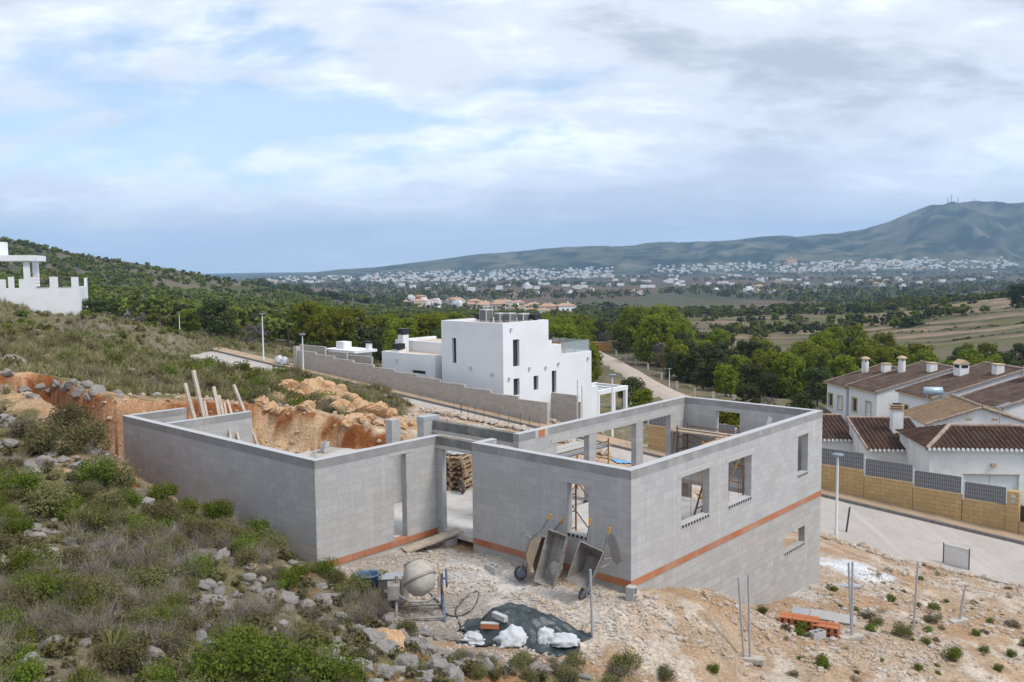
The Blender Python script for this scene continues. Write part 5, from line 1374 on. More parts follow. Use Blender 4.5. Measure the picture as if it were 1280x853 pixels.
def proto(kind, det):
    if (kind, det) not in PROTO:
        L_ = []
        for s in range(3 if det else 2):
            fo, st = make_shrub(kind, 100 * (list(KINDS).index(kind) + 1) + s * 7 + det, det)
            fm = np_mesh('foliage', fo[0], fo[1], M[KINDS[kind][0]], smooth=False)
            sm = np_mesh('stems', st[0], st[1], M[KINDS[kind][1]]) if st is not None else None
            whole = cat((fo[0], fo[1], 0), (st[0], st[1], 1)) if st is not None else fo
            wm = np_mesh(KNAME[kind], whole[0], whole[1], [M[KINDS[kind][0]]] + ([M[KINDS[kind][1]]] if st is not None else []), whole[2])
            L_.append((fm, sm, wm, whole))
        PROTO[(kind, det)] = L_
    return PROTO[(kind, det)]
STUFF = {}
def plant(kind, x, y, s, rng, label, group, det, parts=False, z=None, hs=1.0):
    P = proto(kind, det); p = P[int(rng.integers(len(P)))]; z = gz(x, y) if z is None else z; rz = rng.random() * 6.283
    lean = (rng.uniform(-.12, .12), rng.uniform(-.12, .12), rz)
    if parts and p[1] is not None:
        t = thing(KNAME[kind], label, 'shrub', (x, y, z - .04), 0, group); t.rotation_euler = lean; t.scale = (s, s, s * hs)
        link('foliage', p[0], t); link('stems', p[1], t)
    else:
        t = link(KNAME[kind], p[2]); t.location = (x, y, z - .04); t.rotation_euler = lean; t.scale = (s, s, s * hs)
        tag(t, label, 'grass' if kind in ('grass', 'sedge') else 'shrub', group)
    return t
RIDGE = [(500, 787, 34), (524, 792, 36), (546, 799, 28), (478, 774, 28), (596, 826, 26), (660, 838, 24), (462, 800, 40), (475, 815, 42), (495, 800, 36), (512, 805, 44), (530, 815, 40), (548, 822, 32), (540, 838, 44), (565, 835, 38), (585, 832, 36), (600, 838, 34), (500, 832, 40), (520, 846, 40), (470, 840, 34), (575, 818, 24), (612, 826, 20), (628, 836, 24), (482, 786, 24), (556, 850, 44), (690, 838, 28), (705, 846, 24), (672, 842, 20), (720, 850, 22), (450, 830, 28), (440, 785, 20)]
SLOPE = [(180, 812, 34), (200, 822, 26), (170, 822, 24), (150, 815, 18), (250, 727, 26), (268, 735, 22), (256, 748, 34), (272, 756, 24), (244, 752, 20), (300, 720, 26), (312, 732, 22), (330, 742, 30), (352, 748, 34), (372, 755, 30), (395, 750, 30), (410, 742, 22), (288, 740, 18),
         (372, 792, 20), (402, 790, 17), (412, 802, 18), (425, 806, 15), (432, 815, 26), (448, 820, 22), (418, 782, 14), (390, 800, 16), (250, 778, 18), (245, 792, 26), (262, 800, 22), (420, 770, 24), (300, 705, 18), (285, 698, 22), (270, 690, 26),
         (40, 650, 20), (55, 655, 24), (30, 662, 22), (66, 648, 16), (48, 640, 22), (60, 560, 20), (75, 566, 18), (55, 570, 26), (35, 575, 22), (90, 575, 20), (12, 520, 30), (8, 545, 26), (40, 545, 26)]
SOLO = [(54, 798, 34), (98, 796, 22), (30, 828, 64), (55, 850, 24), (360, 702, 20), (395, 730, 18), (478, 805, 46)]
LEDGE = [(40, 487, 16), (62, 478, 18), (48, 474, 20), (80, 476, 18), (98, 482, 18), (112, 488, 16), (70, 470, 15), (90, 470, 16), (30, 478, 22), (104, 474, 18), (12, 445, 30), (25, 452, 24), (8, 456, 22), (120, 479, 18)]
_RK = np.array(RIDGE + SLOPE + SOLO + LEDGE, float)
def hides_rock(px, py, r_px):
    # a plant rooted here would stand in front of one of the boulders placed on the slope
    return bool(np.any((np.abs(_RK[:, 0] - px) < _RK[:, 2] * .42 + r_px * .45) & (py > _RK[:, 1] - 6) & (py - r_px * 1.5 < _RK[:, 1])))
SET_SHRUBS = [('green', 30, 712, .62), ('green', 18, 660, .5), ('green', 66, 750, .66), ('green', 100, 765, .55), ('green', 112, 655, .5), ('olive', 62, 635, .8), ('olive', 132, 640, .7), ('green', 25, 612, .75), ('green', 120, 600, .8), ('green', 270, 853, .72), ('green', 330, 858, .8), ('green', 390, 856, .72), ('green', 430, 856, .5), ('green', 360, 846, .5), ('green', 300, 836, .4), ('lime', 18, 850, .45),
              ('olive', 200, 655, .72), ('olive', 243, 672, .6), ('olive', 268, 668, .5), ('lime', 200, 622, .6), ('olive', 150, 605, .7), ('lime', 228, 640, .55), ('olive', 60, 560, 1.0), ('olive', 105, 556, .95), ('heath', 30, 535, 1.0), ('olive', 85, 530, .9),
              ('grey', 130, 706, .85), ('grey', 182, 716, .85), ('grey', 222, 716, .72), ('grey', 96, 700, .65), ('grey', 300, 778, .78), ('grey', 325, 768, .62), ('grey', 276, 790, .55), ('grey', 440, 775, .5), ('grey', 408, 786, .4), ('grey', 150, 760, .62), ('grey', 228, 778, .6), ('grey', 205, 800, .5), ('grey', 345, 806, .55), ('heath', 60, 800, .4), ('heath', 380, 770, .45), ('olive', 372, 800, .42), ('lime', 285, 822, .62), ('lime', 318, 826, .55), ('lime', 352, 728, .42), ('heath', 440, 752, .4), ('olive', 425, 745, .4), ('heath', 470, 770, .32), ('olive', 500, 790, .35), ('olive', 150, 836, .5), ('lime', 190, 852, .4), ('grass', 88, 786, .5), ('grass', 112, 786, .5), ('heath', 335, 722, .4), ('olive', 300, 700, .4), ('olive', 275, 640, .5), ('grass', 20, 570, .7)]
def set_shrubs():
    rng = np.random.default_rng(8)
    text = dict(green='big dense green shrub', lime='upright yellow-green bush', olive='spreading olive green shrub', grey='wide bare grey twiggy shrub', heath='low brown heath bush', grass='tall tuft of pale dry grass')
    for k, px, py, s in SET_SHRUBS:
        P = ground_px(px, py); zone = 'in the lower left corner of the slope' if px < 160 and py > 690 else ('at the foot of the long block wall' if py < 690 else 'near the rocky foreground ridge')
        plant(k, P[0], P[1], s, rng, f'{text[k]} {zone}', f'{text[k]}s {zone}', 2, True, P[2])
def scatter_scrub():
    set_shrubs()
    rng = np.random.default_rng(21)
    # candidates over the scrub slope, thinner with distance
    n = 13000; Y = np.exp(rng.uniform(math.log(9), math.log(122), n)); tt = rng.uniform(-.72, .12, n); X = tt * Y
    keep = rng.random(n) < np.clip(Y / 22.0, .35, 1.0)
    X, Y = X[keep], Y[keep]
    l = to_loc(np.stack([X, Y], -1)); bm = bare_mask(X, Y); dp = poly_dist(l[:, 0], l[:, 1], PIT)
    ok = (bm < .25) & (dp > np.where((l[:, 1] > 10) & (l[:, 0] < 3), 2.1, .8)) & ((l[:, 0] < 19.2) | (l[:, 1] > 64.5)) & (l[:, 0] < 48)
    X, Y, l = X[ok], Y[ok], l[ok]
    Z = ground_z(X, Y)
    pxy = to_px(np.stack([X, Y, Z], -1)); vis = (pxy[:, 0] > -60) & (pxy[:, 0] < 1340) & (pxy[:, 1] < 960)
    X, Y, Z, l, pxy = X[vis], Y[vis], Z[vis], l[vis], pxy[vis]
    patch = fbm(X / 3.5, Y / 3.5, 201, 3); patch2 = fbm(X / 5.0, Y / 5.0, 202, 3); rockp = fbm(X / 2.4, Y / 2.4, 203, 3)
    jit = rng.random(len(X))
    out = []
    for i in range(len(X)):
        if rockp[i] > .62 and Y[i] < 60 and jit[i] < .8: continue
        near = Y[i] < 34
        q = .5 + (patch[i] - .5) * 1.1 + (jit[i] - .5) * .5; q2 = .5 + (patch2[i] - .5) + (rng.random() - .5) * .3
        if 28 < Y[i] and rng.random() < .62: k0 = 'grass' if rng.random() < .3 else 'sedge'
        else: k0 = None
        if q > .60: k = ('green' if rng.random() < (.75 if Y[i] < 24 else .35) else 'olive') if q2 < .55 else ('lime' if jit[i] > .6 else 'olive')
        elif q > .47: k = 'olive' if q2 > .45 else 'heath'
        elif q > .40: k = 'grass' if jit[i] < .6 else 'heath'
        else: k = 'grey' if q2 > .40 else 'heath'
        if k0: k = k0
        s = {'green': .62, 'lime': .5, 'olive': .55, 'grey': .62, 'heath': .5, 'grass': .62, 'sedge': .8}[k] * (.65 + .75 * rng.random())
        if near:
            if Y[i] < 24 and k == 'grey' and rng.random() < .7: k = ('grass', 'olive', 'heath', 'lime')[int(rng.integers(4))]; s *= .8
            s *= .74
            if hides_rock(pxy[i, 0], pxy[i, 1], s * F / Y[i]): continue
            if rng.random() < .15: continue
        else: s *= 1.0
        if Y[i] >= 34 and hides_rock(pxy[i, 0], pxy[i, 1], s * F / Y[i]): continue
        out.append((s / Y[i], k, X[i], Y[i], Z[i], s))
    # thin by spacing: keep shrubs from piling up in the near field
    grid = {}; kept = []
    for o in sorted(out, key=lambda q: -q[0]):
        c = (int(o[2] / .5), int(o[3] / .5))
        if o[3] < 30:
            if any((c[0] + a, c[1] + b) in grid and math.hypot(grid[(c[0] + a, c[1] + b)][0] - o[2], grid[(c[0] + a, c[1] + b)][1] - o[3]) < o[5] * .62 for a in (-1, 0, 1) for b in (-1, 0, 1)): continue
            grid[c] = (o[2], o[3])
        kept.append(o)
    cnt = {}; A = []
    text = dict(green='dense green leafy shrub', lime='yellow-green leafy shrub', olive='dull olive shrub', grey='leafless grey twiggy shrub', heath='brown heathy shrub', grass='tuft of straw coloured grass', sedge='tuft of olive brown sedge')
    for o in kept:
        s_, k, x, y, z, s = o
        zone = 'in front of the long block wall' if y < 23 else ('on the slope above the rock cut' if y < 60 else 'on the far crest of the scrub slope')
        if cnt.get(k, 0) < 230:
            cnt[k] = cnt.get(k, 0) + 1
            plant(k, x, y, s, rng, f'{text[k]} {zone}', f'{KNAME[k].replace("_", " ")}s {zone}', 2 if y < 26 else (1 if y < 60 else 0), y < 16, z, 1.0 if k not in ('grass', 'sedge') else rng.uniform(.8, 1.2))
        else: A.append((k, x, y, z, s))
    return A
REST = scatter_scrub()
def merge_stuff(name, items, det, label=None):
    rng = np.random.default_rng(5); mats = []; Vs = []; Fs = []; Ms = []; o = 0
    for (k, x, y, z, s) in items:
        v, f, m = proto(k, det)[int(rng.integers(2))][3]
        a = rng.random() * 6.283; c, sn = math.cos(a), math.sin(a)
        w = np.stack([(v[:, 0] * c - v[:, 1] * sn) * s + x, (v[:, 0] * sn + v[:, 1] * c) * s + y, v[:, 2] * s + z - .03], -1)
        for j, mn in enumerate(KINDS[k]):
            if mn and mn not in mats: mats.append(mn)
        mp = np.array([mats.index(q) if q else 0 for q in KINDS[k]])
        Vs.append(w); Fs.append(f + o); Ms.append(mp[m]); o += len(v)
    if not Vs: return
    ob = link(name, np_mesh(name, np.concatenate(Vs), np.concatenate(Fs), [M[q] for q in mats], np.concatenate(Ms)))
    return tag(ob, kind='stuff')
merge_stuff('undergrowth', [a for a in REST if a[2] >= 30], 0)
merge_stuff('ground_cover', [a for a in REST if a[2] < 30], 1)

# fine grass and dead twigs between the shrubs of the near slope
def turf():
    rng = np.random.default_rng(77); items = []
    n = 5200; Y = np.exp(rng.uniform(math.log(9.5), math.log(70), n)); X = rng.uniform(-.66, .1, n) * Y
    l = to_loc(np.stack([X, Y], -1)); ok = (bare_mask(X, Y) < .1) & (poly_dist(l[:, 0], l[:, 1], PIT) > np.where(l[:, 1] > 10, 1.8, .6)) & (l[:, 0] < 19); X, Y = X[ok], Y[ok]; Z = ground_z(X, Y)
    for x, y, z in zip(X, Y, Z): items.append((['grass', 'heath', 'grass', 'grass', 'olive'][int(rng.integers(5))], x, y, z, rng.uniform(.14, .30) * (1 if y < 30 else 1.6)))
    merge_stuff('dry_grass', items, 0)
turf()
def sward():
    rng = np.random.default_rng(78); n = 16000; Y = np.exp(rng.uniform(math.log(27), math.log(122), n)); X = rng.uniform(-.68, .08, n) * Y
    l = to_loc(np.stack([X, Y], -1)); ok = (bare_mask(X, Y) < .1) & (poly_dist(l[:, 0], l[:, 1], PIT) > np.where(l[:, 1] > 10, 1.6, .6)) & ((l[:, 0] < 19.3) | (l[:, 1] > 64.5)) & (l[:, 0] < 45) & (fbm(X / 3.0, Y / 3.0, 205, 3) > .40); X, Y = X[ok], Y[ok]; Z = ground_z(X, Y)
    merge_stuff('tall_grass', [(('sedge', 'sedge', 'grass')[int(rng.integers(3))], x, y, z, rng.uniform(.45, .85)) for x, y, z in zip(X, Y, Z)], 0)
sward()
def near_tufts():
    rng = np.random.default_rng(79); n = 520; Y = np.exp(rng.uniform(math.log(9.5), math.log(28), n)); X = rng.uniform(-.66, .08, n) * Y
    l = to_loc(np.stack([X, Y], -1)); Z = ground_z(X, Y); q = to_px(np.stack([X, Y, Z], -1))
    ok = (bare_mask(X, Y) < .2) & (poly_dist(l[:, 0], l[:, 1], PIT) > .5); items = []
    for x, y, z, p, o in zip(X, Y, Z, q, ok):
        s = rng.uniform(.28, .62)
        if o and not hides_rock(p[0], p[1], s * F / y * .6): items.append((('grass', 'sedge', 'grey', 'grass')[int(rng.integers(4))], x, y, z, s))
    merge_stuff('wild_grass', items, 1)
near_tufts()

# trees
def pine_arrays(seed, h, r, nb, per, ls, trunk=True, shape='round'):
    g = np.random.default_rng(seed); c = []; rad = []
    for i in range(nb):
        a = g.random() * 6.283; u = g.random() ** .8; z = h * (.17 + .78 * u); q = r * math.sqrt(max(.05, 1 - ((u - .38) / .72) ** 2)) * (.35 + .65 * g.random() ** .5) * .82
        c.append((q * math.cos(a), q * math.sin(a), z)); rad.append(r * g.uniform(.15, .36))
    c = np.array(c); rad = np.array(rad)
    P, Nn = blob_points(c, rad, np.full(nb, per), g, .8, .6)
    v, f = quads(P, g.uniform(.7, 1.35, len(P)) * ls, 1.3, .35, g, Nn)
    mb = MB(); mb.tube([(0, 0, -.4), (.05 * h * .3, 0, h * .25), (-.02 * h, .02 * h, h * .5), (0, 0, h * .85)], [h * .028, h * .022, h * .016, h * .004], 7)
    for i in range(0, nb, max(1, nb // 9)):
        z0 = max(.2 * h, c[i][2] - h * .18); mb.tube([(0, 0, z0), tuple(c[i] * [.5, .5, 0] + [0, 0, (z0 + c[i][2]) / 2]), tuple(c[i])], [h * .012, h * .008, h * .003], 5)
    return (v, f), (np.array(mb.v), mb)
TREES = {}
def tree_proto(key, seed, h, r, nb, per, ls, mat):
    (v, f), (tv, mb) = pine_arrays(seed, h, r, nb, per, ls)
    cm = np_mesh('crown', v, f, M[mat]); o = mb.build('trunk', M['bark'], fix=False); tm = o.data; bpy.data.objects.remove(o)
    TREES.setdefault(key, []).append((cm, tm, v, f))
for i in range(5): tree_proto('pine', 300 + i, 7.5, 3.0, 64, 84, .25, 'pine')
for i in range(3): tree_proto('dark', 320 + i, 6.5, 3.0, 52, 78, .25, 'pine_dark')
for i in range(2): tree_proto('dead', 340 + i, 4.5, 2.3, 26, 50, .16, 'pine_dead')
for i in range(4): tree_proto('hill', 360 + i, 5.2, 2.6, 17, 22, .62, 'hillpine')
for i in range(2): tree_proto('hilldark', 380 + i, 4.6, 2.7, 17, 22, .60, 'pine_dark')
for i in range(2): tree_proto('hilldead', 390 + i, 3.8, 2.1, 14, 20, .34, 'pine_dead')
def tree(key, x, y, s, label, group, rng, name='pine_tree', z=None, cat_='tree', sz=1.0):
    p = TREES[key][int(rng.integers(len(TREES[key])))]
    t = thing(name, label, cat_, (x, y, (gz(x, y) if z is None else z) - .1), 0, group); t.rotation_euler = (rng.uniform(-.05, .05), rng.uniform(-.05, .05), rng.random() * 6.283); t.scale = (s, s, s * sz)
    link('crown', p[0], t); link('trunk', p[1], t); return t
def woods():
    rng = np.random.default_rng(99); pts = []
    def clear(x, y, r): 
        if any((x - a) ** 2 + (y - b) ** 2 < (r + c) ** 2 * .30 for a, b, c in pts): return False
        pts.append((x, y, r)); return True
    # the pine wood right of the villa
    n = 0; tries = 0
    lx = lambda x, y: to_loc(np.array([x, y]))
    while n < 165 and tries < 12000:
        tries += 1; Y = rng.uniform(92, 215); t = rng.uniform(.035, .47); x = t * Y; px = 640 + F * t
        l = lx(x, Y)
        if l[0] < 46 + (0 if l[1] > 10 else 8) : continue
        if np.min(np.hypot(LQ[:, 0] - x, LQ[:, 1] - Y)) < 5.5: continue
        k = np.argmin(np.abs(640 + F * LQ[:, 0] / LQ[:, 1] - px))
        if 738 < px < 905 and Y < LQ[k, 1] + 4: continue
        if px > 1030 and Y < 108: continue
        if px > 860 and Y > 112 + 48 * float(rng.random()): continue
        h = 0.72 + .5 * rng.random()
        if px > 840: h *= .78
        if px < 790: h *= .74
        if not clear(x, Y, 2.45 * h): continue
        u = rng.random(); key = 'pine' if u < .62 else ('dark' if u < .95 else 'dead')
        if Y < 112 and 880 < px < 1040: key = 'dark' if u < .6 else ('dead' if u < .7 else 'pine'); h *= .75
        lab = {'pine': 'bushy bright green pine in the wood right of the villa', 'dark': 'dark evergreen tree in the wood right of the villa', 'dead': 'bare grey bush in the wood right of the villa'}[key]
        tree(key, x, Y, h * (1.06 if key == 'pine' else .95), lab, {'pine': 'pines right of the villa', 'dark': 'dark evergreens right of the villa', 'dead': 'bare bushes right of the villa'}[key], rng, {'pine': 'pine_tree', 'dark': 'evergreen_tree', 'dead': 'bare_bush'}[key]); n += 1
    for i in range(26):
        px = 1040 + 250 * (i + rng.random()) / 26; Y = rng.uniform(112, 140); t = (px - 640) / F; x = t * Y; Y2 = Y
        if Y < 112 or lx(x, Y)[0] < 40: continue
        key = 'pine' if rng.random() < .75 else 'dark'
        tree(key, x, Y, .5 + .3 * rng.random(), 'green pine rising behind the terraced houses' if key == 'pine' else 'dark evergreen behind the terraced houses', 'pines behind the terraced houses' if key == 'pine' else 'evergreens behind the terraced houses', rng, 'pine_tree' if key == 'pine' else 'evergreen_tree')
    # wood behind the villa and behind the street
    n = 0; tries = 0
    while n < 46 and tries < 3000:
        tries += 1; Y = rng.uniform(92, 150); t = rng.uniform(-.24, .05); x = t * Y
        l = lx(x, Y)
        if l[0] < 46 or not clear(x, Y, 2.6): continue
        key = 'pine' if rng.random() < .8 else 'dark'
        tree(key, x, Y, .65 + .35 * rng.random(), 'green pine growing behind the low wing of the white villa', 'pines behind the villa', rng); n += 1
    # the wooded hill at left: nearest trees stand singly, the rest as one wood
    H = []
    N_ = 6800; Y = np.exp(rng.uniform(math.log(118), math.log(585), N_)); t = rng.uniform(-.66, .10, N_); X = t * Y
    keep = rng.random(N_) < np.clip((Y / 420.0) ** 1.0, .16, 1.0); X, Y = X[keep], Y[keep]
    l = to_loc(np.stack([X, Y], -1)); Z = ground_z(X, Y); den = fbm(X / 45, Y / 45, 301, 3); typ = fbm(X / 60, Y / 40, 302, 3)
    for x, y, z, d, q, ll in zip(X, Y, Z, den, typ, l):
        if d < .29 and y > 160: continue
        if ll[0] < 30 and y < 130: continue
        if y < 240 and not clear(x, y, 2.2): continue
        px = 640 + F * x / y
        if px > 560 and y < 200: continue
        u = rng.random(); key = 'hilldead' if (q > .585 and u < .65) else ('hilldark' if u < .2 else 'hill')
        H.append((y, key, x, z, .5 + .42 * rng.random()))
    H.sort(); names = {'hill': ('hill_pine', 'green pine on the near flank of the wooded hill', 'pines on the near hillside'), 'hilldark': ('hill_oak', 'dark green tree on the near flank of the wooded hill', 'dark trees on the near hillside'), 'hilldead': ('bare_hill_bush', 'bare purple-grey bush on the near flank of the wooded hill', 'bare bushes on the near hillside')}
    rest = []
    for i, (y, key, x, z, s) in enumerate(H):
        if i < 260: nm, lb, gp = names[key]; tree({'hill': 'hill', 'hilldark': 'hilldark', 'hilldead': 'hilldead'}[key], x, y, s, lb, gp, rng, nm, z)
        else: rest.append((key, x, y, z, s))
    # trees of the terraces, the plain's edge and the far orchards: one mass each
    far = []
    N_ = 2600; Y = rng.uniform(205, 620, N_); t = rng.uniform(.04, .62, N_); X = t * Y; d = fbm(X / 38, Y / 30, 303, 3); Z = ground_z(X, Y)
    for x, y, z, q, tt in zip(X, Y, Z, d, t):
        thr = .38 + .17 * float(sstep(.16, .26, tt)) - (.12 if 430 < y < 560 and tt < .5 else 0)
        if q + rng.uniform(-.05, .05) > thr: far.append(('hill' if rng.random() < .6 else 'hilldark', x, y, z, .5 + .5 * rng.random()))
    n = 5200; Y = rng.uniform(190, 540, n); t = rng.uniform(.14, .64, n); X = t * Y; q = np.sin(Y / 4.6 + X / 30 + fbm(X / 40, Y / 40, 73, 3) * 9); d = fbm(X / 25, Y / 25, 306, 3); Z = ground_z(X, Y)
    for x, y, z, a, b in zip(X, Y, Z, q, d):
        if a > .7 and b > .43: far.append(('hilldark' if rng.random() < .6 else 'hill', x, y, z, .13 + .16 * rng.random()))
    def mass(name, items, sub=1):
        Vs = []; Fs = []; Ms = []; o = 0; mats = ['hillpine', 'pine_dark', 'pine_dead']; mk = {'hill': 0, 'hilldark': 1, 'hilldead': 2}
        for (key, x, y, z, s) in items:
            P = TREES[key]; p = P[int(rng.integers(len(P)))]; v, f = p[2], p[3]
            if sub > 1: f = f[::sub][:]; idx = f.ravel(); v = v[idx]; f = np.arange(len(idx)).reshape(-1, 4); v = v.reshape(-1, 4, 3); v = ((v - v.mean(1, keepdims=True)) * 1.5 + v.mean(1, keepdims=True)).reshape(-1, 3)
            a = rng.random() * 6.283; c, sn = math.cos(a), math.sin(a)
            Vs.append(np.stack([(v[:, 0] * c - v[:, 1] * sn) * s + x, (v[:, 0] * sn + v[:, 1] * c) * s + y, v[:, 2] * s * .9 + z - .8], -1)); Fs.append(f + o); Ms.append(np.full(len(f), mk[key])); o += len(v)
        tag(link(name, np_mesh(name, np.concatenate(Vs), np.concatenate(Fs), [M[q] for q in mats], np.concatenate(Ms))), kind='stuff')
    mass('hillside_wood', rest, 2); mass('valley_trees', far, 2)
    N_ = 4200; Y = np.exp(rng.uniform(math.log(640), math.log(2900), N_)); t = rng.uniform(-.30, .62, N_); X = t * Y; d = fbm(X / 160, Y / 260, 304, 3); Z = ground_z(X, Y)
    mass('plain_trees', [('hilldark' if rng.random() < .75 else 'hill', x, y, z, 1.0 + .7 * rng.random()) for x, y, z, q in zip(X, Y, Z, d) if q > .43], 6)
    # single trees one can point at
    def one(key, px, py, Y, s, label, name='tree', sz=1.0): P = at_y(px, py, Y); tree(key, P[0], P[1], s, label, None, rng, name, None, 'tree', sz)
    one('pine', 236, 410, 118, .62, 'round yellow-green tree behind the lamp on the crest', 'pine_tree', .8); one('dark', 271, 414, 112, .95, 'round dark tree between two street lamps above the road', 'evergreen_tree', .85)
    one('dark', 122, 388, 104, .80, 'dark spreading bush right beside the white parapet building', 'evergreen_tree', .62)
    one('dark', 1272, 378, 330, 1.25, 'lone dark tree on the terrace crest at the right edge', 'evergreen_tree', 1.1)
    one('dead', 318, 418, 108, .8, 'bare grey bush behind the lamp at the road bend', 'bare_bush', .8)
    one('dark', 392, 437, 78.5, .35, 'small dark round bush at the top end of the stepped wall', 'evergreen_tree', 1.0)
    for (px, py, Y, s, lab) in ((938, 386, 300, .55, ''), (975, 392, 280, .5, '')): pass
    # leafy tree seen through the back window and the green bank above it
    P = at_y(908, 540, 57.0); tree('pine', P[0], P[1], .62, 'bright green tree seen through the rear window of the block house', None, rng, 'pine_tree', P[2] - 2.6, 'tree', .95)
    for (px, py, Y, s, k) in ((800, 512, 78, .42, 'pine'), (838, 518, 74, .36, 'pine'), (790, 508, 84, .5, 'dark'), (865, 520, 76, .4, 'dark'), (930, 520, 80, .5, 'dark'), (960, 522, 80, .45, 'dead'), (1000, 525, 78, .5, 'dark')):
        P = at_y(px, py, Y); tree(k, P[0], P[1], s, 'leafy bush on the bank between the lane and the block house', 'bushes on the bank below the lane', rng, 'bank_bush')
woods()
# ------------------------------------------------------------------ things on the building plot
def basis(f, u, pos):
    f = Vector(f).normalized(); u = Vector(u); u = (u - f * u.dot(f)).normalized(); l = u.cross(f)
    return Matrix(((f.x, l.x, u.x, pos[0]), (f.y, l.y, u.y, pos[1]), (f.z, l.z, u.z, pos[2]), (0, 0, 0, 1)))
def hdir(x, y, z):
    q = x * V + y * U; return Vector((q[0], q[1], z))
def G(px, py): return ground_px(px, py)
def at_ground(px, Y):
    x = ray(px, 600)[0] * Y; return Vector((x, Y, gz(x, Y)))

def wheelbarrow(wheel, f, u, label, tray='steel_dark'):
    rot = basis(f, u, (0, 0, 0)); pos = Vector(wheel) - rot @ Vector((.62, 0, .18))
    t = thing('wheelbarrow', label, 'wheelbarrow', mat=basis(f, u, pos))
    # open tray: outer and inner shells joined at the rim
    def ringv(x0, x1, w0, w1, z): return [(x0, -w0, z), (x1, -w1, z), (x1, w1, z), (x0, w0, z)]
    o1, o2 = ringv(-.44, .46, .33, .29, .64), ringv(-.22, .16, .22, .19, .30); i1, i2 = ringv(-.42, .44, .31, .27, .635), ringv(-.21, .15, .205, .175, .315)
    vs = o1 + o2 + i1 + i2; fs = []
    for k in range(4): n = (k + 1) % 4; fs += [(k, n, 4 + n, 4 + k), (8 + k, 12 + k, 12 + n, 8 + n), (k, 8 + k, 8 + n, n)]
    fs += [(4, 5, 6, 7), (12, 15, 14, 13)]
    tr = MB().add(vs, fs).build('tray', M[tray], t)
    rim = [Vector(q) for q in o1]; mb = MB()
    for k in range(4): mb.tube([rim[k], rim[(k + 1) % 4]], .014, 6)
    mb.build('rim', M['steel_mortar'], tr)
    for s in (-1, 1):
        fr = MB().tube([(-.98, .27 * s, .66), (-.55, .25 * s, .52), (-.25, .22 * s, .285), (.2, .13 * s, .24), (.66, .06 * s, .18)], .017, 7).build('frame_tube', M['steel_mortar'], t)
        MB().tube([(-1.0, .27 * s, .667), (-.86, .265 * s, .62)], .026, 8).build('grip', M['grip'], fr)
        MB().tube([(-.86, .265 * s, .62), (-.64, .253 * s, .55)], .020, 8).build('handle_sleeve', M['blue_paint'], fr)
        MB().tube([(-.28, .22 * s, .29), (-.34, .24 * s, .02), (-.2, .23 * s, .0), (-.05, .19 * s, .26)], .014, 6).build('leg', M['steel_mortar'], t)
    w = MB(); MT = Matrix.Translation((.62, 0, .18)) @ Matrix.Rotation(R(90), 4, 'X')
    w.lathe([(.125, -.03), (.155, -.042), (.18, -.028), (.187, 0), (.18, .028), (.155, .042), (.125, .03), (.125, -.03)], 22, 0, MT)
    wh = w.build('wheel', M['rubber'], t)
    w = MB(); w.lathe([(.0, -.022), (.05, -.03), (.124, -.02), (.124, .02), (.05, .03), (0, .022)], 18, 0, MT); w.build('hub', M['blue_paint'], wh)
    return t
def wheel_at(px, py): P = G(px, py); return (P[0], P[1], P[2] + .17)
wheelbarrow(to_wor(-.86, to_loc(on_x(724, 729, -.86))[1], -.20), hdir(-.40, .16, -.90), hdir(-.90, -.1, .40), 'wheelbarrow with a dark mortar-crusted tray leaning below the front window')
wheelbarrow(to_wor(-.80, to_loc(on_x(645, 705, -.80))[1], -.20), hdir(-.36, .14, -.92), hdir(.12, -.95, .2), 'wheelbarrow with blue handles showing its tan underside left of the big trough', 'tray_tan')
def trough():
    c = to_wor(-.62, to_loc(on_x(681, 719, -.62))[1], -.38)
    f = hdir(.30, -.10, .95)     # long axis, up the wall
    t = thing('mortar_trough', 'large rectangular grey steel mortar trough leaning on the front wall between two wheelbarrows', 'trough', mat=basis(f, hdir(-.95, -.1, .3), c))
    L_, w, d = 1.28, .28, .28
    o = [(0, -w, d), (L_, -w, d), (L_, w, d), (0, w, d)]; b = [(.12, -w + .07, 0), (L_ - .12, -w + .07, 0), (L_ - .12, w - .07, 0), (.12, w - .07, 0)]
    i1 = [(.02, -w + .02, d), (L_ - .02, -w + .02, d), (L_ - .02, w - .02, d), (.02, w - .02, d)]; i2 = [(.13, -w + .085, .02), (L_ - .13, -w + .085, .02), (L_ - .13, w - .085, .02), (.13, w - .085, .02)]
    vs = o + b + i1 + i2; fs = []
    for k in range(4): n = (k + 1) % 4; fs += [(k, n, 4 + n, 4 + k), (8 + k, 12 + k, 12 + n, 8 + n), (k, 8 + k, 8 + n, n)]
    fs += [(4, 5, 6, 7), (12, 15, 14, 13)]
    pan = MB().add(vs, fs).build('pan', M['steel_mortar'], t)
    mb = MB()
    for k in range(4): mb.tube([o[k], o[(k + 1) % 4]], .02, 6)
    mb.build('rim', M['steel_mortar'], pan)
    for x in (.35, .95):
        for s in (-1, 1): MB().tube([(x - .06, s * w, d - .03), (x - .06, s * (w + .07), d - .03), (x + .06, s * (w + .07), d - .03), (x + .06, s * w, d - .03)], .012, 6).build('lug', M['rust'], t)
    rng = np.random.default_rng(4); mb = MB()
    for i in range(5): a = rng.uniform(.15, .5), rng.uniform(-.16, .16); mb.lathe([(.11, 0), (.08, .02), (.03, .03), (0, .032)], 9, 0, Matrix.Translation((a[0], a[1], .018)))
    mb.build('dried_mortar', M['lintel'], t)
trough()

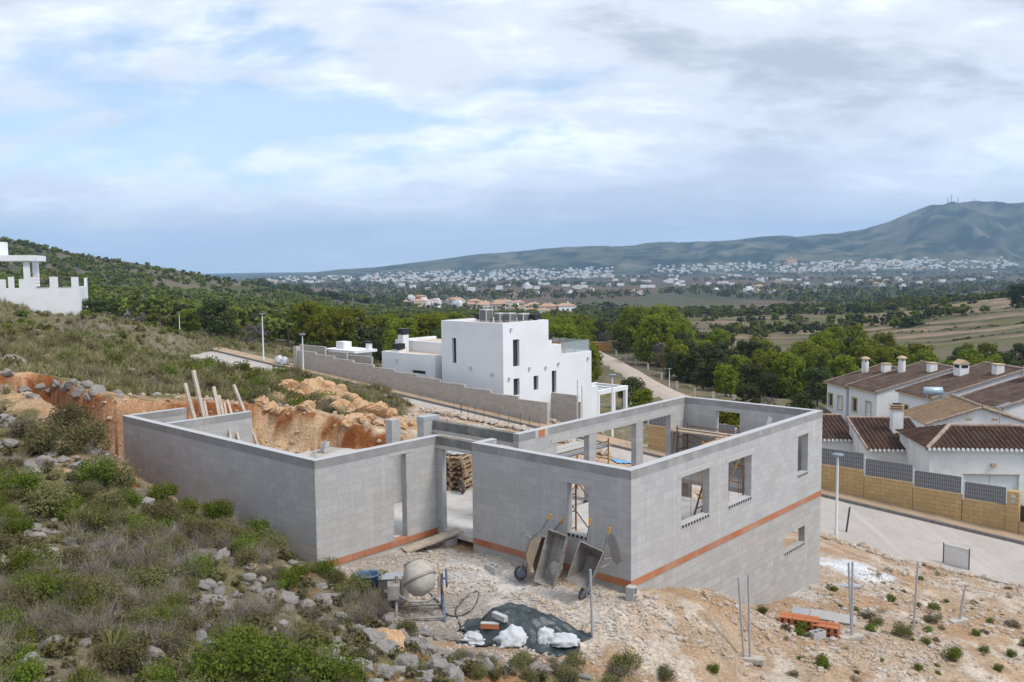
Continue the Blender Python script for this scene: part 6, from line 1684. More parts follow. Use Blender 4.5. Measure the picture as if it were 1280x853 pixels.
def mixer():
    P = at_ground(518, 18.8); t = thing('cement_mixer', 'cement mixer with a pale crusted drum standing behind the foreground boulders', 'cement mixer', P, R(8))
    D = Matrix.Translation((0, 0, .86)) @ Matrix.Rotation(R(-22), 4, 'Y') @ Matrix.Rotation(R(-28), 4, 'X')
    dr = MB().lathe([(0, -.36), (.12, -.355), (.24, -.30), (.32, -.18), (.355, -.03), (.355, .03), (.33, .12), (.27, .26), (.21, .36), (.20, .38), (.185, .36), (.25, .22), (.32, .05), (.30, -.15), (0, -.30)], 30, 0, D).build('drum', M['foot'], t)
    MB().lathe([(.357, -.035), (.385, -.03), (.385, .03), (.357, .035)], 30, 0, D).build('gear_ring', M['steel_mortar'], dr)
    MB().lathe([(.195, .365), (.22, .375), (.22, .40), (.19, .395)], 24, 0, D).build('mouth_ring', M['steel_mortar'], dr)
    for a in (30, 150, 270):
        q = D @ Vector((.19 * math.cos(R(a)), .19 * math.sin(R(a)), .1)), D @ Vector((.06 * math.cos(R(a)), .06 * math.sin(R(a)), -.2)); MB().bar(q[0], q[1], .02, .09).build('blade', M['steel_dark'], dr)
    yk = MB().tube([(-.46, 0, .90), (-.44, -.12, .55), (-.2, -.30, .46), (.2, -.30, .46), (.42, -.12, .55), (.44, 0, .90)], .032, 8).build('yoke', M['steel_mortar'], t)
    MB().tube([(-.47, 0, .9), (-.36, 0, .88)], .05, 8).build('trunnion', M['steel_mortar'], t)
    for s, x in ((-1, -.5), (1, .5)):
        MB().tube([(x, 0, .95), (x, -.02, .5), (x * 1.05, -.38, .0)], .034, 8).build('leg', M['blue_paint' if s > 0 else 'steel_mortar'], t); MB().tube([(x, 0, .55), (x * 1.05, .42, .0)], .034, 8).build('leg', M['steel_mortar'], t)
    MB().tube([(-.52, .38, .10), (.52, .38, .10)], .025, 8).build('cross_bar', M['steel_mortar'], t); MB().tube([(-.52, -.34, .1), (.52, -.34, .1)], .025, 8).build('cross_bar', M['steel_mortar'], t)
    MB().box(-.70, -.44, -.16, .16, .45, .80).build('motor_box', M['steel_mortar'], t, bevel=.03)
    hw = MB(); RY = Matrix.Translation((.60, 0, .84)) @ Matrix.Rotation(R(90), 4, 'Y')
    pts = [RY @ Vector((.20 * math.cos(a), .20 * math.sin(a), 0)) for a in np.linspace(0, 2 * math.pi, 25)]; hw.tube(pts, .016, 6, cap=False)
    w = hw.build('hand_wheel', M['blue_paint'], t)
    mb = MB()
    for a in range(4): mb.tube([RY @ Vector((0, 0, 0)), RY @ Vector((.2 * math.cos(a * 1.571), .2 * math.sin(a * 1.571), 0))], .011, 5)
    mb.tube([RY @ Vector((0, 0, -.1)), RY @ Vector((0, 0, .03))], .03, 8); mb.build('spokes', M['blue_paint'], w)
    MB().lathe([(.13, -.035), (.17, -.04), (.18, 0), (.17, .04), (.13, .035), (.05, .03), (0, .03)], 16, 0, Matrix.Translation((-.58, .42, .16)) @ Matrix.Rotation(R(90), 4, 'Y')).build('wheel', M['rubber'], t)
    return P
MX = mixer()
def tub():
    P = at_ground(453, 19.4); t = thing('blue_tub', 'round blue plastic tub behind the shrubs beside the cement mixer', 'tub', P)
    MB().lathe([(.0, 0), (.20, 0), (.255, .46), (.275, .47), (.275, .495), (.245, .495), (.235, .46), (.185, .03), (0, .03)], 26).build('body', M['blue_paint'], t)
    for s in (-1, 1): MB().tube([(s * .26, -.08, .42), (s * .31, -.06, .40), (s * .31, .06, .40), (s * .26, .08, .42)], .012, 6).build('handle', M['rubber'], t)
    P = at_ground(484, 19.5); t = thing('steel_bin', 'grey galvanised steel bin with a slanting lid left of the cement mixer', 'bin', P, R(-28))
    MB().prism([(-.3, 0), (.3, 0), (.3, .62), (-.3, .50)], 'y', -.24, .24).build('body', M['steel_mortar'], t, bevel=.015)
    MB().bar((-.34, 0, .508), (.36, 0, .65), .54, .02).build('lid', M['galv'], t); MB().box(-.05, .10, -.246, -.241, .27, .34).build('sticker', M['white'], t)
    P = at_ground(549, 18.8); t = thing('steel_rod', 'thin rusty rod stuck upright in the ground right of the cement mixer', 'rod', P)
    MB().tube([(.02, 0, -.1), (0, 0, .5), (-.14, .08, 1.22)], .012, 6).build('rod', M['orange_steel'], t)
tub()
def hose():
    pts = [(531, 741), (541, 752), (548, 764), (556, 770), (568, 770), (580, 765), (588, 756), (592, 744), (588, 740), (573, 750), (563, 763), (566, 777), (574, 795)]
    W = [G(*p) for p in pts]; q = [Vector((w[0], w[1], w[2] + .03)) for w in W]
    out = []
    for i in range(len(q) - 1):
        p0, p1, p2, p3 = q[max(i - 1, 0)], q[i], q[i + 1], q[min(i + 2, len(q) - 1)]
        for k in range(7):
            s = k / 7; out.append(.5 * ((2 * p1) + (p2 - p0) * s + (2 * p0 - 5 * p1 + 4 * p2 - p3) * s * s + (3 * p1 - p0 - 3 * p2 + p3) * s ** 3))
    o = MB().tube(out, .016, 6).build('hose', M['rubber'], None); tag(o, 'dark hose lying in a loop on the cement-stained ground', 'hose')
hose()

def tarp():
    P = Vector(at_z(645, 797, -.42)); n, m = 60, 44; rng = np.random.default_rng(2)
    s, t_ = np.meshgrid(np.linspace(-1, 1, n), np.linspace(-1, 1, m))
    ang = np.arctan2(t_, s); rr = np.hypot(s, t_); k = np.maximum(np.abs(s), np.abs(t_)) / np.maximum(rr, 1e-6)
    s2, t2 = s * (.55 + .45 * k), t_ * (.55 + .45 * k)
    edge = 1 + .10 * np.sin(ang * 5 + 1) + .07 * np.sin(ang * 9)
    x = s2 * 1.28 * edge; y = t2 * .82 * edge + s2 * -.16
    q = np.hypot(s2, t2)
    z = .40 * np.exp(-((x + .45) ** 2 / .30 + (y - .1) ** 2 / .28)) + .30 * np.exp(-((x - .35) ** 2 / .35 + (y) ** 2 / .22)) + .16 * (1 - sstep(.5, 1.0, q))
    fold = np.abs(((fbm(x * 1.6 + y * 1.1, y * 3.2, 4, 3)) * 2 - 1)); z = z + (fold - .3) * .2 * (1 - sstep(.9, 1.05, q)) + (fbm(x * 6, y * 6, 8, 2) - .5) * .05 + np.abs(fbm(x * 2.2 - y * 3.5, y * 2 + x, 18, 3) - .5) * -.12
    X, Y = x + P.x, y + P.y; Zg = ground_z(X, Y); zz = Zg + np.maximum(z, .012) + .01
    i = np.arange(n * m).reshape(m, n); f = np.stack([i[:-1, :-1], i[:-1, 1:], i[1:, 1:], i[1:, :-1]], -1).reshape(-1, 4)
    me = np_mesh('tarpaulin', np.stack([X, Y, zz], -1).reshape(-1, 3), f, M['tarp'], smooth=True)
    o = link('tarpaulin', me); sm = o.modifiers.new('thickness', 'SOLIDIFY'); sm.thickness = .006; sm.offset = 1
    tag(o, 'dark green tarpaulin spread over a mound in the yard, weighed down by two bricks', 'tarpaulin')
    def top(px, py):
        r = ray(px, py); d = np.abs((X - CAM[0]) / Y - r[0]) + np.abs((zz - CZ) / Y - r[2]); k = np.unravel_index(np.argmin(d), d.shape); return Vector((X[k], Y[k], zz[k]))
    for (px, py, rz, lab) in ((606, 786, R(-7), 'pale topped clay brick lying nearest on the dark tarpaulin'), (618, 776, R(-47), 'whitish brick lying slantwise at the top of the dark tarpaulin')):
        q = top(px, py); t = thing('brick', lab, 'brick', (q.x, q.y, q.z + .01), rz)
        b = MB().box(-.19, .19, -.055, .055, 0, .10).build('body', M['brick_face' if rz > -.3 else 'lintel'], t, bevel=.006); MB().box(-.19, .19, -.055, .055, .101, .115).build('mortar_skin', M['topping'], b)
tarp()
def sack_mesh(seed, sx, sy, sz):
    bm = bmesh.new(); bmesh.ops.create_icosphere(bm, subdivisions=4, radius=1.0); rng = np.random.default_rng(seed); o = rng.uniform(0, 50, 3)
    for v in bm.verts:
        c = v.co; a = math.atan2(c.y, c.x)
        k = 1 + .42 * (float(fbm(np.array([c.x * 1.3 + o[0]]), np.array([c.y * 1.3 + c.z + o[1]]), seed, 3)[0]) - .5) + 1.0 * (abs(float(fbm(np.array([c.x * 2.2 + o[2]]), np.array([c.y * 2.2 + c.z * 1.7]), seed + 3, 3)[0]) - .5) - .12)
        p = 1.0 if c.z > 0 else .35
        v.co = Vector((c.x * sx * k, c.y * sy * k, max(c.z * p, -.3) * sz * k))
    for f in bm.faces: f.smooth = True
    me = bpy.data.meshes.new('sack'); bm.to_mesh(me); bm.free(); me.materials.append(M['sack']); return me
for i, (px, Y, s, lab) in enumerate(((592, 17.35, (.34, .24, .15), 'flat white sack at the left end of the row before the tarpaulin'), (634, 17.15, (.36, .28, .25), 'tall round white sack in the middle of the row before the tarpaulin'), (676, 17.2, (.22, .22, .27), 'pointed white sack before the right half of the tarpaulin'), (700, 17.2, (.32, .26, .19), 'crumpled white sack at the right end of the row before the tarpaulin'))):
    P = at_ground(px, Y); o = link('sack', sack_mesh(40 + i, *s)); o.location = (P.x, P.y, P.z + .06); tag(o, lab, 'sack', 'white sacks before the tarpaulin')
def big_bag(px, py, Y, lab):
    P = at_y(px, py, Y); l = to_loc(P); o = link('bulk_bag', sack_mesh(60 + int(px), .42, .42, .55)); o.location = (P[0], P[1], road_z(l[1]) + .17); tag(o, lab, 'bag')
    o.scale = (.9, .9, 1.0)
big_bag(348, 437, 77.0, 'white bulk bag standing at the road bend, nearer the street lamp'); big_bag(355, 438.5, 76.5, 'white bulk bag at the road bend, nearer the block walls')

# timber props leaning in the narrow back room
for (a, b, c, d, w, lab) in ((230, 471, 241, 514, .15, 'short thick timber prop, first of the row in the narrow back room'), (241, 455, 253, 513, .17, 'tallest timber prop sticking up from the narrow back room'), (254, 494, 257, 511, .08, 'thin short timber lath right beside the tallest prop'),
                            (266, 476, 272, 510, .13, 'timber prop, taller of the touching pair in the back room'), (272, 487, 277, 510, .12, 'timber prop, shorter of the touching pair in the back room'), (279, 497, 281, 509, .07, 'thin lath just right of the touching pair of props'), (283, 493, 287, 508, .09, 'small upright timber before the red soil bank'), (291, 474, 303, 506, .14, 'leaning timber prop by the end of the inner block wall')):
    T = Vector(on_y(a, b, 15.35)); B = Vector(on_y(c, d, 15.0)); dd = (B - T).normalized(); k = (T.z - .0) / max(-dd.z, .2); B2 = T + dd * k
    t = thing('timber_prop', lab, 'timber', B2, 0, 'timber props in the back room')
    MB().bar((0, 0, 0), T - B2, w * .8, .06).build('plank', M['timber'], t)

# plank ramp and blocks
def hollow_block(P, rz, lab, M3=None):
    t = thing('concrete_block', lab, 'concrete block', P, rz) if M3 is None else thing('concrete_block', lab, 'concrete block', mat=M3)
    mb = MB(); L_, w, h, e = .40, .20, .20, .03
    mb.box(-L_ / 2, L_ / 2, -w / 2, -w / 2 + e, 0, h); mb.box(-L_ / 2, L_ / 2, w / 2 - e, w / 2, 0, h)
    for x in (-L_ / 2, -e / 2, L_ / 2 - e): mb.box(x, x + e, -w / 2 + e, w / 2 - e, 0, h)
    sh = mb.build('shell', M['block'], t)
    return t
a = Vector(to_wor(.22, 5.82, .02)); Pq = G(500, 688); b = Vector((Pq[0], Pq[1], Pq[2] + .03)); t = thing('plank_ramp', 'pale plank ramp from the yard up to the entrance floor', 'plank', b)
MB().bar((0, 0, .02), a - b, .42, .05).build('board', M['plank'], t)
q = b.lerp(a, .80); q.z = gz(q.x, q.y); hollow_block(q, ANG, 'grey concrete block propping the upper end of the plank ramp')
P = G(611, 716); hollow_block((P[0], P[1], P[2] - .01), ANG + 1.4, 'broken hollow block lying in pale rubble before the front wall')
P = Vector(to_wor(-.22, -.16, -.42)); hollow_block(P, ANG, 'upright hollow concrete block at the near corner of the house', Matrix.Translation(P + Vector((0, 0, .2))) @ Matrix.Rotation(ANG + R(12), 4, 'Z') @ Matrix.Rotation(R(90), 4, 'Y') @ Matrix.Rotation(R(90), 4, 'X') @ Matrix.Translation((0, 0, -.1)))
for (x, y, z, r, lab) in ((4.1, 17.35, 0, .2, 'concrete block on the floor before the rock cut, lower one'), (4.1, 17.38, .205, .5, 'concrete block set on another one before the rock cut'), (3.2, 16.9, 0, 1.0, 'single concrete block lying on the floor edge near the cut')):
    hollow_block(Vector(to_wor(x, y, z)), ANG + r, lab)
# steel tube in the yard
P = at_ground(737, 17.6); t = thing('steel_tube', 'thin galvanised tube standing upright in the yard before the corner', 'tube', P); MB().tube([(0, 0, -.2), (-.05, .0, 1.45)], .026, 8).build('tube', M['galv'], t)

# pallets seen through the entrance
pal = None
for k in range(7):
    q = to_wor(3.6 + .03 * math.sin(k * 2), 9.35 + .04 * math.cos(k * 3), .16 * k)
    t = thing('pallet', ('wooden pallet at the bottom of the stack seen through the entrance' if k == 0 else 'topmost wooden pallet of the stack seen through the entrance' if k == 6 else 'wooden pallet in the stack seen through the entrance'), 'pallet', q, ANG + .35 + .05 * math.sin(k * 5), 'pallets stacked on the floor')
    if pal is None:
        m1 = MB()
        for i in range(6): m1.box(-.58, .58, -.5 + i * .18, -.40 + i * .18, .12, .145)
        pal = [('deck', m1.build('deck', M['pallet'], t).data)]
        for y in (-.45, 0, .42):
            m1 = MB(); m1.box(-.58, .58, y - .05, y + .05, 0, .02)
            for x in (-.53, 0, .53): m1.box(x - .06, x + .06, y - .05, y + .05, .02, .12)
            pal.append(('bearer', m1.build('bearer', M['pallet'], t).data))
    else:
        for nm, me in pal: link(nm, me, t)
o = link('crumpled_sheet', sack_mesh(81, .36, .26, .12)); o.location = to_wor(3.5, 9.3, 1.16); tag(o, 'crumpled white sheet on top of the pallet stack', 'sheet')
t = thing('loose_wheel', 'dark spoked wheel leaning against the foot of the pallet stack', 'wheel', to_wor(3.05, 8.62, .0), ANG - .4)
RY = Matrix.Translation((0, 0, .23)) @ Matrix.Rotation(R(80), 4, 'Y')
MB().lathe([(.17, -.03), (.21, -.04), (.23, 0), (.21, .04), (.17, .03), (.17, -.03)], 20, 0, RY).build('tyre', M['rubber'], t)
mb = MB()
for a in range(5): mb.tube([RY @ Vector((0, 0, 0)), RY @ Vector((.18 * math.cos(a * 1.257), .18 * math.sin(a * 1.257), 0))], .014, 5)
mb.build('spokes', M['rust'], t)
# brick stack and buckets behind the left doorway
def brick_pile(P, rz, nx, ny, nz, lab, s=(.30, .12, .18), name='brick_stack'):
    t = thing(name, lab, 'bricks', P, rz); rng = random.Random(nx * 7 + nz); me = None
    for k in range(nz):
        for i in range(nx):
            for j in range(ny):
                if me is None:
                    mb = MB().box(-s[0] / 2, s[0] / 2, -s[1] / 2, s[1] / 2, 0, s[2]); o = mb.build('hollow_brick', M['brick_face'], t, bevel=.006); me = o.data
                    m2 = MB()
                    for a in (-1, 1):
                        for c in (.25, .62): m2.box(a * s[0] * .25 - .035, a * s[0] * .25 + .035, -s[1] / 2 - .004, -s[1] / 2 + .004, s[2] * c - .02, s[2] * c + .03)
                    hole_shade = m2.build('hole_shade', M['dark'], o).data  # solid dark boxes on the brick face, shade of the cells as colour
                else: o = link('hollow_brick', me, t); link('hole_shade', hole_shade, o)
                o.location = ((i - (nx - 1) / 2) * s[0] * 1.02, (j - (ny - 1) / 2) * s[1] * 1.06, k * (s[2] + .004)); o.rotation_euler = (0, 0, rng.uniform(-.03, .03))
    return t
brick_pile(to_wor(1.9, 12.1, 0), ANG + .2, 2, 2, 5, 'red brick stack on the floor seen through the left doorway')
for i, (px, py) in enumerate(((486, 612), (492, 613))):
    P = at_z(px, py, 0); t = thing('bucket', ('dark builder bucket seen through the left doorway, the left one of two' if i == 0 else 'dark builder bucket seen through the doorway, touching the jamb'), 'bucket', P)
    MB().lathe([(0, 0), (.13, 0), (.17, .32), (.185, .33), (.17, .34), (.155, .32), (.12, .02), (0, .02)], 18).build('body', M['rubber'], t)
    MB().tube([(-.17, 0, .32), (-.1, 0, .45), (.1, 0, .45), (.17, 0, .32)], .006, 5).build('handle', M['galv'], t)

# scaffolds
def scaffold(x, y, z, L_, w, h, label, plank=None, mat='rust', rz=0.0, along='x', plank_mat='plank'):
    q = to_wor(x, y, z); t = thing('scaffold', label, 'scaffold', q, ANG + (R(90) if along == 'y' else 0) + rz)
    for sx in (0, L_):
        for sy in (0, w): MB().tube([(sx, sy, 0), (sx, sy, h)], .024, 7).build('upright', M[mat], t)
        mb = MB()
        for k in range(1, int(h / .45) + 1): mb.tube([(sx, 0, k * .45), (sx, w, k * .45)], .018, 6)
        mb.build('ladder_frame', M[mat], t)
    for sy in (0, w):
        MB().tube([(0, sy, .3), (L_, sy, h - .35)], .015, 6).build('brace', M[mat], t); MB().tube([(0, sy, h - .1), (L_, sy, h - .1)], .018, 6).build('ledger', M[mat], t)
    if plank is not None:
        for k in range(3): MB().box(-.25, L_ + .25, .02 + k * w / 3, (k + .94) * w / 3, plank, plank + .045).build('deck_board', M[plank_mat], t)
    return t
scaffold(1.35, 1.15, 0, 1.5, .75, 2.05, 'rusty scaffold frame right behind the small front window', None, 'rust', 0, 'y')
scaffold(3.3, 5.6, -.9, 3.6, 1.3, 2.5, 'scaffold with a pale deck and orange posts behind the wide openings', 2.2, 'orange_steel', 0, 'x', 'lintel')
scaffold(10.25, .9, 0, 3.7, .7, 1.75, 'scaffold with timber deck boards along the rear end wall', 1.52, 'rust', 0, 'y')
scaffold(7.1, 1.5, 0, 1.3, .7, 1.9, 'orange and rust scaffold behind the middle side window', 1.75, 'orange_steel')
t = thing('ladder', 'rusty ladder leaning inside the first side window', 'ladder', to_wor(4.0, .75, 0), ANG)
for sx in (-.19, .19): MB().bar((sx, 0, 0), (sx + .5, -.35, 2.05), .05, .03).build('rail', M['rust'], t)
for k in range(7): f = .1 + k * .13; MB().tube([(-.19 + .5 * f, -.35 * f, 2.05 * f), (.19 + .5 * f, -.35 * f, 2.05 * f)], .016, 6).build('rung', M['rust'], t)
t = thing('leaning_board', 'pale board leaning across the deck boards at the rear end wall', 'board', to_wor(8.9, 1.55, 0), ANG); MB().bar((0, 0, 0), (1.0, -.2, 2.35), .26, .04, up=(0, 1, 0)).build('board', M['topping'], t)

# fence posts in concrete feet
def fence_post(foot, poles, lab, rz=.3, tilt=0, feet=True, h=None):
    P = G(*foot); t = thing('fence_post', lab, 'fence post', P, rz)
    if feet: MB().box(-.34, .34, -.12, .12, -.02, .12).build('foot', M['foot'], t, bevel=.03)
    Y = P[1]
    for (a, b) in poles:
        k = Y / F; Minv = Matrix.Translation(P) @ Matrix.Rotation(rz, 4, 'Z'); Minv = Minv.inverted()
        A = Vector(at_y(*a, Y)); B = Vector(at_y(*b, Y)); MB().tube([Minv @ B, Minv @ A], .028, 8).build('pole', M['galv'], t)
    return t
fence_post((928, 833), [((917, 727), (922, 830)), ((929.5, 724), (929.5, 830))], 'pair of steel fence poles in one concrete foot nearest the camera', -.25)
fence_post((1056, 808), [((1055, 712), (1057, 806)), ((1060, 711), (1057.6, 806))], 'pair of touching steel fence poles in a long concrete foot by the brick stacks', .2)
fence_post((1135, 800), [((1142, 712), (1134, 802))], 'single leaning steel fence pole without a foot among dry weeds', 0, 0, False)
fence_post((1191, 790), [((1201, 742), (1192.5, 789)), ((1199, 748), (1191.5, 789))], 'short tilted fence pole in a concrete foot nearest the road', .35)
# brick stacks by the poles
P = G(992, 792); brick_pile((P[0], P[1], P[2]), R(-24), 3, 2, 2, 'orange hollow brick stack lying left of the single grey block', (.33, .20, .15)); P2 = G(1025, 802); brick_pile((P2[0], P2[1], P2[2]), R(-26), 2, 2, 2, 'orange hollow brick stack lying right beside the poles', (.33, .20, .15))
P = G(1022, 786); t = thing('grey_slab_stack', 'grey slabs leaning behind the orange brick stacks', 'slabs', (P[0], P[1], P[2]), R(-28))
for k in range(2): MB().bar((-.85 + .5 * k, .0, .16 + .03 * k), (.35 + .5 * k, .02, .16 + .02 * k), .30, .10, up=(0, -.5, .85)).build('slab', M['galv' if k == 0 else 'lintel'], t)
P = G(1014, 806); hollow_block((P[0], P[1], P[2]), .4, 'single grey concrete block lying before the orange brick stacks')
P = G(1052, 744); t = thing('drain_pipe', 'short grey drain pipe lying on the dirt behind the poles', 'pipe', (P[0], P[1], P[2] + .07), R(-6)); MB().lathe([(.075, -.45), (.085, -.45), (.085, -.36), (.075, -.36), (.075, .45), (.065, .45), (.065, -.45), (.075, -.45)], 14, 0, Matrix.Rotation(R(90), 4, 'Y')).build('pipe', M['galv'], t)
# mesh panel at the road edge, slanted post by the lamp
def mesh_panel():
    P0 = np.array(G(1173, 719)); P1 = np.array(G(1205, 728)); t = thing('mesh_panel', 'grey wire mesh fence panel standing at the edge of the road', 'fence panel', P0); d = P1 - P0; h = .92; L_ = float(np.linalg.norm(d))
    for s in (0, 1): MB().tube([Vector(d * s), Vector(d * s) + Vector((0, 0, h + .08))], .022, 7).build('post', M['frame_dark'], t)
    MB().bar((0, 0, h), tuple(d + [0, 0, h]), .03).build('top_rail', M['galv'], t); MB().bar((0, 0, .1), tuple(d + [0, 0, .1]), .03).build('bottom_rail', M['galv'], t)
    mb = MB(); n = 26
    for i in range(1, n): q = d * i / n; mb.bar((q[0], q[1], q[2] + .1), (q[0], q[1], q[2] + h), .012)
    for j in range(1, 14): z = .1 + (h - .1) * j / 14; mb.bar((0, 0, z), tuple(d + [0, 0, z]), .012)
    mb.build('wire_mesh', M['galv'], t)
mesh_panel()
P = G(1052, 677); t = thing('steel_post', 'dark slanted steel post stuck beside the corner street lamp', 'post', P); MB().bar((0, 0, -.1), (.16, 0, 1.25), .06, .06).build('post', M['frame_dark'], t)
# stakes on the far plot, blue sheet
for i, (px, py) in enumerate(((566, 524), (574, 526), (583, 527), (592, 529), (603, 530), (575, 534), (622, 531), (634, 532), (648, 533), (660, 534), (672, 535), (688, 538))):
    P = on_x(px, py, 18.6); g = gz(P[0], P[1]); t = thing('rebar_stake', 'thin rebar stake standing in rubble along the upper plot edge', 'stake', (P[0], P[1], g), 0, 'rebar stakes on the upper plot edge'); MB().tube([(0, 0, -.1), (.02 * (i % 3 - 1), 0, .85)], .016, 5).build('stake', M['rebar'], t)
def blue_sheet():
    P = on_y(775, 563, 13.0); P = np.array(to_wor(*to_loc(P), 0)); c = to_loc(P); mb = MB(); n = 14
    pts = []
    for i in range(n + 1):
        for j in range(4): q = to_wor(c[0] - .9 + 1.9 * i / n + .25 * (j / 3), c[1] - .35 + .7 * j / 3); pts.append((q[0], q[1], gz(q[0], q[1]) + .05 + .02 * math.sin(i * 1.9 + j)))
    o = mb.add(pts, [(i * 4 + j, i * 4 + j + 1, i * 4 + j + 5, i * 4 + j + 4) for i in range(n) for j in range(3)], 0, True).build('blue_sheet', M['blue'], None); m = o.modifiers.new('thickness', 'SOLIDIFY'); m.thickness = .01
    tag(o, 'pale blue sheet lying on rubble beyond the wide openings', 'sheet')
blue_sheet()
# ------------------------------------------------------------------ boulders and rubble
def rock_mesh(seed, sub=3, mat='lime_rock', cuts=9, name='boulder'):
    g = np.random.default_rng(seed); bm = bmesh.new(); bmesh.ops.create_icosphere(bm, subdivisions=sub, radius=1.0)
    co = np.array([v.co[:] for v in bm.verts])
    for _ in range(cuts):
        n = g.normal(size=3); n /= np.linalg.norm(n); d = g.uniform(.55, .86); k = co @ n - d; co = co - np.where(k > 0, k, 0)[:, None] * n * .92
    o = g.uniform(0, 40, 3)
    k = (fbm(co[:, 0] * 1.7 + o[0] + co[:, 2], co[:, 1] * 1.7 + o[1] - co[:, 2] * .7, seed, 4) - .5)
    k3 = (fbm(co[:, 0] * 4.3 - o[1] + co[:, 2] * 2, co[:, 1] * 4.3 + o[2] - co[:, 2] * 1.7, seed + 9, 3) - .5)
    co = co * (1 + k[:, None] * .75 + k3[:, None] * .28); co = co * g.uniform(.75, 1.2, 3) * [1.1, .95, .72]
    f = np.array([[v.index for v in fc.verts] for fc in bm.faces]); bm.free()
    return np_mesh(name, co, f, M[mat]), co, f
LR = [rock_mesh(500 + i, 4) for i in range(6)]; OR = [rock_mesh(520 + i, 4, 'ochre_rock', 17) for i in range(6)]
SR = [rock_mesh(540 + i, 1, 'white_rock', 4) for i in range(6)]
def boulder(P, s, lab, grp, rng, lib=LR, sink=.25):
    me = lib[int(rng.integers(len(lib)))][0]; o = link('boulder', me); o.location = (P[0], P[1], P[2] + s * (.5 - sink) * .6); o.scale = (s * rng.uniform(.85, 1.2), s * rng.uniform(.8, 1.1), s * rng.uniform(.75, 1.1)); o.rotation_euler = (rng.uniform(-.35, .35), rng.uniform(-.35, .35), rng.random() * 6.28)
    return tag(o, lab, 'boulder', grp)
def rocks():
    rng = np.random.default_rng(31)
    def list_(pts, lab, grp, lib):
        for px, py, w in pts:
            P = G(px, py); boulder(P, w * P[1] / F * (.60 if lib is OR else .5), lab, grp, rng, lib)
    def single(px, py, w, lab, lib=LR): P = G(px, py); boulder(P, w * P[1] / F * .5, lab, None, rng, lib)
    single(54, 798, 34, 'angular pale boulder beside the rounded one at the lower left'); single(98, 796, 22, 'small rounded whitish boulder among dry grass at the lower left')
    single(30, 828, 64, 'broad flat grey rock outcrop in the lower left corner'); single(55, 850, 24, 'low grey slab in front of the broad flat outcrop'); single(360, 702, 20, 'white-topped boulder perched below the left block corner'); single(395, 730, 18, 'small tan boulder where the scrub meets the yard')
    list_(SLOPE,
          'pale limestone boulder lying among the shrubs of the near slope', 'limestone boulders on the near slope', LR)
    list_(RIDGE,
          'grey boulder in the rocky ridge in front of the tarpaulin and mixer', 'boulders of the foreground ridge', LR)
    single(478, 805, 46, 'tall orange-stained boulder in the rocky ridge before the mixer', OR)
    # big ochre boulders on the rim of the cut
    list_([(358, 483, 30), (345, 493, 24), (372, 492, 26), (388, 492, 42), (402, 489, 38), (418, 498, 46), (408, 503, 30), (432, 503, 34), (442, 512, 30), (452, 511, 34), (466, 513, 34), (478, 518, 30), (425, 512, 30), (395, 503, 26), (438, 522, 26), (455, 524, 26), (470, 528, 22), (488, 527, 20), (500, 533, 18), (512, 531, 16), (498, 524, 16), (520, 535, 16), (380, 507, 22), (366, 501, 20), (325, 499, 22), (334, 505, 20), (346, 509, 18)],
          'orange-cream boulder on the rim of the rock cut behind the house', 'ochre boulders on the rim of the cut', OR)
    list_(LEDGE,
          'weathered grey ledge rock above the left end of the cut', 'grey ledge rocks above the cut', LR)
    def heap(name, items, libs, mats):
        Vs = []; Fs = []; Ms = []; o = 0
        for (x, y, z, s, li) in items:
            _, co, f = libs[li][int(rng.integers(len(libs[li])))]; a = rng.random() * 6.283; c, sn = math.cos(a), math.sin(a); k = rng.uniform(.7, 1.25, 3); v = co * k * s
            Vs.append(np.stack([v[:, 0] * c - v[:, 1] * sn + x, v[:, 0] * sn + v[:, 1] * c + y, v[:, 2] + z + s * .15], -1)); Fs.append(f + o); Ms.append(np.full(len(f), li)); o += len(co)
        tag(link(name, np_mesh(name, np.concatenate(Vs), np.concatenate(Fs), [M[m] for m in mats], np.concatenate(Ms))), kind='stuff')
    ORs = [rock_mesh(560 + i, 1, 'ochre_rock', 4) for i in range(5)]; LRs = [rock_mesh(580 + i, 1, 'lime_rock', 4) for i in range(5)]
    libs = [SR, ORs, LRs]; mats = ['white_rock', 'tan_rock', 'lime_rock']
    items = []
    # yard: pale broken rubble in drifts
    n = 20000; Y = rng.uniform(15, 25, n); X = rng.uniform(-.28, .16, n) * Y; l = to_loc(np.stack([X, Y], -1)); den = fbm(X / .9, Y / .9, 401, 4); bm = bare_mask(X, Y)
    ok = (bm > .6) & (l[:, 0] < -.12) & (den > .45) & ~((l[:, 0] > -4.3) & (l[:, 1] > 6.3)); Z = ground_z(X[ok], Y[ok])
    A0 = at_z(572, 764, -.4)
    for x, y, z in zip(X[ok], Y[ok], Z):
        if math.hypot(x - A0[0], y - A0[1]) < 1.15 + rng.uniform(-.4, .3) and rng.random() < .85: continue
        items.append((x, y, z, .014 + .045 * rng.random() ** 2.6, 0 if rng.random() < .65 else 1))
    # right-hand plot: ochre stones
    n = 17000; Y = np.exp(rng.uniform(math.log(16.5), math.log(37), n)); X = rng.uniform(.08, .64, n) * Y; l = to_loc(np.stack([X, Y], -1)); den = fbm(X / 1.6, Y / 1.6, 402, 4); bm = bare_mask(X, Y)
    ok = (bm > .6) & (l[:, 1] < -.15) & (l[:, 0] < 19.9) & (den > .43); Z = ground_z(X[ok], Y[ok])
    for x, y, z in zip(X[ok], Y[ok], Z): items.append((x, y, z, .014 + .085 * rng.random() ** 3.2, 1 if rng.random() < .8 else 0))
    # berm along the road
    for i in range(1500):
        ly = rng.uniform(-14, 9); lx = 19.6 + rng.normal() * .55; q = to_wor(min(lx, 20.25), ly); items.append((q[0], q[1], gz(q[0], q[1]), .05 + .22 * rng.random() ** 2.2, 1 if rng.random() < .7 else 0))
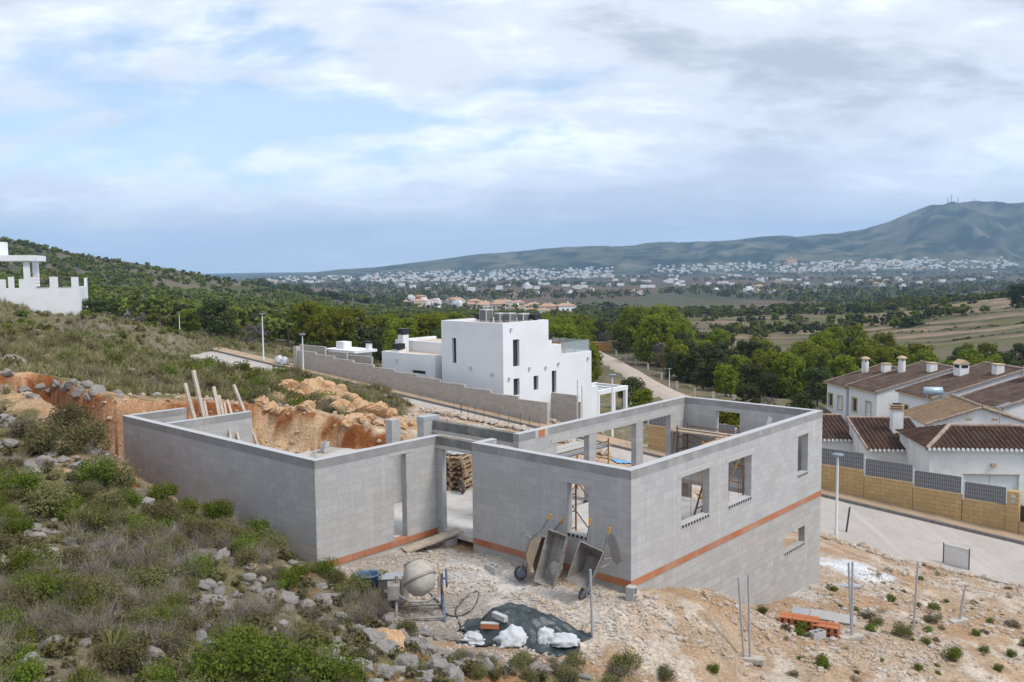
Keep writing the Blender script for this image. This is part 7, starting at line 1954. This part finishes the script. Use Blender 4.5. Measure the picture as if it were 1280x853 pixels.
    # spoil on the upper plot behind the house and at the villa's wall end
    for i in range(1600):
        lx = rng.uniform(10.5, 19.3); ly = rng.uniform(4, 27); q = to_wor(lx, ly)
        if fbm(np.array([q[0] / 2.2]), np.array([q[1] / 2.2]), 403, 3)[0] > .47: items.append((q[0], q[1], gz(q[0], q[1]), .04 + .16 * rng.random() ** 2, 1 if rng.random() < .6 else 0))
    for i in range(500):
        lx = 18.4 + rng.normal() * .3; ly = rng.uniform(14, 27); q = to_wor(lx, ly); items.append((q[0], q[1], gz(q[0], q[1]) + .1, .08 + .12 * rng.random(), 1 if rng.random() < .6 else 0))
    for i in range(420):
        lx = rng.uniform(28.6, 33.5); ly = rng.uniform(22.5, 29.6); q = to_wor(lx, ly); items.append((q[0], q[1], gz(q[0], q[1]) + .2 * rng.random(), .10 + .22 * rng.random() ** 2, 1 if rng.random() < .7 else 0))
    # foot and face of the cut
    for i in range(380):
        k = rng.integers(1, 8); a, b = np.array(PIT[k]), np.array(PIT[k + 1]); p = a + (b - a) * rng.random(); c = np.array([1.0, 14.0]); d = p - c; d /= np.linalg.norm(d); p = p + d * rng.uniform(-.5, 2.6); q = to_wor(*p); items.append((q[0], q[1], gz(q[0], q[1]), .04 + .13 * rng.random() ** 2, 1))
    heap('rubble', items, libs, mats)
    # small grey stones between the shrubs
    items = []; n = 3400; Y = np.exp(rng.uniform(math.log(9.5), math.log(60), n)); X = rng.uniform(-.66, .1, n) * Y; l = to_loc(np.stack([X, Y], -1)); den = fbm(X / 2.4, Y / 2.4, 203, 3)
    ok = (bare_mask(X, Y) < .4) & (poly_dist(l[:, 0], l[:, 1], PIT) > .4) & (l[:, 0] < 19) & ((den > .56) | (rng.random(n) < .12)); Z = ground_z(X[ok], Y[ok])
    for x, y, z in zip(X[ok], Y[ok], Z): items.append((x, y, z, (.04 + .15 * rng.random() ** 2) * (1 if y < 30 else 1.6), 2))
    heap('loose_stones', items, libs, mats)
    # dry plants and saplings on the right-hand plot
    for (px, py, k, s, lab) in ((1182, 838, 'lime', .42, 'bright yellow-green bush on the rubble at the lower right'), (1118, 806, 'olive', .42, 'dark olive bush left of the yellow-green one'), (1160, 790, 'heath', .5, 'dry brown weeds around the leaning fence pole'), (1076, 782, 'heath', .42, 'dry weeds behind the pair of touching poles'), (1090, 790, 'olive', .25, 'small olive weed right of the concrete foot'),
                             (1212, 806, 'green', .22, 'small green sapling right of the tilted pole'), (1258, 797, 'heath', .4, 'dry brown bush near the right edge'), (1272, 822, 'green', .25, 'green weed at the right picture edge'), (1222, 828, 'lime', .24, 'thin lime weed right of the bright bush'), (1256, 835, 'green', .24, 'green weed below the dry brown bush'), (883, 845, 'green', .22, 'small green weed at the bottom edge before the poles'),
                             (944, 773, 'green', .26, 'green weed by the foot of the lower block wall'), (992, 832, 'green', .12, 'tiny green weed on the bare dirt'), (1240, 850, 'green', .2, 'small weed at the bottom right'), (1062, 775, 'green', .22, 'thin green plant just behind the poles'), (1150, 815, 'green', .2, 'low green weed behind the bright bush'),
                             (775, 846, 'olive', .45, 'dark leggy shrub standing before the pale rubble at the bottom'), (825, 852, 'olive', .30, 'small dark shrub at the bottom edge right of the leggy one'), (760, 853, 'heath', .4, 'brown twiggy shrub at the foot of the leggy shrub'), (600, 832, 'heath', .34, 'brown twiggy weed in front of the flat white sack'), (645, 838, 'olive', .36, 'olive weed in front of the tall white sack'), (688, 842, 'heath', .36, 'brown weed in front of the crumpled white sacks'), (405, 716, 'green', .46, 'leafy olive-green bush hiding the foot of the left block corner'), (368, 722, 'lime', .42, 'yellow-green bush below the left block corner')):
        P = G(px, py); plant(k, P[0], P[1], s, rng, lab, None, 2, True)
    for i in range(150):
        Y = math.exp(rng.uniform(math.log(18), math.log(34))); x = rng.uniform(.30, .60) * Y; l = to_loc(np.array([x, Y]))
        if l[0] > 19 or l[1] > -.4: continue
        k = ('heath', 'grass', 'grass', 'grey', 'lime')[int(rng.integers(5))]; plant(k, x, Y, rng.uniform(.10, .30), rng, 'small weed growing in the rubble of the right-hand plot', 'weeds on the right-hand plot', 1)
    for i in range(26):
        px = rng.uniform(430, 720); P = G(px, 815 + (px - 430) * .11 + rng.uniform(-14, 16)); plant(('heath', 'olive', 'grey', 'grass')[int(rng.integers(4))], P[0], P[1], rng.uniform(.2, .42), rng, 'scrubby plant growing between the boulders of the foreground ridge', 'plants in the foreground ridge', 2)
rocks()

# ------------------------------------------------------------------ air
def haze():
    t = bpy.data.materials.new('haze_air'); t.use_nodes = True; nt = t.node_tree; nt.nodes.clear()
    v = nt.nodes.new('ShaderNodeVolumePrincipled'); v.inputs['Color'].default_value = (.40, .66, 1.0, 1); v.inputs['Density'].default_value = HAZE; v.inputs['Anisotropy'].default_value = 0.0
    o = nt.nodes.new('ShaderNodeOutputMaterial'); nt.links.new(v.outputs[0], o.inputs['Volume'])
    mb = MB().box(-9500, 9500, -1500, 9500, -140, 420); ob = mb.build('haze', t); tag(ob, kind='stuff')
HAZE = 1.3e-4
haze()
